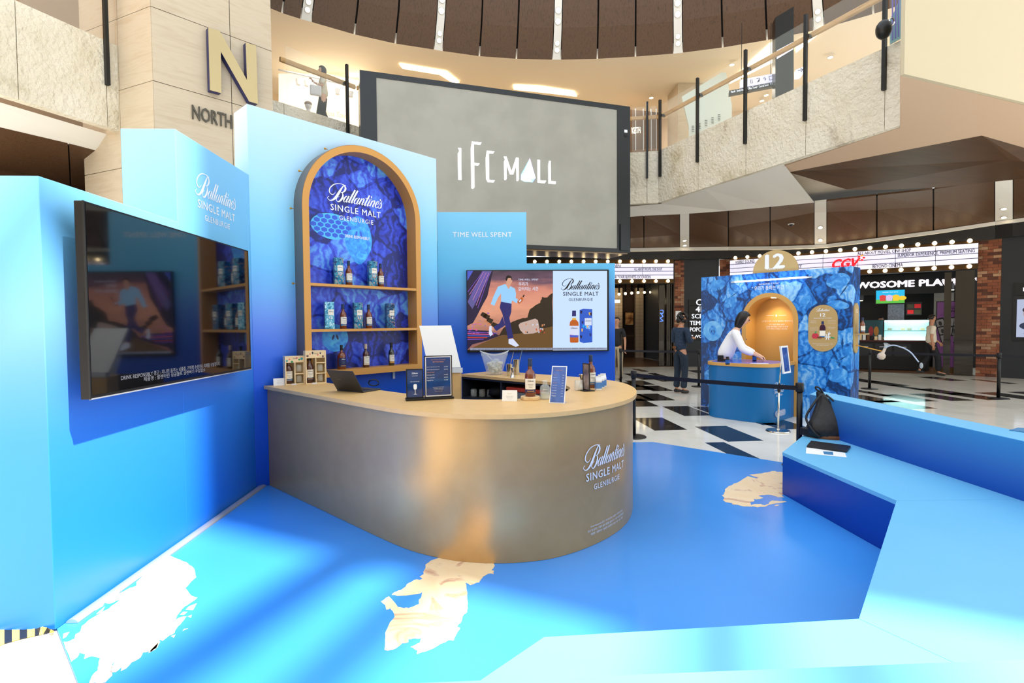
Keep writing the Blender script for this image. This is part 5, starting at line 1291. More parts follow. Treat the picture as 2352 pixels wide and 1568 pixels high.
# ================================================================== SECOND BOOTH (gold niche, blue botanical walls)
O2 = Vector((4.066, 9.836, 0)); U2 = Vector((0.632, -0.775, 0)).normalized(); N2 = Vector((-U2.y, U2.x, 0)); N2 = N2 if N2.y < 0 else -N2
def F2(u=0, z=0, off=0.0): return frame(O2+U2*u+N2*off+ZV*z, U2, ZV)
def P2(px, py, off=0.0):
    p = onP(px, py, O2+N2*off, N2); return (p-O2).dot(U2), p.z
M_bot2 = botanical('blue_botanical_print', (0, 50, 104), (0, 96, 190), (52, 146, 232), (150, 206, 246), 1.9, 0.35, 0.0, 1.7)
ur, zt2 = P2(1957.4, 611.5); z2 = (P2(1610, 636.6)[1]+zt2)/2
booth = thing('display_booth', 'free standing blue botanical printed booth with a gold arched niche', 'booth', O2+U2*(ur/2))
nl, nr = P2(1704, 800)[0], P2(1833, 800)[0]; nz = P2(1768, 672)[1]
nw = nr-nl; nc = (nl+nr)/2; t_ = 0.075; TH2 = 0.42
# wall sheet with the arched opening: two sides and a head
def arch_wall(w, h, aw, ah, ac):
    """front outline as one polygon running round the opening"""
    r = aw/2; hole = [(ac-r, 0)]+[(ac-r*math.cos(math.pi*k/24), ah-r+r*math.sin(math.pi*k/24)) for k in range(25)]+[(ac+r, 0)]
    return [(0, 0)]+hole+[(w, 0), (w, h), (0, h)]
mk('wall_sheet', vprism(arch_wall(ur, z2, nw, nz, nc), -0.05, 0), M_bot2, booth, F2(0, 0, 0) @ Matrix.Translation((0, 0, 0)))
mk('end_wall', vbox(ur-.05, ur, 0, z2, -TH2, -.05), M_bot2, booth, F2()); mk('end_wall', vbox(0, .05, 0, z2, -TH2, -.05), M_bot2, booth, F2())
mk('rear_wall', vbox(.05, ur-.05, 0, z2, -TH2, -TH2+.03), M_bot2, booth, F2()); mk('top_cover', vbox(.05, ur-.05, z2-.03, z2, -TH2+.03, -.05), M_bot2, booth, F2())
ro, rin = nw/2, nw/2-t_
fo_ = [(nc-ro, 0)]+[(nc-ro*math.cos(math.pi*k/24), nz-ro+ro*math.sin(math.pi*k/24)) for k in range(25)]+[(nc+ro, 0)]
fi_ = [(nc-rin, 0)]+[(nc-rin*math.cos(math.pi*k/24), nz-ro+rin*math.sin(math.pi*k/24)) for k in range(25)]+[(nc+rin, 0)]
def open_ring(o, i, z0, z1):
    n = len(o); V = []
    for z in (z0, z1): V += [(p[0], p[1], z) for p in o]+[(p[0], p[1], z) for p in i]
    Fc = []
    for k in range(n-1): Fc += [(k, k+1, n+k+1, n+k), (2*n+k, 3*n+k, 3*n+k+1, 2*n+k+1), (k, 2*n+k, 2*n+k+1, k+1), (n+k, n+k+1, 3*n+k+1, 3*n+k)]
    Fc += [(0, n, 3*n, 2*n), (n-1, 3*n-1, 4*n-1, 2*n-1)]
    return V, Fc
M_gold2 = mat('niche_gold', (206, 158, 84), 0.45)
flatshade(mk('niche_frame', open_ring(fo_, fi_, -TH2+.03, 0.012), M_gold2, booth, F2()), 40)
mk('niche_back', vprism(fi_, -TH2+.03, -TH2+.045), M_gold2, booth, F2())
# spot in the niche head
lt_ = mk('niche_lamp', tr(vlathe([(.05, 0), (.05, .006), (.03, .008)], 18), frame((nc+.02, nz-t_-.006, -.16), (1, 0, 0), (0, 0, -1)) @ Matrix.Rotation(math.pi, 4, 'X')), M_lamp, booth, F2())
sp = bpy.data.lights.new('niche_spot', 'SPOT'); sp.energy = 18; sp.color = (1, .82, .55); sp.spot_size = 2.2; sp.spot_blend = .8; sp.shadow_soft_size = .05
so = bpy.data.objects.new('niche_spot', sp); col.objects.link(so); so.matrix_basis = F2(nc+.02, nz-t_-.03, -.16) @ Matrix.Rotation(-math.pi/2, 4, 'X')
so.parent = None
u_, z_ = P2(1790, 733, -TH2+.06)
Tn = lambda px, py: F2(*P2(px, py, -TH2+.05), -TH2+.05)
text('lettering', '[ 우정의 시작, 우리의 텔레파시 확인하기 ]', M_print, booth, Tn(1784.5, 737.5), w=0.52, h=.032)
for k, s_ in enumerate(['카드 게임을 통해 서로의', '공감을 확인해보는 우정의 첫 단계', '우리가 통하는 시간을 느껴보세요.']): text('lettering', s_, M_print, booth, Tn(1784, 745+5*k), w=(.26, .37, .37)[k], h=.026)
for a_, b_ in ((1760, 1778), (1788, 1806)): mk('rule_line', vbox(P2(a_, 724, -TH2+.05)[0], P2(b_, 724, -TH2+.05)[0], P2(1784, 724.3, -TH2+.05)[1], P2(1784, 723.7, -TH2+.05)[1], -TH2+.046, -TH2+.048), M_print, booth, F2())
decal([(x, y) for x, y in blob(*P2(1783, 724.5, -TH2+.05), .014, .02, .0, 14)], M_print, booth, F2(0, 0, -TH2+.048), 0, 'drop_mark')
text('lettering', '" 우리가 통하는 시간 "', M_print, booth, F2(*P2(1766, 660.5), .003), w=.58, h=.075, bold=.012)
text('lettering', 'GLENBURGIE LE TONIC', M_print, booth, F2(*P2(1766, 651.5), .003), w=.34, h=.026)
# tube light along the top
ta, tb2_ = P2(1688, 641.5, .05), P2(1852, 628.5, .05)
mk('tube_lamp', vtube([tuple(F2() @ Vector((ta[0], z2-.13, .05))), tuple(F2() @ Vector((tb2_[0], z2-.13, .05)))], .014, 8), mat('blue_white_tube', (220, 235, 255), .4, emit=(190, 214, 255), es=9), booth)
mk('tube_holder', vbox(ta[0]-.08, tb2_[0]+.08, z2-.14, z2-.12, .002, .034), M_alu, booth, F2())
# half disc sign on top
c12 = (P2(1728, 624)[0]+P2(1832, 620)[0])/2; r12 = (P2(1832, 620)[0]-P2(1728, 624)[0])/2
hd = mk('half_disc_sign', vprism([(c12-r12*math.cos(math.pi*k/32), r12*1.0*math.sin(math.pi*k/32)) for k in range(33)], -.04, .0), mat('sign_gold', (190, 164, 112), 0.45), booth, F2(0, z2+.001, -.02))
T12 = F2(c12, z2+r12*.50, -.018)
text('numerals', '12', M_print, booth, T12, w=.30, h=.24, bold=.05)
text('lettering', 'YEARS OLD', M_print, booth, F2(c12, z2+r12*.16, -.018), w=.27, h=.035, bold=.02)
# printed fruit on the wall sheet
M_apl = noisy('print_apple', [(0.3, (60, 156, 236)), (0.55, (110, 186, 244)), (0.75, (150, 210, 250))], 7, 0.35, 5, .6)
M_apd = mat('print_deep', (0, 70, 130), 0.35); M_apm = mat('print_mid', (20, 116, 206), .35)
M_apl2 = noisy('print_petal', [(0.3, (24, 112, 206)), (0.55, (60, 150, 232)), (0.75, (120, 192, 244))], 9, 0.35, 6, 1.2)
for (px, py, rx, ry, ro_, seeds) in [(1637, 760, .19, .19, 0, 1), (1678, 694, .13, .09, .6, 0), (1648, 655, .16, .10, .2, 0), (1925, 645, .17, .12, .2, 0), (1630, 868, .10, .16, .2, 0), (1925, 862, .2, .11, .5, 0), (1868, 905, .10, .15, .3, 0), (1925, 700, .20, .07, -.2, 0), (1850, 690, .11, .06, .9, 0), (1690, 660, .10, .05, -.5, 0)]:
    a_ = P2(px, py)
    if a_[0]+rx > ur-.02 or a_[0]-rx < .02: rx = min(rx, ur-.03-a_[0], a_[0]-.03)
    if rx <= 0.02: continue
    decal(blob(a_[0], a_[1], rx, ry, .25, 36, ro_), M_apl if seeds else M_apl2, booth, F2(), .0012)
    if seeds:
        decal(blob(a_[0], a_[1]+.01, .07, .09, .3, 24), M_apl2, booth, F2(), .0018)
        for sx in (-.02, .03): decal(blob(a_[0]+sx, a_[1], .010, .026, 0, 16, sx*14), M_apd, booth, F2(), .0024)
rl = random.Random(21)
for k in range(26):          # thin stems and leaves across the print
    u0, z0_ = rl.uniform(.1, ur-.1), rl.uniform(.1, z2-.25)
    if abs(u0-nc) < ro+.1 and z0_ < nz+.1: continue
    an_ = rl.uniform(-1.2, 1.2); L_ = rl.uniform(.12, .3); uu, zz = min(max(u0+L_*math.sin(an_), .04), ur-.04), min(z0_+L_*math.cos(an_), z2-.03)
    if abs(uu-nc) < ro+.03 and zz < nz+.03: continue
    wd = rl.uniform(.006, .02)
    decal([(u0-wd*.3, z0_), ((u0+uu)/2-wd, (z0_+zz)/2), (uu, zz), ((u0+uu)/2+wd, (z0_+zz)/2)], (M_apd, M_apl2, M_apd)[k % 3], booth, F2(), .0028, 'print_leaf')
# pill plaque on the front
M_plq = mat('plaque_gold', (188, 160, 106), 0.4, .2)
cp = P2(1890.5, 753.5); pw, ph = P2(1924, 753)[0]-P2(1857, 753)[0], P2(1890, 700)[1]-P2(1890, 807)[1]
mk('plaque', vprism(stadium(pw, ph), 0.001, .02), M_plq, booth, F2(*cp))
for dy in (.44, -.44): mk('screw', tr(vlathe([(.008, 0), (.008, .006), (.004, .008)], 10), Matrix.Translation((0, dy*ph, .02))), M_brassk, booth, F2(*cp))
FP = lambda x, y: F2(cp[0]+x*pw, cp[1]+y*ph, .0215)
script_word(booth, FP(0, .36), M_print, pw*.46, n=3)
text('numerals', '12', M_print, booth, FP(0, .285), w=pw*.17, h=ph*.07, bold=.03)
text('lettering', 'SINGLE MALT SCOTCH WHISKY', M_print, booth, FP(0, .215), w=pw*.62, h=ph*.02)
for k, (x, y, w_, s_) in enumerate([(-.32, .155, .2, 'MATURED IN'), (-.32, .12, .2, 'American Oak'), (.3, .155, .26, 'FRAGRANT TASTING NOTES'), (.3, .11, .28, 'Orchard apples and honey'), (-.3, .02, .28, 'Soft and sweet red apples'), (-.3, -.01, .28, 'with a long smooth finish'), (-.3, -.04, .28, 'and warming honey notes'), (.3, .02, .26, 'DISTILLERY'), (.3, -.01, .2, 'Glenburgie Speyside'), (0, -.335, .72, 'WITH FLAVOUR NOTES OF RED APPLE'), (0, -.365, .4, 'AND CREAMY VANILLA')]): text('fine_print', s_, M_print, booth, FP(x, y), w=pw*w_, h=ph*.013)
TPq = F2(cp[0], cp[1], .0225)
def pq(poly, m, z): decal([(x*pw, y*ph) for x, y in poly], m, booth, TPq, z, 'picture_shape')
pq([(-.10, -.20), (.10, -.20), (.10, .02), (.06, .07), (.035, .08), (-.035, .08), (-.06, .07), (-.10, .02)], M_amberd, .0004)
pq([(-.045, .085), (.045, .085), (.04, .15), (-.04, .15)], M_bandn, .0006); pq([(-.098, -.19), (.098, -.19), (.098, -.05), (-.098, -.05)], M_label, .0008); pq([(-.098, -.19), (.098, -.19), (.098, -.165), (-.098, -.165)], M_bandb, .001)
pq(blob(-.25, -.17, .12, .065), mat('apple_red', (196, 52, 70), .4), .0007); pq(blob(-.24, -.09, .04, .02, 0, 14, .6), M_leaf, .001)
for k in range(6): pq(blob(.17+.06*math.cos(k*1.05), -.185+.032*math.sin(k*1.05), .045, .014, 0, 12, k*1.05), M_print, .001)
for k in range(5): pq(blob(.22+.03*math.cos(k*1.26), -.115+.016*math.sin(k*1.26), .03, .01, 0, 12, k*1.26), M_print, .001)
pq(blob(.33, -.20, .09, .016, 0, 14, -.15), M_leaf, .0009); pq(blob(-.1, -.20, .09, .02), mat('spice_brown', (112, 60, 46), .5), .0011); pq([(-.45, -.225), (.45, -.225), (.44, -.235), (-.44, -.235)], M_goldink, .0008)
# plaque on the end wall with a little shelf, a bottle and an aroma pump
E2 = frame(O2+U2*ur+ZV*0, -N2, ZV)
if E2.col[2].xyz.dot(U2) < 0: E2 = frame(O2+U2*ur, N2, ZV)
zc2 = P2(1890.5, 753.5)[1]; sgn2 = 1 if E2.col[0].xyz.dot(-N2) > 0 else -1
xc = sgn2*TH2*0.45
mk('end_plaque', vprism([(x+xc, y+zc2) for x, y in stadium(.22, ph*1.05)], .001, .02), M_plq, booth, E2)
text('numerals', '12', M_print, booth, E2 @ Matrix.Translation((xc, zc2+ph*.36, .0215)), w=.06, bold=.03)
mk('shelf_board', vbox(xc-.10, xc+.10, zc2-.10, zc2-.085, .02, .17), M_plq, booth, E2)
sb0 = E2 @ Vector((xc, zc2-.0845, .10))
make_bottle('small amber whisky bottle on the shelf at the end of the botanical booth', Matrix.Translation(sb0) @ Matrix.Rotation(look(sb0, .5), 4, 'Z'), M_amber, M_capblue, .25)
arm0, arm1 = E2 @ Vector((xc, zc2-.27, .02)), E2 @ Vector((xc, zc2-.36, .38))
pump = thing('aroma_pump', 'glass aroma flask with a rubber bulb pump on a brass arm beside the booth', 'aroma pump', arm0)
mk('arm', vtube([tuple(arm0), tuple(arm1)], .008, 8), M_brassk, pump)
fl = Matrix.Translation(arm1) @ Matrix.Rotation(.45, 4, 'Y')
mk('flask', tr(vlathe([(.01, -.13), (.045, -.115), (.058, -.08), (.05, -.045), (.022, -.02), (.02, .05)], 18), I4()), mat('frosted_flask', (214, 200, 186), .15, alpha=.75, coat=.5), pump, fl, smooth=True)
mk('whisky', vlathe([(.01, -.124), (.042, -.112), (.053, -.085), (.001, -.084)], 16), M_amber, pump, fl)
mk('funnel', vlathe([(.02, .05), (.022, .09), (.05, .13), (.047, .13), (.018, .09)], 18), M_clearg, pump, fl, smooth=True)
e0 = arm1+Vector((.02, 0, .06)); dirp = (E2.col[2].xyz)*1.0
tp = catmull([tuple(e0), tuple(e0+dirp*.12+ZV*.04), tuple(e0+dirp*.30-ZV*.04), tuple(e0+dirp*.42-ZV*.2)], 6)
mk('tube', vtube(tp, .009, 8), mat('clear_tube', (190, 210, 240), .1, alpha=.7), pump, smooth=True)
mk('bulb', vball(tuple(Vector(tp[-1])+dirp*.03-ZV*.05), .022, .022, .045), mat('rubber_grey', (150, 160, 170), .4), pump, smooth=True)
# tasting counter in front of the niche
cl, cf, cr_ = G(1645, 962), G(1745, 981), G(1826, 955)
tcx = thing('tasting_counter', 'rounded blue tasting counter with gold edge in front of the niche', 'counter', cf)
M_cblue = mat('counter_blue', (0, 104, 170), 0.35)
v0 = [(nc-rin-.0, .012), (nc-rin-.0, .55)]
W2 = 0.87; ucx = (nl+nr)/2-.14
def tc_outline(e=0.0):
    r = .34+e; wl = W2+e; dep = 1.02+e; o = [(ucx-.56-e, .014)]
    o += [(ucx-.56-e+r-r*math.cos(math.pi/2*k/10), dep-r+r*math.sin(math.pi/2*k/10)) for k in range(11)]
    o += [(ucx+.56+e-r+r*math.sin(math.pi/2*k/10), dep-r+r*math.cos(math.pi/2*k/10)) for k in range(11)]
    o += [(ucx+.56+e, .014)]
    return o
TC = Matrix(((U2.x, N2.x, 0, O2.x), (U2.y, N2.y, 0, O2.y), (0, 0, 1, 0), (0, 0, 0, 1)))
ztc = 0.93
flatshade(mk('body', vprism(tc_outline(), .002, ztc-.05), M_cblue, tcx, TC), 30)
flatshade(mk('gold_edge', vprism(tc_outline(.02), ztc-.05, ztc), M_gold2, tcx, TC), 30)
mk('printed_top', vprism([(ucx+(x-ucx)*.93, y*.95+.02) for x, y in tc_outline()], ztc, ztc+.002), noisy('violet_print_top', [(.35, (70, 90, 210)), (.6, (120, 130, 236)), (.8, (190, 190, 250))], 6, .15, 4, .8), tcx, TC)
def tcside(px, py):     # point on the right flat side of the counter
    p = onP(px, py, O2+U2*(ucx+.563), U2); return p
fr = frame(tcside(1790, 893), -N2 if (-N2).x > 0 else N2, ZV)
logo(tcx, fr, M_print, .40)
pl = frame(tcside(1792, 948), -N2 if (-N2).x > 0 else N2, ZV)
mk('notice_plate', vprism([(y, x) for x, y in stadium(.10, .40)], .002, .008), M_acr, tcx, pl)
for k in range(3): text('fine_print', '경고 : 지나친 음주는 뇌졸중 등을 유발합니다', M_print, tcx, pl @ Matrix.Translation((0, .024-.024*k, .0085)), w=.27)
M_vial = mat('blue_vial', (20, 90, 170), .3)
def vial(px, py, label):
    p = onP(px, py, (0, 0, ztc+.002), (0, 0, 1)); t = thing('sample_jar', label, 'jar', Matrix.Translation(p), 'sample jars on the tasting counter')
    flatshade(mk('jar', vlathe([(.03, 0), (.032, .003), (.032, .09), (.02, .1)], 16), M_capdk, t, WM[t])); mk('label', tr(vlathe([(.0325, .02), (.0325, .075)], 16), I4()), M_vial, t, WM[t]); mk('lid', vlathe([(.024, .1), (.024, .125)], 14), M_black, t, WM[t]); return t
vial(1671, 837, 'small black jar with blue label beside the worker on the tasting counter'); vial(1733, 829, 'small black jar with blue label at the back of the tasting counter')
cd = onP(1744, 834.5, (0, 0, ztc+.002), (0, 0, 1))
mk('paper_card', vbox(-.13, .13, -.07, .07, 0, .002), M_card, T=Matrix.Translation(cd) @ Matrix.Rotation(-.7, 4, 'Z'), label='white card sheet under the worker hands on the tasting counter', cat='card')

# ---- chrome sign stand
pS = G(1787, 990)
ss = thing('sign_stand', 'chrome sign stand with a small tilted frame before the tasting counter', 'sign stand', Matrix.Translation(pS))
Ts_ = WM[ss]
flatshade(mk('base', vlathe([(.16, 0), (.165, .004), (.16, .018), (.03, .03), (.022, .04)], 28), M_steel, ss, Ts_))
mk('pole', vtube([(0, 0, .03), (.01, 0, .62)], .014, 12), M_steel, ss, Ts_, smooth=True); mk('collar', vlathe([(.022, .58), (.022, .68)], 12), M_black, ss, Ts_ @ Matrix.Translation((.01, 0, 0)))
mk('pole', vtube([(.01, 0, .66), (.045, 0, 1.08)], .010, 12), M_steel, ss, Ts_, smooth=True)
Tf_ = Ts_ @ Matrix.Translation((.085, -.02, 1.05)) @ Matrix.Rotation(look(pS, 1.18), 4, 'Z') @ Matrix.Rotation(-.12, 4, 'X')
mk('frame', vring([(-.12, -.2), (.12, -.2), (.12, .2), (-.12, .2)], [(-.095, -.175), (.095, -.175), (.095, .175), (-.095, .175)], -.012, .012), M_whitepl, ss, Tf_ @ frame((0, 0, 0), (1, 0, 0), (0, 0, 1)))
mk('notice', vbox(-.096, .096, -.006, .006, -.176, .176), MATS['blue_menu_print'], ss, Tf_)

# ---- stanchions and belts
def stanchion(label, p, H=.93):
    s = thing('stanchion', label, 'stanchion', Matrix.Translation(p), 'black belt barrier posts'); T = WM[s]
    flatshade(mk('base', vlathe([(.17, 0), (.175, .004), (.17, .014), (.04, .026), (.03, .03)], 26), M_black, s, T))
    mk('post', vtube([(0, 0, .02), (0, 0, H-.03)], .030, 14), M_black, s, T, smooth=True)
    flatshade(mk('head', vlathe([(.038, H-.10), (.042, H-.09), (.042, H-.01), (.036, H)], 16), M_blackpaint, s, T))
    return s
def belt(label, p, q, zb=.87, h=.05, sag=.01):
    d = (q-p); L = d.length; d.normalize(); a, b = p+d*.045, q-d*.045; n = 8; V = []
    nn = Vector((-d.y, d.x, 0))*.0012
    for s in (-1, 1):
        for i in range(n+1):
            t = i/n; c = a.lerp(b, t); z = zb-sag*4*t*(1-t)
            V += [tuple(c+nn*s+ZV*(z-h/2)), tuple(c+nn*s+ZV*(z+h/2))]
    Fc = []; m_ = 2*(n+1)
    for i in range(n):
        k = 2*i; Fc += [(k, k+2, k+3, k+1), (m_+k, m_+k+1, m_+k+3, m_+k+2), (k, m_+k, m_+k+2, k+2), (k+1, k+3, m_+k+3, m_+k+1)]
    return mk('barrier_belt', (V, Fc), mat('belt_navy', (14, 16, 30), .6), label=label, cat='barrier belt')
def gp(px, py, H=.93): p = G(px, py, H); return Vector((p.x, p.y, .001))
sA = gp(1837, 879); sB = Vector((2.02, 7.20, .001)); sC = Vector((3.47, 13.6, .001)); sD = G(1605, 888)+ZV*.001; sE = G(1997, 893)+ZV*.001; sF = G(2293, 915)+ZV*.001; sG = Vector((11.6, 8.6, .001))
for p, l in ((sA, 'black belt post standing behind the end of the blue bench'), (sB, 'black belt post half hidden behind the gold counter end'), (sC, 'black belt post near the dark cinema doorway'), (sD, 'black belt post behind the man in denim'), (sE, 'black belt post in front of the cafe beyond the aroma pump'), (sF, 'black belt post before the brick pillar at the edge of view'), (sG, 'black belt post far along the floor beside the poster wall')):
    stanchion(l, p)
belt('navy belt stretched from the counter post to the bench post', sB, sA); belt('dark belt between the cinema doorway post and the post behind the denim man', sC, sD)
belt('dark belt stretched across the front of the cafe', sE, sF); belt('dark belt running on past the poster wall', sF, sG)
belt('dark belt from the post behind the denim man toward the booth', sD, sE) if False else None

# ================================================================== SHOP FRONTS ROUND THE BACK
M_brick = noisy('old_red_brick', [(0.3, (112, 62, 44)), (0.5, (140, 82, 58)), (0.7, (166, 118, 88))], 3.0, 0.85, 4)
M_brick2 = noisy('pale_brick', [(0.3, (150, 112, 86)), (0.6, (176, 140, 110))], 3.0, 0.85, 4)
M_brick3 = noisy('dark_brick', [(0.3, (74, 42, 34)), (0.6, (98, 58, 46))], 3.0, 0.85, 4)
M_mortar = mat('mortar', (120, 104, 88), .9)
M_lightbox = mat('marquee_lightbox', (220, 220, 240), .4, emit=(206, 206, 236), es=0.62)
M_bulb = mat('marquee_bulb', (255, 240, 210), .4, emit=(255, 226, 170), es=9.0)
M_ink = mat('black_letter', (16, 16, 20), .5)
M_darkwall = mat('charcoal_panel', (38, 42, 48), .5)
M_door = mat('black_gloss_door', (14, 14, 18), .15, coat=.4)
M_warmfloor = noisy('wood_floor', [(.3, (92, 62, 40)), (.6, (116, 80, 52))], 4, .3, 5, stretch=(1, 6, 1))
def dirn(a, b): d = Vector((b[0]-a[0], b[1]-a[1], 0)); return d.normalized()
SL0, SL1 = Vector((1.0, 18.55, 0)), Vector((6.62, 18.55, 0))
SR0, SR1 = Vector((8.57, 18.2, 0)), Vector((13.85, 14.25, 0))
def toward(d):
    n = Vector((-d.y, d.x, 0)); return n if n.y < 0 else -n
def brick_pillar(name, a, b, h, label, dep=.35):
    d = (b-a).normalized(); n = toward(d); L = (b-a).length
    p = thing(name, label, 'pillar', Matrix.Translation(a.lerp(b, .5)), kind='structure')
    T = frame(a, d, ZV); s = 1 if T.col[2].xyz.dot(n) > 0 else -1
    lo, hi = (-dep, -.012) if s > 0 else (.012, dep)
    mk('mortar_core', vbox(0, L, 0, h, lo, hi), M_mortar, p, T)
    rn = random.Random(int(a.x*100)); bh = .085; k = 0
    for r in range(int(h/bh)):
        x = 0.0; first = (r % 2)*.5
        while x < L-.02:
            w_ = min((.11 if (first and x == 0) else .22), L-x); jj = rn.uniform(0, .012)
            o0, o1 = (-.02, jj) if s > 0 else (-jj, .02)
            mk('brick', vbox(x+.004, x+w_-.004, r*bh+.005, (r+1)*bh-.005, o0, o1), (M_brick, M_brick, M_brick, M_brick2, M_brick3)[rn.randrange(5)], p, T)
            x += w_
    return p
brick_pillar('trim_1', Vector((6.71, 18.6, 0)), Vector((7.05, 18.56, 0)), 3.83, None)
brick_pillar('trim_2', Vector((8.27, 18.40, 0)), Vector((8.57, 18.22, 0)), 3.83, None)
brick_pillar('trim_3', Vector((13.88, 14.28, 0)), Vector((14.16, 13.86, 0)), 3.86, None)
wallb = thing('wall_back', None, None, (9, 18, 0), kind='structure')
def panel(name, a, b, z0, z1, m, off=0.0, th=.08, parent=None):
    d = (b-a).normalized(); n = toward(d); T = frame(a+n*off, d, ZV); s = 1 if T.col[2].xyz.dot(n) > 0 else -1
    return mk(name, vbox(0, (b-a).length, z0, z1, *((-th, 0) if s > 0 else (0, th))), m, parent or wallb, T)
panel('dark_panel', Vector((7.05, 18.6, 0)), Vector((8.27, 18.45, 0)), 0, 4.1, M_darkwall, 0)
panel('dark_panel', Vector((14.16, 13.86, 0)), Vector((15.1, 12.3, 0)), 0, 4.3, M_darkwall, 0)
panel('dark_panel', Vector((15.1, 12.3, 0)), Vector((16.2, 9.6, 0)), 0, 4.3, M_darkwall, 0)
panel('dark_panel', Vector((-12, 15.0, 0)), Vector((-4, 18.2, 0)), 0, 5.2, M_darkwall, 0)
panel('dark_panel', Vector((-4, 18.2, 0)), SL0, 0, 5.2, M_darkwall, 0)
# ---- marquees
def bulb_mesh(): return vball((0, 0, 0), .058, seg=10, rings=6)
def marquee(name, label, a, b, z0, z1, npan, bul_t, bul_b, lines_, skip=()):
    d = (b-a).normalized(); n = toward(d); L = (b-a).length
    q = thing(name, label, 'marquee sign', Matrix.Translation(a.lerp(b, .5)+ZV*z0)); T = frame(a+n*.10, d, ZV)
    s = 1 if T.col[2].xyz.dot(n) > 0 else -1
    if s < 0: T = frame(b+n*.10, -d, ZV)
    H = z1-z0; m0 = .16
    mk('cabinet', vbox(0, L, z0, z1, -.2, -.01), M_blackpaint, q, T)
    for k in range(npan):
        x0, x1 = L*k/npan, L*(k+1)/npan
        mk('lightbox_panel', vbox(x0+.006, x1-.006, z0+m0, z1-m0, -.01, .0), M_lightbox, q, T)
    hb = (H-2*m0)
    for k in range(1, 4): mk('rail', vbox(0, L, z0+m0+hb*k/4-.008, z0+m0+hb*k/4+.008, .0, .012), M_ink, q, T)
    for nb, zz in ((bul_t, z1-m0/2), (bul_b, z0+m0/2)):
        for k in range(nb):
            x = L*(k+.5)/nb; o = mk('bulb', bulb_mesh(), M_bulb, q, T @ Matrix.Translation((x, zz, .05)), smooth=True)
        mk('reflector', vbox(0, L, zz-m0*.42, zz+m0*.42, -.008, .002), mat('bronze_reflector', (70, 52, 30), .25, .8), q, T)
    for s_, fx, row, w_ in lines_:
        text('marquee_letters', s_, M_ink, q, T @ Matrix.Translation((L*fx, z0+m0+hb*(3.5-row)/4, .013)), w=w_, h=hb*.20, bold=.02)
    return q
marquee('marquee_sign', 'lit cinema marquee with bulbs above the dark doorway behind the television wall', SL0, SL1, 3.0, 3.86, 5, 13, 13, [('ALL ABOUT MOVIE, CINE SHOP', .835, 1, 1.0), ('VALUE FOR YOUR BUSINESS OCCASION', .70, 3, 1.7), ('BEYOND CINEMA', .60, 0, .7)])
marquee('marquee_sign', 'lit cinema marquee with bulbs above the cafe carrying the red logo', SR0, SR1, 3.04, 3.92, 7, 17, 17, [('VISIBLE SOUND', .075, 0, .62), ('SCREEN FACTORY', .27, 2, .9), ('ALL ABOUT MOVIES, CINE SHOP', .67, 0, 1.32), ('SUPERIOR EXPERIENCE, PREMIUM SEATING', .855, 1, 1.75), ('BEYOND CINEMA', .685, 3, .75)])
dR = (SR1-SR0).normalized(); nR = toward(dR)
def PR(px, py, off=0.0): return onP(px, py, SR0+nR*off, nR)
def FR(px, py, off=0.0): return frame(PR(px, py, off), dR, ZV)
M_red = mat('cinema_red', (220, 14, 30), .4, emit=(240, 10, 30), es=1.0)
cg = thing('cinema_logo', 'red illuminated cinema logo letters fixed on the marquee above the cafe', 'sign', PR(1945, 610, .25))
text('letters', 'CGV', M_red, cg, FR(1943.5, 604.5, .25), w=.72, h=.27, bold=.06, shear=.35, depth=.05)
for k in range(5): mk('petal', vball(tuple(PR(1978, 592, .27)+ZV*.07*math.sin(k*1.257)+dR*.07*math.cos(k*1.257)), .035, .035, .03, 8, 6), (M_red, mat('logo_gold', (240, 170, 60), .4, emit=(240, 160, 60), es=.6))[k % 2], cg)
# ---- left doorway: corridor with posters, tiled piers, festoon lamps
mk('corridor_floor', vbox(-1, 7.0, 18.7, 25, -.1, .004), M_warmfloor, wallb); panel('dark_panel', Vector((-1, 24, 0)), Vector((9.5, 24, 0)), 0, 4.1, mat('corridor_wall', (58, 38, 28), .6), 0)
mk('corridor_ceiling', vbox(-1, 9.5, 18.8, 24.2, 3.9, 4.0), M_blackpaint, wallb); mk('corridor_side', vbox(7.2, 7.3, 18.8, 24, 0, 3.9), M_darkwall, wallb)
M_wtile = mat('white_wall_tile', (196, 178, 156), .25); 
def onc(px, py, Y=23.9): return onY(px, py, Y)
for px in (1466, 1418):
    x0 = onc(px-9, 700).x; x1 = onc(px+9, 700).x
    pr = thing('tiled_pier', 'pale tiled pier on the corridor wall'+(' between the two film posters' if px == 1466 else ' near the doorway edge'), 'pier', (x0, 23.8, 0))
    for r in range(20):
        for c_ in range(2): mk('tile', vbox(x0+c_*(x1-x0)/2+.004, x0+(c_+1)*(x1-x0)/2-.004, 23.68, 23.72, r*.16+.004, (r+1)*.16-.004), M_wtile, pr)
    mk('core', vbox(x0, x1, 23.72, 23.9, 0, 3.2), M_mortar, pr)
def poster(name, label, px0, px1, py0, py1, Y, m, cat='poster'):
    a, b = onY(px0, py0, Y), onY(px1, py1, Y); o = thing(name, label, cat, (a.x, Y, b.z))
    mk('frame', vring([(a.x, b.z), (b.x, b.z), (b.x, a.z), (a.x, a.z)], [(a.x+.03, b.z+.03), (b.x-.03, b.z+.03), (b.x-.03, a.z-.03), (a.x+.03, a.z-.03)], -.03, .03), M_black, o, frame((0, Y, 0), (1, 0, 0), ZV))
    mk('picture', vbox(a.x+.03, b.x-.03, Y-.01, Y+.01, b.z+.03, a.z-.03), m, o); return o
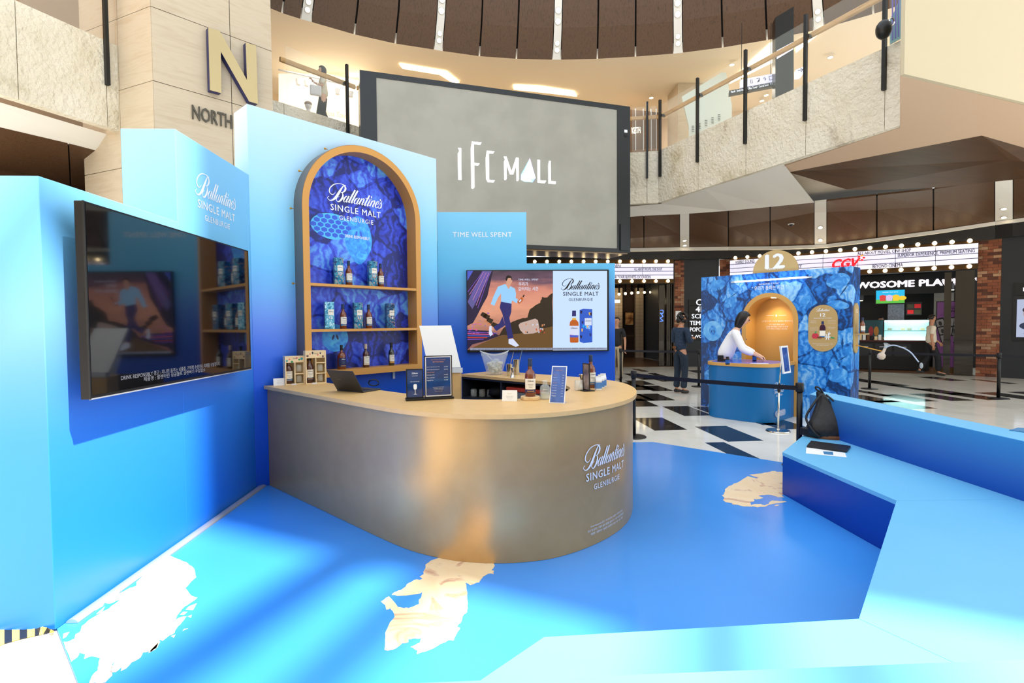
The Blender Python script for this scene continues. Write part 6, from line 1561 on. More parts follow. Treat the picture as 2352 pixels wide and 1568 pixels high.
poster('film_poster', 'brown sepia film poster in a black frame in the dark corridor', 1434, 1456, 716, 747, 23.85, noisy('poster_sepia', [(.35, (90, 60, 40)), (.5, (170, 120, 80)), (.65, (210, 170, 120))], 5, .4, 3, emit := 0) if False else noisy('poster_sepia', [(.35, (90, 60, 40)), (.5, (170, 120, 80)), (.65, (210, 170, 120))], 5, .4, 3))
poster('film_poster', 'red and teal film poster in a black frame in the dark corridor', 1492, 1512, 714, 746, 23.85, noisy('poster_red', [(.35, (60, 110, 130)), (.5, (180, 50, 34)), (.65, (220, 110, 60))], 4, .4, 3))
for k in range(7):
    p = onY(1422+14.5*k, 674-(abs(k-3)*-.4)-k*.8, 23.0); lp = thing('festoon_lamp', 'small warm festoon lamp under the corridor ceiling', 'lamp', p, 'festoon lamps in the corridor')
    mk('bulb', vball(tuple(p), .06, seg=10, rings=6), M_bulb, lp, smooth=True); mk('socket', vbox(p.x-.03, p.x+.03, p.y-.03, p.y+.03, p.z+.05, 3.9), M_black, lp)
for px, py in ((1418, 692),):
    p = onY(px, py, 23.0); mk('wall_lamp', vbox(p.x-.35, p.x+.1, p.y-.05, p.y+.05, p.z-.06, p.z+.06), M_lamp, label='bright wall lamp at the edge of the cinema corridor', cat='lamp')
mk('rail', vbox(-1, 7.0, 23.82, 23.88, .98, 1.03), M_wood, wallb)
# folding door leaves beside the brick piers
fd = thing('folding_door', 'black glazed folding door leaf with a blue neon sign in the cinema doorway', 'door', (6.2, 18.9, 0))
a, b = onY(1513, 700, 18.9), onY(1525, 700, 18.9)
mk('leaf', vbox(a.x, b.x, 18.88, 18.94, .02, 3.0), M_door, fd)
for k in range(5):
    x = b.x+.05+k*.075; mk('leaf', vbox(x, x+.055, 18.75+.03*(k % 2), 18.95, .02, 3.0), M_door, fd)
M_neonb = mat('blue_neon', (90, 130, 255), .4, emit=(70, 110, 255), es=2.2)
xm = (a.x+b.x)/2; z0_ = onY(1519, 720, 18.87).z
mk('neon', vtube(catmull([(xm-.05, 18.87, z0_+.12), (xm+.05, 18.87, z0_+.12), (xm+.04, 18.87, z0_), (xm-.05, 18.87, z0_+.02), (xm+.05, 18.87, z0_-.1), (xm-.05, 18.87, z0_-.16), (xm+.05, 18.87, z0_-.26), (xm-.06, 18.87, z0_-.28)], 5), .012, 6), M_neonb, fd)
fd2 = thing('folding_door', 'black folding door leaves stacked beside the cafe brick pillar', 'door', tuple(SR1-dR*.5))
for k in range(7):
    p = SR1-dR*(.08+.06*k)-nR*.15; mk('leaf', vbox(-.03, .03, .02, 3.04, -.12-.03*(k % 2), .12), M_door, fd2, frame(p, dR, ZV))
p = SR1-dR*.62-nR*.2; mk('leaf', vbox(-.08, .08, .02, 3.0, -.02, .02), M_door, fd2, frame(p, dR, ZV))
# directory board on the charcoal panel
dW = dirn((7.05, 18.6), (8.27, 18.45)); nW = toward(dW)
dbd = thing('directory_board', 'black cinema directory board with white lettering on the charcoal wall', 'sign board', (7.7, 18.45, 1.0))
def PW(px, py, off=.03): return onP(px, py, Vector((7.05, 18.6, 0))+nW*off, nW)
for k, (t0, t1, s_, w_, h_) in enumerate([(687, 701, 'CGV', .62, .22), (702, 718, '4DX', .62, .2), (719, 733, 'SCREENX', 1.0, .16), (735, 748, 'TEMPUR CINEMA', 1.5, .15), (750, 763, 'POPCORN FACTORY', 1.5, .15), (765, 780, 'TWOSOME PLACE', 1.3, .1)]):
    a, b = PW(1582, t1), PW(1640, t0); T = frame(a, dW, ZV)
    mk('strip', vbox(0, .95, 0, (b.z-a.z), 0, .02), M_blackpaint, dbd, T)
    px0 = {0: 1599, 1: 1598, 2: 1589, 3: 1584.5, 4: 1585, 5: 1588}[k]
    text('lettering', s_, M_printlit, dbd, frame(PW(px0, (t0+t1)/2, .055), dW, ZV), w=w_, h=h_, bold=.03, align='L')
mk('paper_notice', vbox(-.1, .1, 0, .33, -.01, 0), M_card, T=frame(onY(1558, 735, 18.55), (1, 0, 0), ZV), label='white paper notice taped to the brick pillar behind the denim man', cat='notice')
# ---- cafe interior
cafe = thing('wall_cafe', None, None, (12, 19, 0), kind='structure')
BK = -3.4
M_cafe = mat('cafe_dark', (20, 19, 20), .6)
c0, c1 = SR0-dR*1.0+nR*BK, SR1+dR*1.6+nR*BK
panel('dark_panel', c0, c1, 0, 4.0, M_cafe, 0, .1, cafe)
mk('cafe_floor', vprism([tuple(SR0-nR*.1), tuple(SR1-nR*.1), tuple(SR1+nR*BK), tuple(SR0+nR*BK)], -.05, .003), M_warmfloor, cafe)
mk('cafe_ceiling', vprism([tuple(SR0-nR*.3), tuple(SR1-nR*.3), tuple(SR1+nR*BK), tuple(SR0+nR*BK)], 3.75, 3.85), M_blackpaint, cafe)
panel('white_tile_wall', PR(2143, 800, -3.0)*1.0-ZV*PR(2143, 800, -3.0).z, PR(2225, 800, -3.0)-ZV*PR(2225, 800, -3.0).z, 0, 3.0, mat('grey_tile', (120, 116, 112), .4), 0, .05, cafe)
M_sign = mat('cafe_sign_white', (250, 240, 250), .4, emit=(255, 236, 250), es=2.2)
cs = thing('cafe_sign', 'glowing white cafe name lettering on a black header above the counter', 'sign', PR(2070, 655, -2.0))
a, b = PR(1960, 640, -2.0), PR(2225, 640, -2.0)
mk('header', vbox(0, (b-a).length, -.35, .28, -.2, -.02), M_blackpaint, cs, frame(Vector((a.x, a.y, PR(2090, 650, -2.0).z)), dR, ZV))
text('letters', 'A TWOSOME PLACE', M_sign, cs, FR(2056, 652, -2.0), w=3.3, h=.21, bold=.05)
text('letters', 'coffee&dessert', M_sign, cs, FR(2203, 641, -2.0), w=.85, h=.11, bold=.02)
def lit_panel(name, label, x0, y0, x1, y1, off, m, cat):
    a, b = PR(x0, y1, off), PR(x1, y0, off); o = thing(name, label, cat, a)
    T = frame(a, dR, ZV); W = (Vector((b.x, b.y, 0))-Vector((a.x, a.y, 0))).length; H = b.z-a.z
    mk('casing', vbox(-.02, W+.02, -.02, H+.02, -.06, -.004), M_black, o, T); mk('screen', vbox(0, W, 0, H, -.004, 0), m, o, T); return o, T, W, H
o, T, W, H = lit_panel('menu_screen', 'hanging cafe screen showing three fruit juices on blue and green', 2012, 665, 2078, 697, -1.6, emi('screen_sky_blue', (20, 176, 224), .9), 'screen')
mk('picture_shape', vbox(0, W, 0, H*.30, 0, .003), emi('screen_green', (90, 190, 70), .8), o, T)
for k, (fx, c_) in enumerate(((.24, (220, 60, 60)), (.47, (216, 190, 226)), (.70, (240, 200, 50)))):
    mk('picture_shape', ([(W*fx-.075, H*.18, .004), (W*fx+.075, H*.18, .004), (W*fx+.09, H*.58, .004), (W*fx, H*.66, .004), (W*fx-.09, H*.58, .004)], [(0, 1, 2, 3, 4)]), emi('screen_juice_%d' % k, c_, .8), o, T)
decal(blob(W*.92, H*.38, .11, .07), MATS['screen_juice_2'], o, T, .004, 'picture_shape')
text('lettering', 'SUMMER FRUIT JUICE', M_printlit, o, T @ Matrix.Translation((W*.5, H*.84, .004)), w=W*.55, h=H*.08, bold=.01)
# display case, counter, boxes
def cbox(name, x0, x1, z0, z1, off0, off1, m, par):
    a = PR(x0, 800, off0); b = PR(x1, 800, off0); T = frame(Vector((a.x, a.y, 0)), dR, ZV); W = (b-a); W.z = 0
    return mk(name, vbox(0, W.length, z0, z1, off1-off0 if off1 < off0 else 0, 0 if off1 < off0 else off1-off0), m, par, T)
cc = thing('cafe_counter', 'dark cafe service counter with drawers below the display case', 'counter', PR(2030, 850, -1.2))
cbox('body', 1962, 2135, .02, .92, -1.2, -1.9, M_cafe, cc); cbox('top', 1960, 2137, .92, .97, -1.15, -1.95, mat('counter_red_edge', (70, 20, 22), .4), cc)
for k in range(3): cbox('drawer', 1966+44*k, 2004+44*k, .45, .85, -1.195, -1.2, M_darkwall, cc); cbox('handle', 1976+44*k, 1994+44*k, .74, .76, -1.17, -1.195, M_alu, cc)
dc = thing('display_case', 'lit glass cake display case with white shelves in the cafe', 'display case', PR(2080, 760, -1.4))
M_caseglow = mat('case_light', (240, 255, 252), .4, emit=(224, 255, 248), es=5.0)
M_caseback = mat('case_interior', (150, 190, 196), .3, emit=(120, 170, 176), es=.35)
zc0, zc1 = PR(2080, 775, -1.3).z, PR(2080, 735, -1.3).z
cbox('back', 2030, 2134, .97, zc1, -1.75, -1.8, M_caseback, dc)
for f in (.05, .45, .93): cbox('lit_shelf', 2030, 2134, .97+(zc1-.97)*f, .97+(zc1-.97)*f+.03, -1.35, -1.75, M_caseglow if f != .45 else M_caseback, dc)
cbox('front_glass', 2030, 2134, .97, zc1+.02, -1.30, -1.305, M_glass, dc)
for x in (2029, 2133): cbox('corner_post', x, x+1.5, .97, zc1+.04, -1.29, -1.33, M_black, dc)
for k in range(6):
    cbox('cake', 2038+15*k, 2048+15*k, .97+(zc1-.97)*.48, .97+(zc1-.97)*.48+.08, -1.45, -1.62, (M_cream, M_card, M_pine)[k % 3], dc)
rnn = random.Random(6)
for k in range(6):
    x0 = 1972+9*k; o = cbox('snack_box', x0, x0+7, .97, .97+rnn.uniform(.12, .2), -1.22, -1.32, (M_pine, M_card, M_red if False else M_leather, M_cafe)[k % 4], None)
    tag(o, ['pale snack box at the start of the row on the cafe counter', 'white snack box second in the row on the cafe counter', 'brown snack box third in the row on the cafe counter', 'black snack box fourth in the row on the cafe counter', 'pale snack box fifth in the row on the cafe counter', 'white snack box last in the row before the display case'][k], 'snack box', 'snack boxes along the cafe counter')
o, T, W, H = lit_panel('poster_panel', 'dark teal fruit juice poster panel standing on the cafe counter', 1984, 735, 2028, 772, -1.5, mat('teal_poster', (14, 66, 76), .4), 'poster')
for k, (fx, c_) in enumerate(((.38, (150, 40, 44)), (.66, (170, 110, 40)))): decal(blob(W*fx, H*.32, W*.13, H*.30, .1), mat('poster_juice_%d' % k, c_, .4), o, T, .003, 'picture_shape')
o, T, W, H = lit_panel('menu_board', 'small red and olive checked cafe sign board behind the display case', 2083, 695, 2116, 722, -1.9, M_cafe, 'sign board')
for i, (fx, fy) in enumerate(((.5, .5), (0, .0))): mk('colour_tile', vbox(W*fx+.01, W*(fx+.5)-.01, H*(fy+.06), H*(fy+.40), 0, .01), mat('tile_red', (180, 16, 24), .4), o, T)
for i, (fx, fy) in enumerate(((0, .5), (.5, .0))): mk('colour_tile', vbox(W*fx+.01, W*(fx+.5)-.01, H*(fy+.06), H*(fy+.40), 0, .01), mat('tile_olive', (52, 48, 30), .4), o, T)
o, T, W, H = lit_panel('wall_panel', 'grey speckled lit wall panel behind the cafe counter', 2039, 698, 2077, 736, -2.6, noisy('grey_speckle', [(.4, (120, 124, 140)), (.6, (150, 154, 170))], 30, .5), 'panel')
o, T, W, H = lit_panel('photo_booth_poster', 'tall purple photo booth poster banner with black and white photo strips', 2150, 692, 2214, 842, -.9, mat('purple_poster', (136, 84, 150), .5), 'poster')
text('lettering', 'PHOTO', M_ink, o, T @ Matrix.Translation((W*.5, H*.895, .004)), w=W*.5, h=H*.03, bold=.03, shear=.2); text('lettering', 'HEIM', M_ink, o, T @ Matrix.Translation((W*.47, H*.855, .004)), w=W*.38, h=H*.03, bold=.03, shear=.2)
text('lettering', 'HARU FILM', M_ink, o, T @ Matrix.Translation((W*.45, H*.93, .004)), w=W*.4, h=H*.014)
for k in range(2): text('fine_print', '인생 사진 포토하임에서 추억을 남겨보세요', M_ink, o, T @ Matrix.Translation((W*.5, H*(.82-.022*k), .004)), w=W*(.6+.2*k), h=H*.012)
for k in range(3): text('fine_print', '지금 스캔해보세요 할인 이벤트', M_ink, o, T @ Matrix.Translation((W*.55, H*(.30-.03*k), .004)), w=W*.5, h=H*.013)
def photos(cx, cy, rot_, nx, ny, s):
    Tq = T @ Matrix.Translation((W*cx, H*cy, .005)) @ Matrix.Rotation(rot_, 4, 'Z')
    mk('photo_strip', vbox(-nx*s*.55, nx*s*.55, -ny*s*.65, ny*s*.65, -.002, 0), M_ink, o, Tq)
    for i in range(nx):
        for j in range(ny):
            x, y = (i-(nx-1)/2)*s*1.02, (j-(ny-1)/2)*s*1.22
            mk('photo', vbox(x-s*.45, x+s*.45, y-s*.52, y+s*.52, 0, .001), mat('photo_grey', (150, 148, 150), .5), o, Tq)
            decal(blob(x, y-s*.1, s*.2, s*.36, .2), mat('photo_dark', (50, 48, 50), .5), o, Tq, .0016, 'picture_shape')
photos(.62, .62, -.12, 2, 2, .22); photos(.22, .56, .25, 1, 3, .2)
mk('banner_foot', vbox(-.05, W+.05, -.3, -.02, -.06, .06), mat('banner_base', (110, 80, 40), .5), o, T)
# ceiling spots inside, pendant row
for k, (px, py, off_) in enumerate(((2187, 665, -1.6), (1960, 690, -2.5), (1976, 690, -2.5))):
    p = PR(px, py, off_); l = thing('ceiling_spot', ['black box spotlight over the purple poster', 'warm shelf lamp at the far end of the cafe', 'second warm shelf lamp at the far end of the cafe'][k], 'spotlight', p)
    mk('housing', vbox(p.x-.07, p.x+.07, p.y-.07, p.y+.07, p.z, p.z+.2), M_black, l); mk('lens', vbox(p.x-.05, p.x+.05, p.y-.05, p.y+.05, p.z-.012, p.z-.001), M_lamp, l)
# backlit film poster and header on the charcoal wall at the right
dP = dirn((14.16, 13.86), (15.1, 12.3)); nP = toward(dP)
def PP(px, py, off=.04): return onP(px, py, Vector((14.16, 13.86, 0))+nP*off, nP)
fp_ = thing('film_poster', 'backlit film poster with a face in a black case on the charcoal wall', 'poster', PP(2345, 770))
a, b = PP(2334, 774), PP(2420, 685); T = frame(a, dP, ZV); W = (Vector((b.x, b.y, 0))-Vector((a.x, a.y, 0))).length; H = b.z-a.z
mk('case', vbox(-.08, W+.08, -.1, H+.1, -.06, -.004), M_black, fp_, T); mk('picture', vbox(0, W, 0, H, -.004, 0), emi('poster_glow', (176, 186, 214), .75), fp_, T)
decal(blob(W*.42, H*.62, W*.24, H*.14), emi('poster_skin', (190, 170, 176), .6), fp_, T, .003, 'picture_shape'); decal(blob(W*.42, H*.72, W*.26, H*.1), emi('poster_hair', (50, 50, 64), .5), fp_, T, .004, 'picture_shape'); decal(blob(W*.5, H*.30, W*.42, H*.12), emi('poster_navy', (44, 56, 90), .5), fp_, T, .003, 'picture_shape'); decal(blob(W*.7, H*.10, W*.5, H*.025), emi('poster_blue', (60, 110, 200), .6), fp_, T, .003, 'picture_shape')
hb_ = thing('sign_board', 'black header sign reading NOW above the backlit film poster', 'sign', PP(2345, 670))
a = PP(2329, 678); T = frame(a, dP, ZV); mk('board', vbox(0, 1.6, 0, .33, -.04, 0), M_blackpaint, hb_, T)
text('lettering', 'NOW SHOWING', M_printlit, hb_, T @ Matrix.Translation((.18, .15, .003)), w=1.1, h=.1, bold=.02, align='L')

# ================================================================== BIG SCREEN, LEVEL 2 FITTINGS
dS = Vector((.964, .266, 0)).normalized(); nS = toward(dS)
pS0 = Vector(CAM+ray(863, 178)*12.0); pS0.z = 0
def PSc(px, py, off=0.0): return onP(px, py, pS0+nS*off, nS)
M_led = noisy('grey_led_face', [(.4, (150, 150, 143)), (.6, (158, 158, 151))], 1.2, .45, 3)
M_frameblk = mat('screen_frame', (46, 50, 54), .3, .3)
M_soff = mat('screen_soffit_metal', (120, 104, 84), .18, .9)
big = thing('led_screen', 'huge grey wall screen in a black frame showing the white mall logo', 'screen', PSc(1150, 575))
a, b = PSc(820, 162, 0), PSc(1447, 582, 0); TB = frame(Vector((a.x, a.y, 0)), dS, ZV)
def sxy(px, py): p = TB.inverted() @ PSc(px, py); return p.x, p.y
xl, xr = sxy(826, 170)[0], sxy(1447, 245)[0]; ztop, zbot = 7.40, 3.50
fx0, fx1 = sxy(864, 178)[0], sxy(1417, 252)[0]; fz0, fz1 = 3.60, 7.278
mk('cabinet', vbox(xl, xr, zbot, ztop, -1.1, -.02), M_frameblk, big, TB, bev=.02)
mk('face', vbox(fx0, fx1, fz0, fz1, -.02, -.004), M_led, big, TB)
for n_, q_ in (('bezel', (xl, fx0, zbot, ztop)), ('bezel', (fx1, xr, zbot, ztop)), ('bezel', (fx0, fx1, fz1, ztop)), ('bezel', (fx0, fx1, zbot, fz0))): mk(n_, vbox(q_[0], q_[1], q_[2], q_[3], -.02, .01), M_frameblk, big, TB)
mk('soffit', vbox(xl+.05, xr-.05, zbot-.03, zbot-.002, -1.1, -.05), M_soff, big, TB)
mk('side_speaker', vbox(fx1+.08, xr-.06, zbot+.05, zbot+.75, .01, .06), M_frameblk, big, TB)
for k, zz in enumerate((6.7, 6.58)): mk('control_button', vbox(xr-.18, xr-.09, zz, zz+.07, .01, .02), M_print if k == 0 else M_black, big, TB)
M_logoW = mat('screen_logo_white', (255, 255, 255), .4, emit=(245, 248, 255), es=1.15)
def zL(pts): return [sxy(1040+x/9.408, 310+y/9.408) for x, y in pts]
def lt(pts, m, z=.004, name='logo_letter'): return mk(name, ([(x, y, z) for x, y in zL(pts)], [tuple(range(len(pts)))]), m, big, TB)
lt([(110, 273), (180, 283), (188, 972), (117, 968), (106, 405), (140, 345)], M_logoW)
lt([(412, 140), (622, 160), (590, 215), (455, 200), (460, 600), (580, 612), (545, 664), (462, 655), (470, 1125), (442, 1160), (402, 1156), (386, 300)], M_logoW)
lt([(735, 338), (900, 355), (865, 406), (780, 395), (785, 968), (908, 978), (875, 1028), (752, 1018), (718, 950), (710, 500)], M_logoW)
lt([(1098, 463), (1160, 468), (1268, 785), (1365, 488), (1422, 492), (1428, 955), (1408, 996), (1375, 992), (1370, 660), (1305, 856), (1232, 850), (1160, 640), (1165, 940), (1145, 975), (1112, 970), (1106, 570), (1128, 538)], M_logoW)
lt([(1826, 535), (1882, 540), (1886, 978), (2018, 988), (1985, 1044), (1832, 1030)], M_logoW)
lt([(2078, 555), (2115, 560), (2118, 995), (2225, 1003), (2220, 1060), (2063, 1048), (2060, 660)], M_logoW)
for pts, c_ in (([(1665, 500), (1688, 645), (1550, 780)], (250, 190, 240)), ([(1665, 500), (1790, 930), (1688, 645)], (196, 190, 250)), ([(1665, 500), (1550, 780), (1470, 860)], (140, 220, 252)), ([(1688, 645), (1790, 930), (1680, 970), (1470, 968), (1550, 780)], (244, 252, 255)), ([(1470, 860), (1550, 780), (1470, 968)], (160, 180, 250)), ([(1470, 968), (1680, 970), (1725, 1022), (1535, 1006)], (170, 236, 252)), ([(1680, 970), (1790, 930), (1725, 1022)], (140, 165, 245))):
    lt(pts, mat('logo_%d_%d_%d' % c_, c_, .4, emit=c_, es=1.0), .005, 'logo_facet')
# hangers hold the screen from the level 2 slab behind it
for fx in (.15, .85): mk('hanger', vbox(xl+(xr-xl)*fx-.06, xl+(xr-xl)*fx+.06, 5.3, 5.5, -2.6, -1.1), M_steelblk, big, TB)

# ---- ceiling lamps on the pale strips of the timber bands
def disc(p, n, r, m, ring=None, label=None, grp=None):
    n = Vector(n).normalized(); q = Vector((0, 0, 1)).rotation_difference(n).to_matrix().to_4x4(); T = Matrix.Translation(p) @ q
    l = thing('downlight', label, 'downlight', T, grp); mk('trim', vlathe([(r*1.3, 0), (r*1.3, .012), (r*1.05, .014)], 18), M_lampring, l, T); mk('lens', vlathe([(r, .0142), (r*.8, .018)], 18), m, l, T); return l
names3 = ['beside the limestone column', 'above the big screen', 'above the screen middle', 'above the walkway kiosk', 'above the sign totem']
for k, (A, B) in enumerate(strip_pts):
    m0 = [a.lerp(b, .5) for a, b in zip(A, B)]
    nn = (A[1]-A[0]).cross(B[0]-A[0]).normalized()
    if nn.dot(Vector((C3.x, C3.y, 8))-m0[0]) < 0: nn = -nn
    for j, t in enumerate((.30, .52)):
        disc(m0[0].lerp(m0[1], t)+nn*.004, nn, .06, M_lamp, label=f'{["lower", "upper"][j]} recessed downlight on the pale strip {names3[k % 5]}', grp='downlights on the upper timber band')
    n2_ = (A[2]-A[1]).cross(B[1]-A[1]).normalized()
    if n2_.dot(Vector((C3.x, C3.y, 8))-m0[1]) < 0: n2_ = -n2_
    if k >= 1:
        for j, t in enumerate((.35, 0.95, 1.6)):
            q_ = m0[1].lerp(m0[2], t) if t <= 1 else m0[2].lerp(m0[3], (t-1)*.35)
            disc(q_+n2_*.006, n2_, .075, mat('bright_lamp', (255, 240, 210), .4, emit=(255, 236, 196), es=26), label=f'bright spot number {["one", "two", "three"][j]} from below on the pale strip {names3[k % 5]}', grp='bright spots on the upper timber band')
for k, i in enumerate((3, 7, 11)):
    A = [top1[i], kin1[i], bot1[i]]; B = [top1[i+1], kin1[i+1], bot1[i+1]]; m0 = [a.lerp(b, .5) for a, b in zip(A, B)]
    nn = (A[2]-A[1]).cross(B[1]-A[1]).normalized()
    if nn.dot(Vector((C3.x, C3.y, 1))-m0[1]) < 0: nn = -nn
    for j, t in enumerate((.45, .85)):
        disc(m0[1].lerp(m0[2], t)+nn*.005, nn, .055, M_lamp, label=f'{["upper", "lower"][j]} downlight on the pale strip of the lower timber band {["by the big screen", "above the half disc sign", "at the far end"][k]}', grp='downlights on the lower timber band')
# domes and sensors
def dome(px, py, z, label, r=.08):
    p = G(px, py, z) if isinstance(z, float) else z
    d = thing('ceiling_sensor', label, 'sensor', p); mk('base', vlathe([(r, -.02), (r, .0), (r*.8, .01)], 16), M_whitepl, d, Matrix.Translation(p)); mk('dome', vball(tuple(p-ZV*.03), r*.6, r*.6, r*.45, 12, 7), M_whitepl if 'camera' not in label else M_black, d, smooth=True)
for px, py, z, l in ((1817, 514, 4.55, 'white dome camera with a dark lens on the lower timber band'), (1813, 557, 4.25, 'small white sensor low on the timber band above the booth'), (1943, 546, 4.3, 'small white sensor on the timber band above the cafe'), (1426, 95, 10.1, 'small white sensor on the upper timber band above the big screen'), (798, 5, 11.0, 'round white sensor high on the upper timber band')):
    dome(px, py, float(z), l, .09)
p = G(780, 59, 10.15); ws = thing('ceiling_speaker', 'small white box device on the upper timber band', 'device', p); mk('box', vbox(p.x-.15, p.x+.15, p.y-.1, p.y+.1, p.z-.06, p.z+.04), M_whitepl, ws, bev=.02)

# ---- gallery interior: cove lights, kiosk, totem, hanging sign, robot-like display
M_cove = mat('cove_glow', (255, 236, 204), .5, emit=(255, 226, 184), es=3.2)
def coveZ(px, py, z=Z3-.02): return G(px, py, z)
def ceil_poly(px, m, name, z, label, cat, th=.03):
    P = [G(x, y, z) for x, y in px]; return mk(name, ([tuple(p) for p in P]+[tuple(p+ZV*th) for p in P], [tuple(range(len(P))), tuple(range(2*len(P)-1, len(P)-1, -1))]+[(i, (i+1) % len(P), len(P)+(i+1) % len(P), len(P)+i) for i in range(len(P))]), m, label=label, cat=cat)
ceil_poly([(917, 148), (1025, 166), (1055, 190), (1042, 192), (1010, 172), (925, 158)], M_cove, 'cove_light', 9.55, 'glowing cove recess in the gallery ceiling above the screen corner', 'cove light')
ceil_poly([(1180, 197), (1240, 200), (1318, 212), (1325, 222), (1240, 212), (1180, 206)], M_cove, 'cove_light', 9.55, 'glowing cove recess in the gallery ceiling above the screen middle', 'cove light')
M_cove2 = mat('cove_glow_big', (255, 246, 224), .5, emit=(255, 240, 210), es=2.4)
ceil_poly([(1733, 135), (1782, 92), (1782, 140), (1675, 193)], M_cove2, 'cove_light', 9.55, 'bright slanted light panel in the gallery ceiling beside the totem', 'cove light')
ceil_poly([(1828, 100), (1888, 66), (1888, 72), (1828, 122)], M_cove2, 'cove_light', 9.55, 'bright slanted light panel in the gallery ceiling past the totem', 'cove light')
for (x, y, e) in ((-1.0, 19.2, 130), (4.5, 19.2, 130), (8.5, 17.4, 150), (-4.8, 16.4, 110), (10.3, 14.2, 120)):
    la_ = bpy.data.lights.new('gallery_lamp', 'AREA'); la_.energy = e*.5; la_.size = 2.2; la_.color = (1, .90, .76)
    lo_ = bpy.data.objects.new('gallery_lamp', la_); col.objects.link(lo_); lo_.location = (x, y, 9.45)
gallery_px = [(1500, 231), (1680, 147, ), (1448, 300)]
for k, (px, py, z) in enumerate(((1496, 224, 9.5), (1681, 148, 9.5), (1760, 218, 9.5), (1750, 231, 9.5), (1907, 131, 9.5))):
    p = G(px, py, z); disc(p, (0, 0, -1), .07, M_lamp, label=['recessed downlight in the gallery ceiling above the shop sign', 'recessed downlight in the gallery ceiling above the kiosk', 'first recessed downlight in the gallery ceiling under the hanging sign', 'second recessed downlight in the gallery ceiling under the hanging sign', 'recessed downlight in the gallery ceiling past the totem'][k], grp='gallery downlights')
# kiosk: white leaning back of a standing display
def plane_at(px, depth): d = ray(px, 300); return Vector(CAM+d*depth)
kd = 16.0
def KP(px, py, dd=0.0): return Vector(CAM+ray(px, py)*(kd+dd))
kio = thing('kiosk', 'white standing information kiosk seen from its back behind the glass rail', 'kiosk', KP(1640, 330))
M_kio = mat('kiosk_white', (206, 216, 206), .45)
kpx = [(1566, 222), (1658, 166), (1668, 167), (1681, 240), (1681, 330), (1582, 345), (1582, 288)]
A = [KP(x, y) for x, y in kpx]; Bk = [p+Vector((.18, .45, 0)) for p in A]; n = len(A)
mk('casing', ([tuple(p) for p in A+Bk], [tuple(range(n)), tuple(range(2*n-1, n-1, -1))]+[(i, (i+1) % n, n+(i+1) % n, n+i) for i in range(n)]), M_kio, kio)
for k in range(5):
    for j in range(4):
        a = KP(1589+15*k+2*j*0, 290-6.5*k+4*j, -.02); mk('vent_slot', vbox(a.x, a.x+.07, a.y-.01, a.y, a.z, a.z+.012), M_steelblk, kio)
# totem and hanging signs
td = 13.6
def TP_(px, py, dd=0.0): return Vector(CAM+ray(px, py)*(td+dd))
tot = thing('sign_totem', 'tall black sign totem standing behind the glass rail', 'totem', TP_(1800, 200))
A = [TP_(x, y) for x, y in ((1781, 40), (1823, 15), (1823, 214), (1781, 232))]; Bk = [p+Vector((.08, .3, 0)) for p in A]
mk('body', ([tuple(p) for p in A+Bk], vbox(0, 1, 0, 1, 0, 1)[1]), mat('totem_black', (30, 29, 30), .25, .3), tot)
mk('lit_band', ([tuple(TP_(x, y, -.03)) for x, y in ((1784, 116), (1822, 96), (1822, 113), (1784, 136))], [(0, 1, 2, 3)]), M_lightbox, tot)
hs = thing('hanging_sign', 'black hanging direction sign with white lettering and a pictogram panel', 'sign', TP_(1730, 205, .4))
q_ = [TP_(x, y, .4) for x, y in ((1675, 208), (1779, 188), (1779, 197), (1675, 217))]; mk('black_board', ([tuple(p) for p in q_]+[tuple(p+Vector((.05, .15, 0))) for p in q_], vbox(0, 1, 0, 1, 0, 1)[1]), M_blackpaint, hs)
dd_ = (q_[1]-q_[0]).normalized()
text('lettering', 'North · South Atrium · Office Tower · Conrad Seoul   ↑ L1', M_printlit, hs, frame((q_[0]+q_[2])/2+Vector((-.01, -.03, 0)), dd_, ZV), w=(q_[1]-q_[0]).length*.93, h=.065, bold=.02)
q_ = [TP_(x, y, .4) for x, y in ((1701, 183), (1780, 168), (1780, 187), (1701, 201))]; mk('pictogram_panel', ([tuple(p) for p in q_]+[tuple(p+Vector((.05, .15, 0))) for p in q_], vbox(0, 1, 0, 1, 0, 1)[1]), M_lightbox, hs)
for k in range(5): text('pictogram', ['i', 'II', '↗', '↑', '□'][k], M_ink, hs, frame(q_[3].lerp(q_[2], .12+.19*k)+Vector((-.01, -.03, .1)), dd_, ZV), h=.11)
q_ = [TP_(x, y, .3) for x, y in ((1828, 160), (1848, 152), (1848, 164), (1840, 175), (1828, 177))]; mk('arrow_panel', ([tuple(p) for p in q_]+[tuple(p+Vector((.05, .15, 0))) for p in q_], [(0, 1, 2, 3, 4), (9, 8, 7, 6, 5)]+[(i, (i+1) % 5, 5+(i+1) % 5, 5+i) for i in range(5)]), M_lightbox, hs)
text('pictogram', '→', M_ink, hs, frame((q_[0]+q_[2])/2+Vector((-.01, -.03, 0)), dd_, ZV), w=.14)
for px in (1703, 1770): p = TP_(px, 195, .45); mk('hanger_rod', vtube([tuple(p), (p.x, p.y, Z3)], .008, 5), M_steelblk, hs)
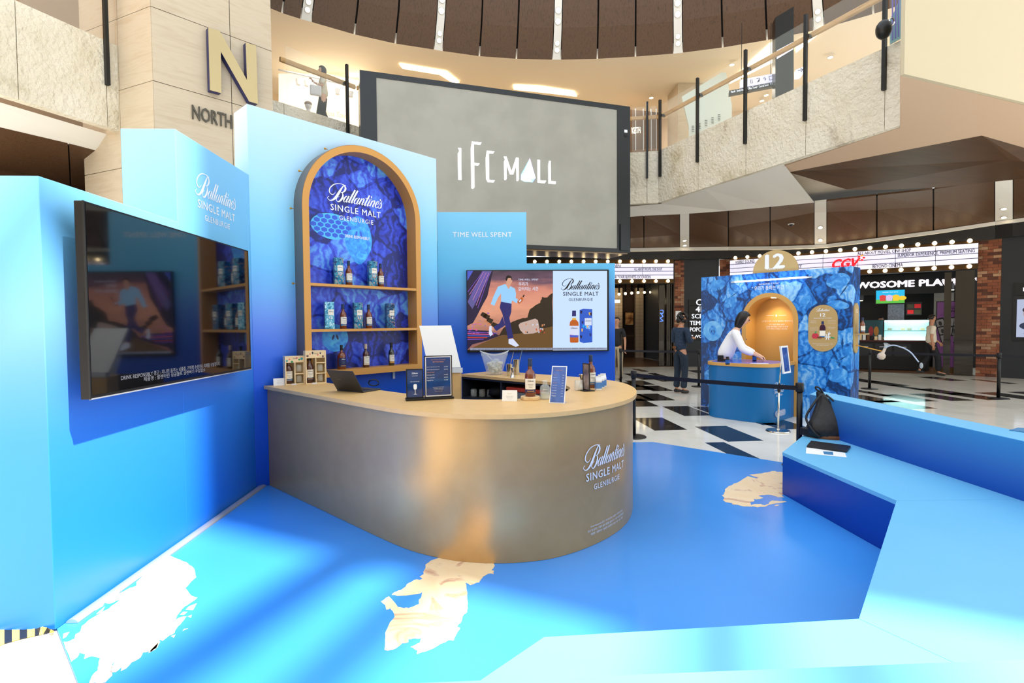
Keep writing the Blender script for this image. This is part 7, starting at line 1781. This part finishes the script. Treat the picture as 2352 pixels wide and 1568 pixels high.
# camera-like spotlight head and blue striped panel at the bridge end
gl_ = thing('glass_panel', 'blue glass panel with purple stripes at the end of the parapet', 'panel', KP(2070, 60, -5))
def QP(px, py, d_): return Vector(CAM+ray(px, py)*d_)
q_ = [QP(x, y, 9.6) for x, y in ((2046, 100), (2072, 86), (2140, -40), (2080, -40), (2058, 20), (2046, 40))]; mk('sheet', ([tuple(p) for p in q_]+[tuple(p+Vector((.02, .05, 0))) for p in q_], [tuple(range(6)), tuple(range(11, 5, -1))]+[(i, (i+1) % 6, 6+(i+1) % 6, 6+i) for i in range(6)]), mat('aqua_sheet', (150, 196, 204), .2), gl_)
for k in range(4): a, b = QP(2050+7*k, 92-4*k, 9.55), QP(2050+7*k, -30, 9.55); mk('stripe', vtube([tuple(a), tuple(b)], .012, 5), mat('violet_stripe', (110, 110, 176), .4), gl_)
rb = thing('guide_robot', 'black headed device peeking past the post at the parapet end', 'device', QP(2035, 70, 9.3))
mk('head', vball(tuple(QP(2030, 68, 9.3)), .13, .13, .17), M_black, rb, smooth=True); mk('ring', vtube([tuple(QP(2048+6*math.cos(t), 50+9*math.sin(t), 9.2)) for t in [k*.52 for k in range(13)]], .012, 6), M_steel, rb)
# shop on the far gallery: sign, mullions
st = thing('shop_front', 'brown glazed gallery shop front with a lit name sign', 'shop front', Vector((4.5, 18.8, ZT)))
M_shopg = mat('shop_brown', (120, 92, 66), .4)
def SP(px, py, d_=18.5): return Vector(CAM+ray(px, py)*d_)
q_ = [SP(1440, 345), SP(1512, 340), SP(1512, 258), SP(1440, 250)]; mk('panel', ([tuple(p) for p in q_]+[tuple(p+Vector((.1, .3, 0))) for p in q_], vbox(0, 1, 0, 1, 0, 1)[1]), M_shopg, st)
text('letters', 'KEITH', mat('sign_cream', (250, 240, 220), .4, emit=(255, 240, 214), es=1.6), st, frame(SP(1461, 299, 18.3), (SP(1500, 340)-SP(1440, 345)), ZV), w=.30, h=.21, bold=.03)
for px in (1460, 1478, 1496, 1508): a, b = SP(px, 345, 18.4), SP(px, 250, 18.4); mk('mullion', vtube([tuple(a), tuple(b)], .02, 5), M_alu, st)
# limestone pier in the gallery
q0, q1 = SP(1557, 300, 17.5), SP(1632, 300, 17.5)
gp_ = thing('gallery_pier', 'square limestone pier standing in the upper gallery', 'pier', Vector((q0.x, q0.y, ZT)))
mk('shaft', vbox(q0.x, q1.x, q0.y, q0.y+1.0, ZT-.05, Z3-.006), M_limes, gp_)
# shop behind the walking woman
q_ = [SP(640, 300, 16.6), SP(850, 330, 16.6), SP(850, 190, 16.6), SP(640, 145, 16.6)]
sh = thing('shop_window', 'bright cream shop window behind the walking woman', 'shop window', Vector((q_[0].x, q_[0].y, ZT)))
mk('back_wall', ([tuple(p) for p in q_]+[tuple(p+Vector((-.1, .3, 0))) for p in q_], vbox(0, 1, 0, 1, 0, 1)[1]), mat('shop_glow', (255, 240, 214), .6, emit=(255, 234, 200), es=.75), sh)
text('lettering', 'Endless Tones', mat('shop_text', (226, 200, 160), .5), sh, frame(SP(768, 262, 16.3), (q_[1]-q_[0]), ZV), w=.9, h=.16)
for k, (px, py) in enumerate(((685, 188), (704, 191), (775, 210), (806, 216))):
    p = SP(px, py, 15.9); l = thing('track_light', 'pale track spotlight hanging in the bright shop window', 'spotlight', p, 'track lights in the shop window'); mk('can', vlathe([(.06, -.09), (.065, .08), (.04, .09)], 14), M_whitepl, l, Matrix.Translation(p), smooth=False); mk('yoke', vtube([tuple(p+Vector((-.07, 0, 0))), tuple(p+Vector((-.07, 0, .13))), tuple(p+Vector((.07, 0, .13))), tuple(p+Vector((.07, 0, 0)))], .008, 5), M_whitepl, l)
a, b = SP(640, 160, 15.8), SP(850, 207, 15.8); mk('track_rail', vtube([tuple(a), tuple(b)], .03, 6), M_whitepl, label='pale lighting track along the top of the bright shop window', cat='track')
p = SP(708, 243, 15.0); hd_ = thing('mannequin_head', 'white mannequin head wearing a grey cap in the shop window', 'mannequin', p); mk('head', vball(tuple(p), .09, .09, .12), M_whitepl, hd_, smooth=True); mk('cap', vball(tuple(p+ZV*.06), .105, .105, .07), mat('cap_grey', (150, 136, 124), .7), hd_, smooth=True); mk('neck', vtube([tuple(p-ZV*.1), tuple(p-ZV*.28)], [.05, .08], 10), M_whitepl, hd_)

# ================================================================== PEOPLE
M_skin = mat('skin', (222, 178, 152), .5); M_skin2 = mat('skin_tan', (190, 138, 108), .5)
M_hairb = mat('black_hair', (22, 18, 18), .35); M_eye = mat('eye_dark', (30, 24, 22), .2); M_lip = mat('lip', (176, 100, 92), .5)
def skinmesh(chains, sub=2):
    """one smooth surface grown round connected joints; chains: lists of (x, y, z, r), joined where points coincide"""
    pts, rad, edges, key, roots = [], [], [], {}, []
    for ch in chains:
        prev = None
        for (x, y, z, r) in ch:
            k = (round(x, 4), round(y, 4), round(z, 4))
            if k not in key:
                key[k] = len(pts); pts.append((x, y, z)); rad.append(r)
                if prev is None: roots.append(key[k])
            i = key[k]
            if prev is not None and prev != i: edges.append((prev, i))
            prev = i
    me = bpy.data.meshes.new('tmp'); me.from_pydata(pts, edges, [])
    ob = bpy.data.objects.new('tmp', me); TSC.collection.objects.link(ob)
    sk = ob.modifiers.new('s', 'SKIN'); sk.use_smooth_shade = True; sk.branch_smoothing = .6
    for i, v in enumerate(me.skin_vertices[0].data): v.radius = (rad[i], rad[i]); v.use_root = i in roots
    sb = ob.modifiers.new('u', 'SUBSURF'); sb.levels = sub; sb.render_levels = sub
    with bpy.context.temp_override(scene=TSC, view_layer=TSC.view_layers[0]):
        dg = bpy.context.evaluated_depsgraph_get(); dg.update()
        m2 = bpy.data.meshes.new_from_object(ob.evaluated_get(dg))
    V = [tuple(v.co) for v in m2.vertices]; Fc = [tuple(p.vertices) for p in m2.polygons]
    bpy.data.objects.remove(ob); bpy.data.meshes.remove(me); bpy.data.meshes.remove(m2)
    return V, Fc
def lerp3(a, b, t): return tuple(a[i]+(b[i]-a[i])*t for i in range(3))
def add3(a, b): return tuple(a[i]+b[i] for i in range(3))
def hand_chains(w, fwd, side, curl=0.5, s=1.0):
    """palm and five fingers from wrist w; fwd: hand direction, side: toward the thumb"""
    f = Vector(fwd).normalized(); sd = (Vector(side)-f*Vector(side).dot(f)).normalized(); dn = f.cross(sd); dn = dn if dn.z < 0 else -dn
    w = Vector(w); palm = w+f*.05*s; kn = w+f*.085*s
    ch = []
    P4 = lambda v, r: (v.x, v.y, v.z, r*s)
    for i, (o, L) in enumerate(((.026, .066), (.009, .074), (-.009, .069), (-.026, .055))):
        a = w+f*.06*s+sd*o*.8*s; b = w+f*.092*s+sd*o*s; c = b+(f*math.cos(curl)+dn*math.sin(curl))*L*.5*s; d = c+(f*math.cos(curl*1.9)+dn*math.sin(curl*1.9))*L*.5*s
        ch.append([P4(a, .010), P4(b, .0095), P4(c, .0085), P4(d, .007)])
    a = w+f*.025*s+sd*.018*s; b = w+f*.05*s+sd*.042*s+dn*.008*s; c = b+(f*.8+sd*.35+dn*.3).normalized()*.034*s
    ch.append([P4(a, .011), P4(b, .0105), P4(c, .008)])
    return [P4(palm, .026), P4(kn, .021)], ch
def person(label, T, J, skin, clothes, hair='bob', sleeves='long', mask=False, cat='person', hands=(0.5, 0.5), extra=None, shoes=None):
    """J: joint positions, figure faces -Y"""
    p = thing('person', label, cat, T)
    g = lambda k: tuple(J[k])
    pel, che, nec, hb, ht = g('pelvis'), g('chest'), g('neck'), g('headb'), g('headt')
    spine = lerp3(pel, che, .5); hm = lerp3(hb, ht, .55)
    body = [[(*pel, .10), (*spine, .095), (*che, .12), (*nec, .05), (*hb, .055)]]
    hl = [(*hb, .055), (*lerp3(hb, ht, .3), .078), (*hm, .092), (*lerp3(hb, ht, .85), .078), (*lerp3(hb, ht, .95), .05)]
    body.append(hl)
    extra_ch = []
    for s in ('l', 'r'):
        sh, el, wr, hd, sd = g('sh'+s), g('el'+s), g('wr'+s), J['hd'+s], J['th'+s]
        palm, fing = hand_chains(wr, hd, sd, hands[0 if s == 'l' else 1])
        body.append([(*che, .12), (*sh, .052), (*lerp3(sh, el, .5), .046), (*el, .038), (*lerp3(el, wr, .4), .036), (*wr, .024)]+palm)
        extra_ch += fing
        hp, kn, an, to = g('hp'+s), g('kn'+s), g('an'+s), g('to'+s)
        body.append([(*pel, .10), (*hp, .08), (*lerp3(hp, kn, .5), .075), (*kn, .056), (*lerp3(kn, an, .35), .055), (*an, .036), (*to, .03)])
    mk('body', skinmesh(body+extra_ch, 1), skin, p, T, smooth=True)
    # face: directions from the neck-head axis and the facing vector
    up = (Vector(ht)-Vector(hb)).normalized(); fw = Vector(J['face']).normalized(); fw = (fw-up*fw.dot(up)).normalized(); sd = up.cross(fw)
    c = Vector(hm)
    if not mask:
        mk('nose', skinmesh([[(*(c+fw*.085+up*.015), .008), (*(c+fw*.104-up*.012), .011), (*(c+fw*.096-up*.022), .008)]], 1), skin, p, T, smooth=True)
        mk('mouth', tr(vball((0, 0, 0), .022, .006, .006, 10, 6), frame(c+fw*.088-up*.045, sd, fw)), M_lip, p, T, smooth=True)
    else:
        mk('face_mask', tr(vball((0, 0, 0), .062, .055, .055, 14, 9), frame(c+fw*.052-up*.035, sd, fw)), M_black, p, T, smooth=True)
    for s in (-1, 1):
        mk('eye', vball(tuple(c+fw*.083+sd*.032*s+up*.018), .0095, seg=8, rings=6), M_eye, p, T, smooth=True)
        mk('ear', tr(vball((0, 0, 0), .012, .022, .032, 10, 6), frame(c+sd*.088*s-fw*.008, sd, fw)), skin, p, T, smooth=True)
    # hair
    if hair == 'bob':
        V, Fc = vball((0, 0, 0), .104, .112, .112, 22, 14)
        out = []
        for x, y, z in V:
            if y > .03 and z < .06: y = .03+(y-.03)*.25 if z < .055 else y       # open toward the face
            if z < -.02: z = z*2.1; x *= .98
            out.append((x, y, z))
        mk('hair', (out, Fc), M_hairb, p, T @ frame(c-fw*.012+up*.022, -sd, fw), smooth=True)
    elif hair == 'curly':
        rn = random.Random(9); parts_ = []
        for k in range(70):
            a = rn.uniform(0, 6.283); e = rn.uniform(-.75, 1.2); d = Vector((math.cos(a)*math.cos(e), math.sin(a)*math.cos(e), math.sin(e)))
            if d.y > .45 and d.z < .45: continue
            if d.y < 0: e_ = 1.0+.35*max(0, -d.z)
            else: e_ = 1.0
            parts_.append(vball((d.x*.10, d.y*.105*e_, d.z*.112*(1+.6*max(0, -d.z))), .033, seg=8, rings=5))
        mk('hair', join(*parts_), M_hairb, p, T @ frame(c-fw*.01+up*.02, -sd, fw), smooth=True)
    else:
        V, Fc = vball((0, 0, .0), .099, .106, .10, 20, 12)
        mk('hair', ([(x, y if not (y > .02 and z < .05) else y*.2, max(z, -.045)) for x, y, z in V], Fc), M_hairb, p, T @ frame(c-fw*.010+up*.024, -sd, fw), smooth=True)
    top, leg, shoe = clothes
    k = 1.0
    tops = [[(*add3(pel, (0, 0, -.05)), .152), (*lerp3(pel, che, .4), .142), (*lerp3(pel, che, .85), .142), (*che, .138), (*lerp3(che, nec, .62), .085)]]
    for s in ('l', 'r'):
        sh, el, wr = g('sh'+s), g('el'+s), g('wr'+s)
        arm = [(*che, .138), (*sh, .078), (*lerp3(sh, el, .5), .066)]
        if sleeves == 'long': arm += [(*el, .058), (*lerp3(el, wr, .5), .052), (*lerp3(el, wr, .72), .046)]
        else: arm += [(*lerp3(sh, el, .78), .064)]
        tops.append(arm)
    mk('top', skinmesh(tops, 2), top, p, T, smooth=True)
    pants = [[(*add3(pel, (0, 0, .03)), .135), (*add3(pel, (0, 0, -.04)), .132)]]
    for s in ('l', 'r'):
        hp, kn, an = g('hp'+s), g('kn'+s), g('an'+s)
        pants.append([(*add3(pel, (0, 0, -.04)), .132), (*hp, .108), (*lerp3(hp, kn, .5), .092), (*kn, .078), (*lerp3(kn, an, .5), .074), (*lerp3(kn, an, .93), .076)])
    mk('trousers', skinmesh(pants, 2), leg, p, T, smooth=True)
    for s in ('l', 'r'):
        an, to = Vector(g('an'+s)), Vector(g('to'+s)); d = (to-an); d.z = 0; d.normalize()
        q = [an-d*.07-ZV*.035, an-d*.01-ZV*.03, an+d*.09-ZV*.045, an+d*.16-ZV*.052]
        zmin = an.z-.085
        V, Fc = skinmesh([[(*q[0], .042), (*q[1], .046), (*q[2], .042), (*q[3], .034)]], 2)
        mk('shoe', ([(x, y, max(z, zmin)) for x, y, z in V], Fc), shoe, p, T, smooth=True)
    return p
def pose(H=1.72, lean=0.0, **kw):
    s = H/1.70
    J = dict(pelvis=(0, 0, .93), chest=(0, 0, 1.32), neck=(0, 0, 1.45), headb=(0, -.015, 1.50), headt=(0, -.03, 1.70),
             shl=(-.17, 0, 1.375), shr=(.17, 0, 1.375), ell=(-.22, .03, 1.10), elr=(.22, .03, 1.10), wrl=(-.24, -.04, .86), wrr=(.24, -.04, .86),
             hpl=(-.09, 0, .88), hpr=(.09, 0, .88), knl=(-.10, -.02, .48), knr=(.10, -.02, .48), anl=(-.10, .02, .085), anr=(.10, .02, .085), tol=(-.11, -.13, .04), tor=(.11, -.13, .04),
             hdl=(0, -.2, -1), hdr=(0, -.2, -1), thl=(0, -1, 0), thr=(0, -1, 0), face=(0, -1, 0))
    J.update(kw)
    for k in J:
        if k[:2] not in ('hd', 'th', 'fa'): J[k] = tuple(c*s for c in J[k])
    return J
def stand(px, py, facing, z=0.0, depth=None):
    q = G(px, py, z) if depth is None else Vector(CAM+ray(px, py)*depth)
    q = Vector((q.x, q.y, z)); th = math.atan2(facing[0], -facing[1])
    return Matrix.Translation(q+ZV*.001) @ Matrix.Rotation(th, 4, 'Z')
M_shirt = mat('white_shirt', (238, 240, 244), .7); M_blk = mat('black_trousers', (22, 23, 30), .7); M_shoe = mat('black_shoe', (20, 20, 22), .35)
M_denim = noisy('dark_denim', [(.4, (28, 42, 62)), (.6, (40, 58, 82))], 40, .8, 3); M_denim2 = noisy('dark_jeans', [(.4, (24, 36, 50)), (.6, (34, 48, 66))], 40, .8, 3)
# worker at the tasting counter, leaning over the table
wpos = stand(1666, 952, (.90, -.42))
wk = person('worker in a white shirt with dark bobbed hair bending over the tasting counter', wpos,
    pose(1.80, pelvis=(0, .04, .93), chest=(0, -.13, 1.30), neck=(0, -.19, 1.42), headb=(0, -.215, 1.46), headt=(0, -.31, 1.64), face=(.12, -.8, -.6),
         shl=(-.17, -.14, 1.35), shr=(.17, -.14, 1.35), ell=(-.24, -.24, 1.08), elr=(.21, -.26, 1.10), wrl=(-.12, -.46, .975), wrr=(.06, -.50, .975), hdl=(.35, -.8, -.45), hdr=(-.3, -.8, -.5), thl=(1, -.2, .2), thr=(-1, -.2, .2)),
    M_skin, (M_shirt, M_blk, M_shoe), 'bob', 'long', hands=(.5, .6))
mk('belt_pouch', vbox(-.20, -.13, .03, .12, .86, .98), M_black, wk, wpos @ Matrix.Scale(1.06, 4), bev=.012); mk('name_badge', vbox(.05, .10, -.31, -.30, 1.22, 1.235), M_bandn, wk, wpos @ Matrix.Scale(1.06, 4))
# man in denim looking at his phone
dpos = stand(1563, 903, (.86, .42))
dn = person('man in dark denim jacket and jeans seen from behind looking at his phone', dpos,
    pose(1.79, headb=(0, -.03, 1.49), headt=(0, -.07, 1.69), face=(.25, -1, -.35), ell=(-.23, -.02, 1.10), elr=(.23, -.02, 1.10), wrl=(-.09, -.27, 1.17), wrr=(.10, -.27, 1.17), hdl=(.3, -.9, .25), hdr=(-.3, -.9, .25), thl=(.8, 0, .6), thr=(-.8, 0, .6)),
    M_skin2, (M_denim, M_denim2, M_shoe), 'curly', 'long', hands=(.7, .7))
mk('leather_patch', vbox(-.02, .07, .155, .165, .97, 1.02), M_leather, dn, dpos @ Matrix.Scale(1.05, 4))
Tph = dpos @ Matrix.Translation((0.0, -.42, 1.28)) @ Matrix.Rotation(.6, 4, 'X')
ph_ = thing('phone', 'dark smartphone held by the man in denim', 'phone', Tph); mk('body', vbox(-.037, .037, -.004, .004, -.075, .075), M_black, ph_, Tph, bev=.003)
# masked man walking past the cafe
mpos = stand(2137, 862, (.90, -.42))
person('man in a white polo and black mask walking past the purple poster', mpos,
    pose(1.74, ell=(-.23, .06, 1.10), elr=(.24, -.06, 1.10), wrl=(-.22, .02, .86), wrr=(.25, -.26, .93), hdr=(0, -.6, -.8), knl=(-.10, -.14, .50), anl=(-.10, -.16, .09), tol=(-.11, -.32, .05), knr=(.10, .02, .50), anr=(.10, .24, .13), tor=(.11, .12, .05), face=(.2, -1, -.05)),
    M_skin2, (mat('white_polo', (224, 214, 196), .8), M_blk, M_shoe), 'short', 'short', mask=True)
# woman on the gallery
gpos = stand(742, 230, (-.90, -.40), z=ZT-.06, depth=13.7)
gw = person('woman in a pale blouse and black trousers walking along the upper gallery', gpos,
    pose(1.66, headt=(0, -.02, 1.70), face=(.2, -1, .15), ell=(-.22, .02, 1.10), elr=(.21, -.06, 1.11), wrl=(-.24, .06, .86), wrr=(.12, -.24, 1.22), hdr=(-.2, -.5, .8), thr=(-1, 0, 0), knl=(-.10, -.10, .50), anl=(-.10, -.08, .09), tol=(-.11, -.22, .04), anr=(.1, .15, .10), tor=(.11, .03, .05)),
    M_skin, (mat('cream_blouse', (226, 222, 202), .8), M_blk, M_shoe), 'bob', 'short')
bgT = gpos @ Matrix.Translation((.20, -.20, 1.02))
bg_ = thing('tote_bag', 'white tote bag hanging from the gallery woman hand', 'bag', bgT); mk('bag', vbox(-.05, .05, -.14, .14, -.20, .06), M_shirt, bg_, bgT, bev=.03); mk('strap', vtube([(0, -.06, .05), (0, -.03, .2), (0, .03, .2), (0, .06, .05)], .01, 6), M_shirt, bg_, bgT)
# person half hidden behind the rear blue panel
person('person in dark top and khaki shorts half hidden behind the rear blue panel', stand(1417, 872, (-.5, -.85)), pose(1.74), M_skin2, (M_blk, mat('khaki_cloth', (170, 156, 128), .8), M_shoe), 'short', 'short')
# barista behind the counter
q = PR(2022, 800, -2.4)
person('barista with black hair standing behind the cafe display case', Matrix.Translation((q.x, q.y, .004)) @ Matrix.Rotation(math.atan2(nR.x, -nR.y), 4, 'Z'), pose(1.70), M_skin2, (mat('tan_shirt', (168, 140, 106), .8), M_blk, M_shoe), 'short', 'short')
bpy.data.scenes.remove(TSC)
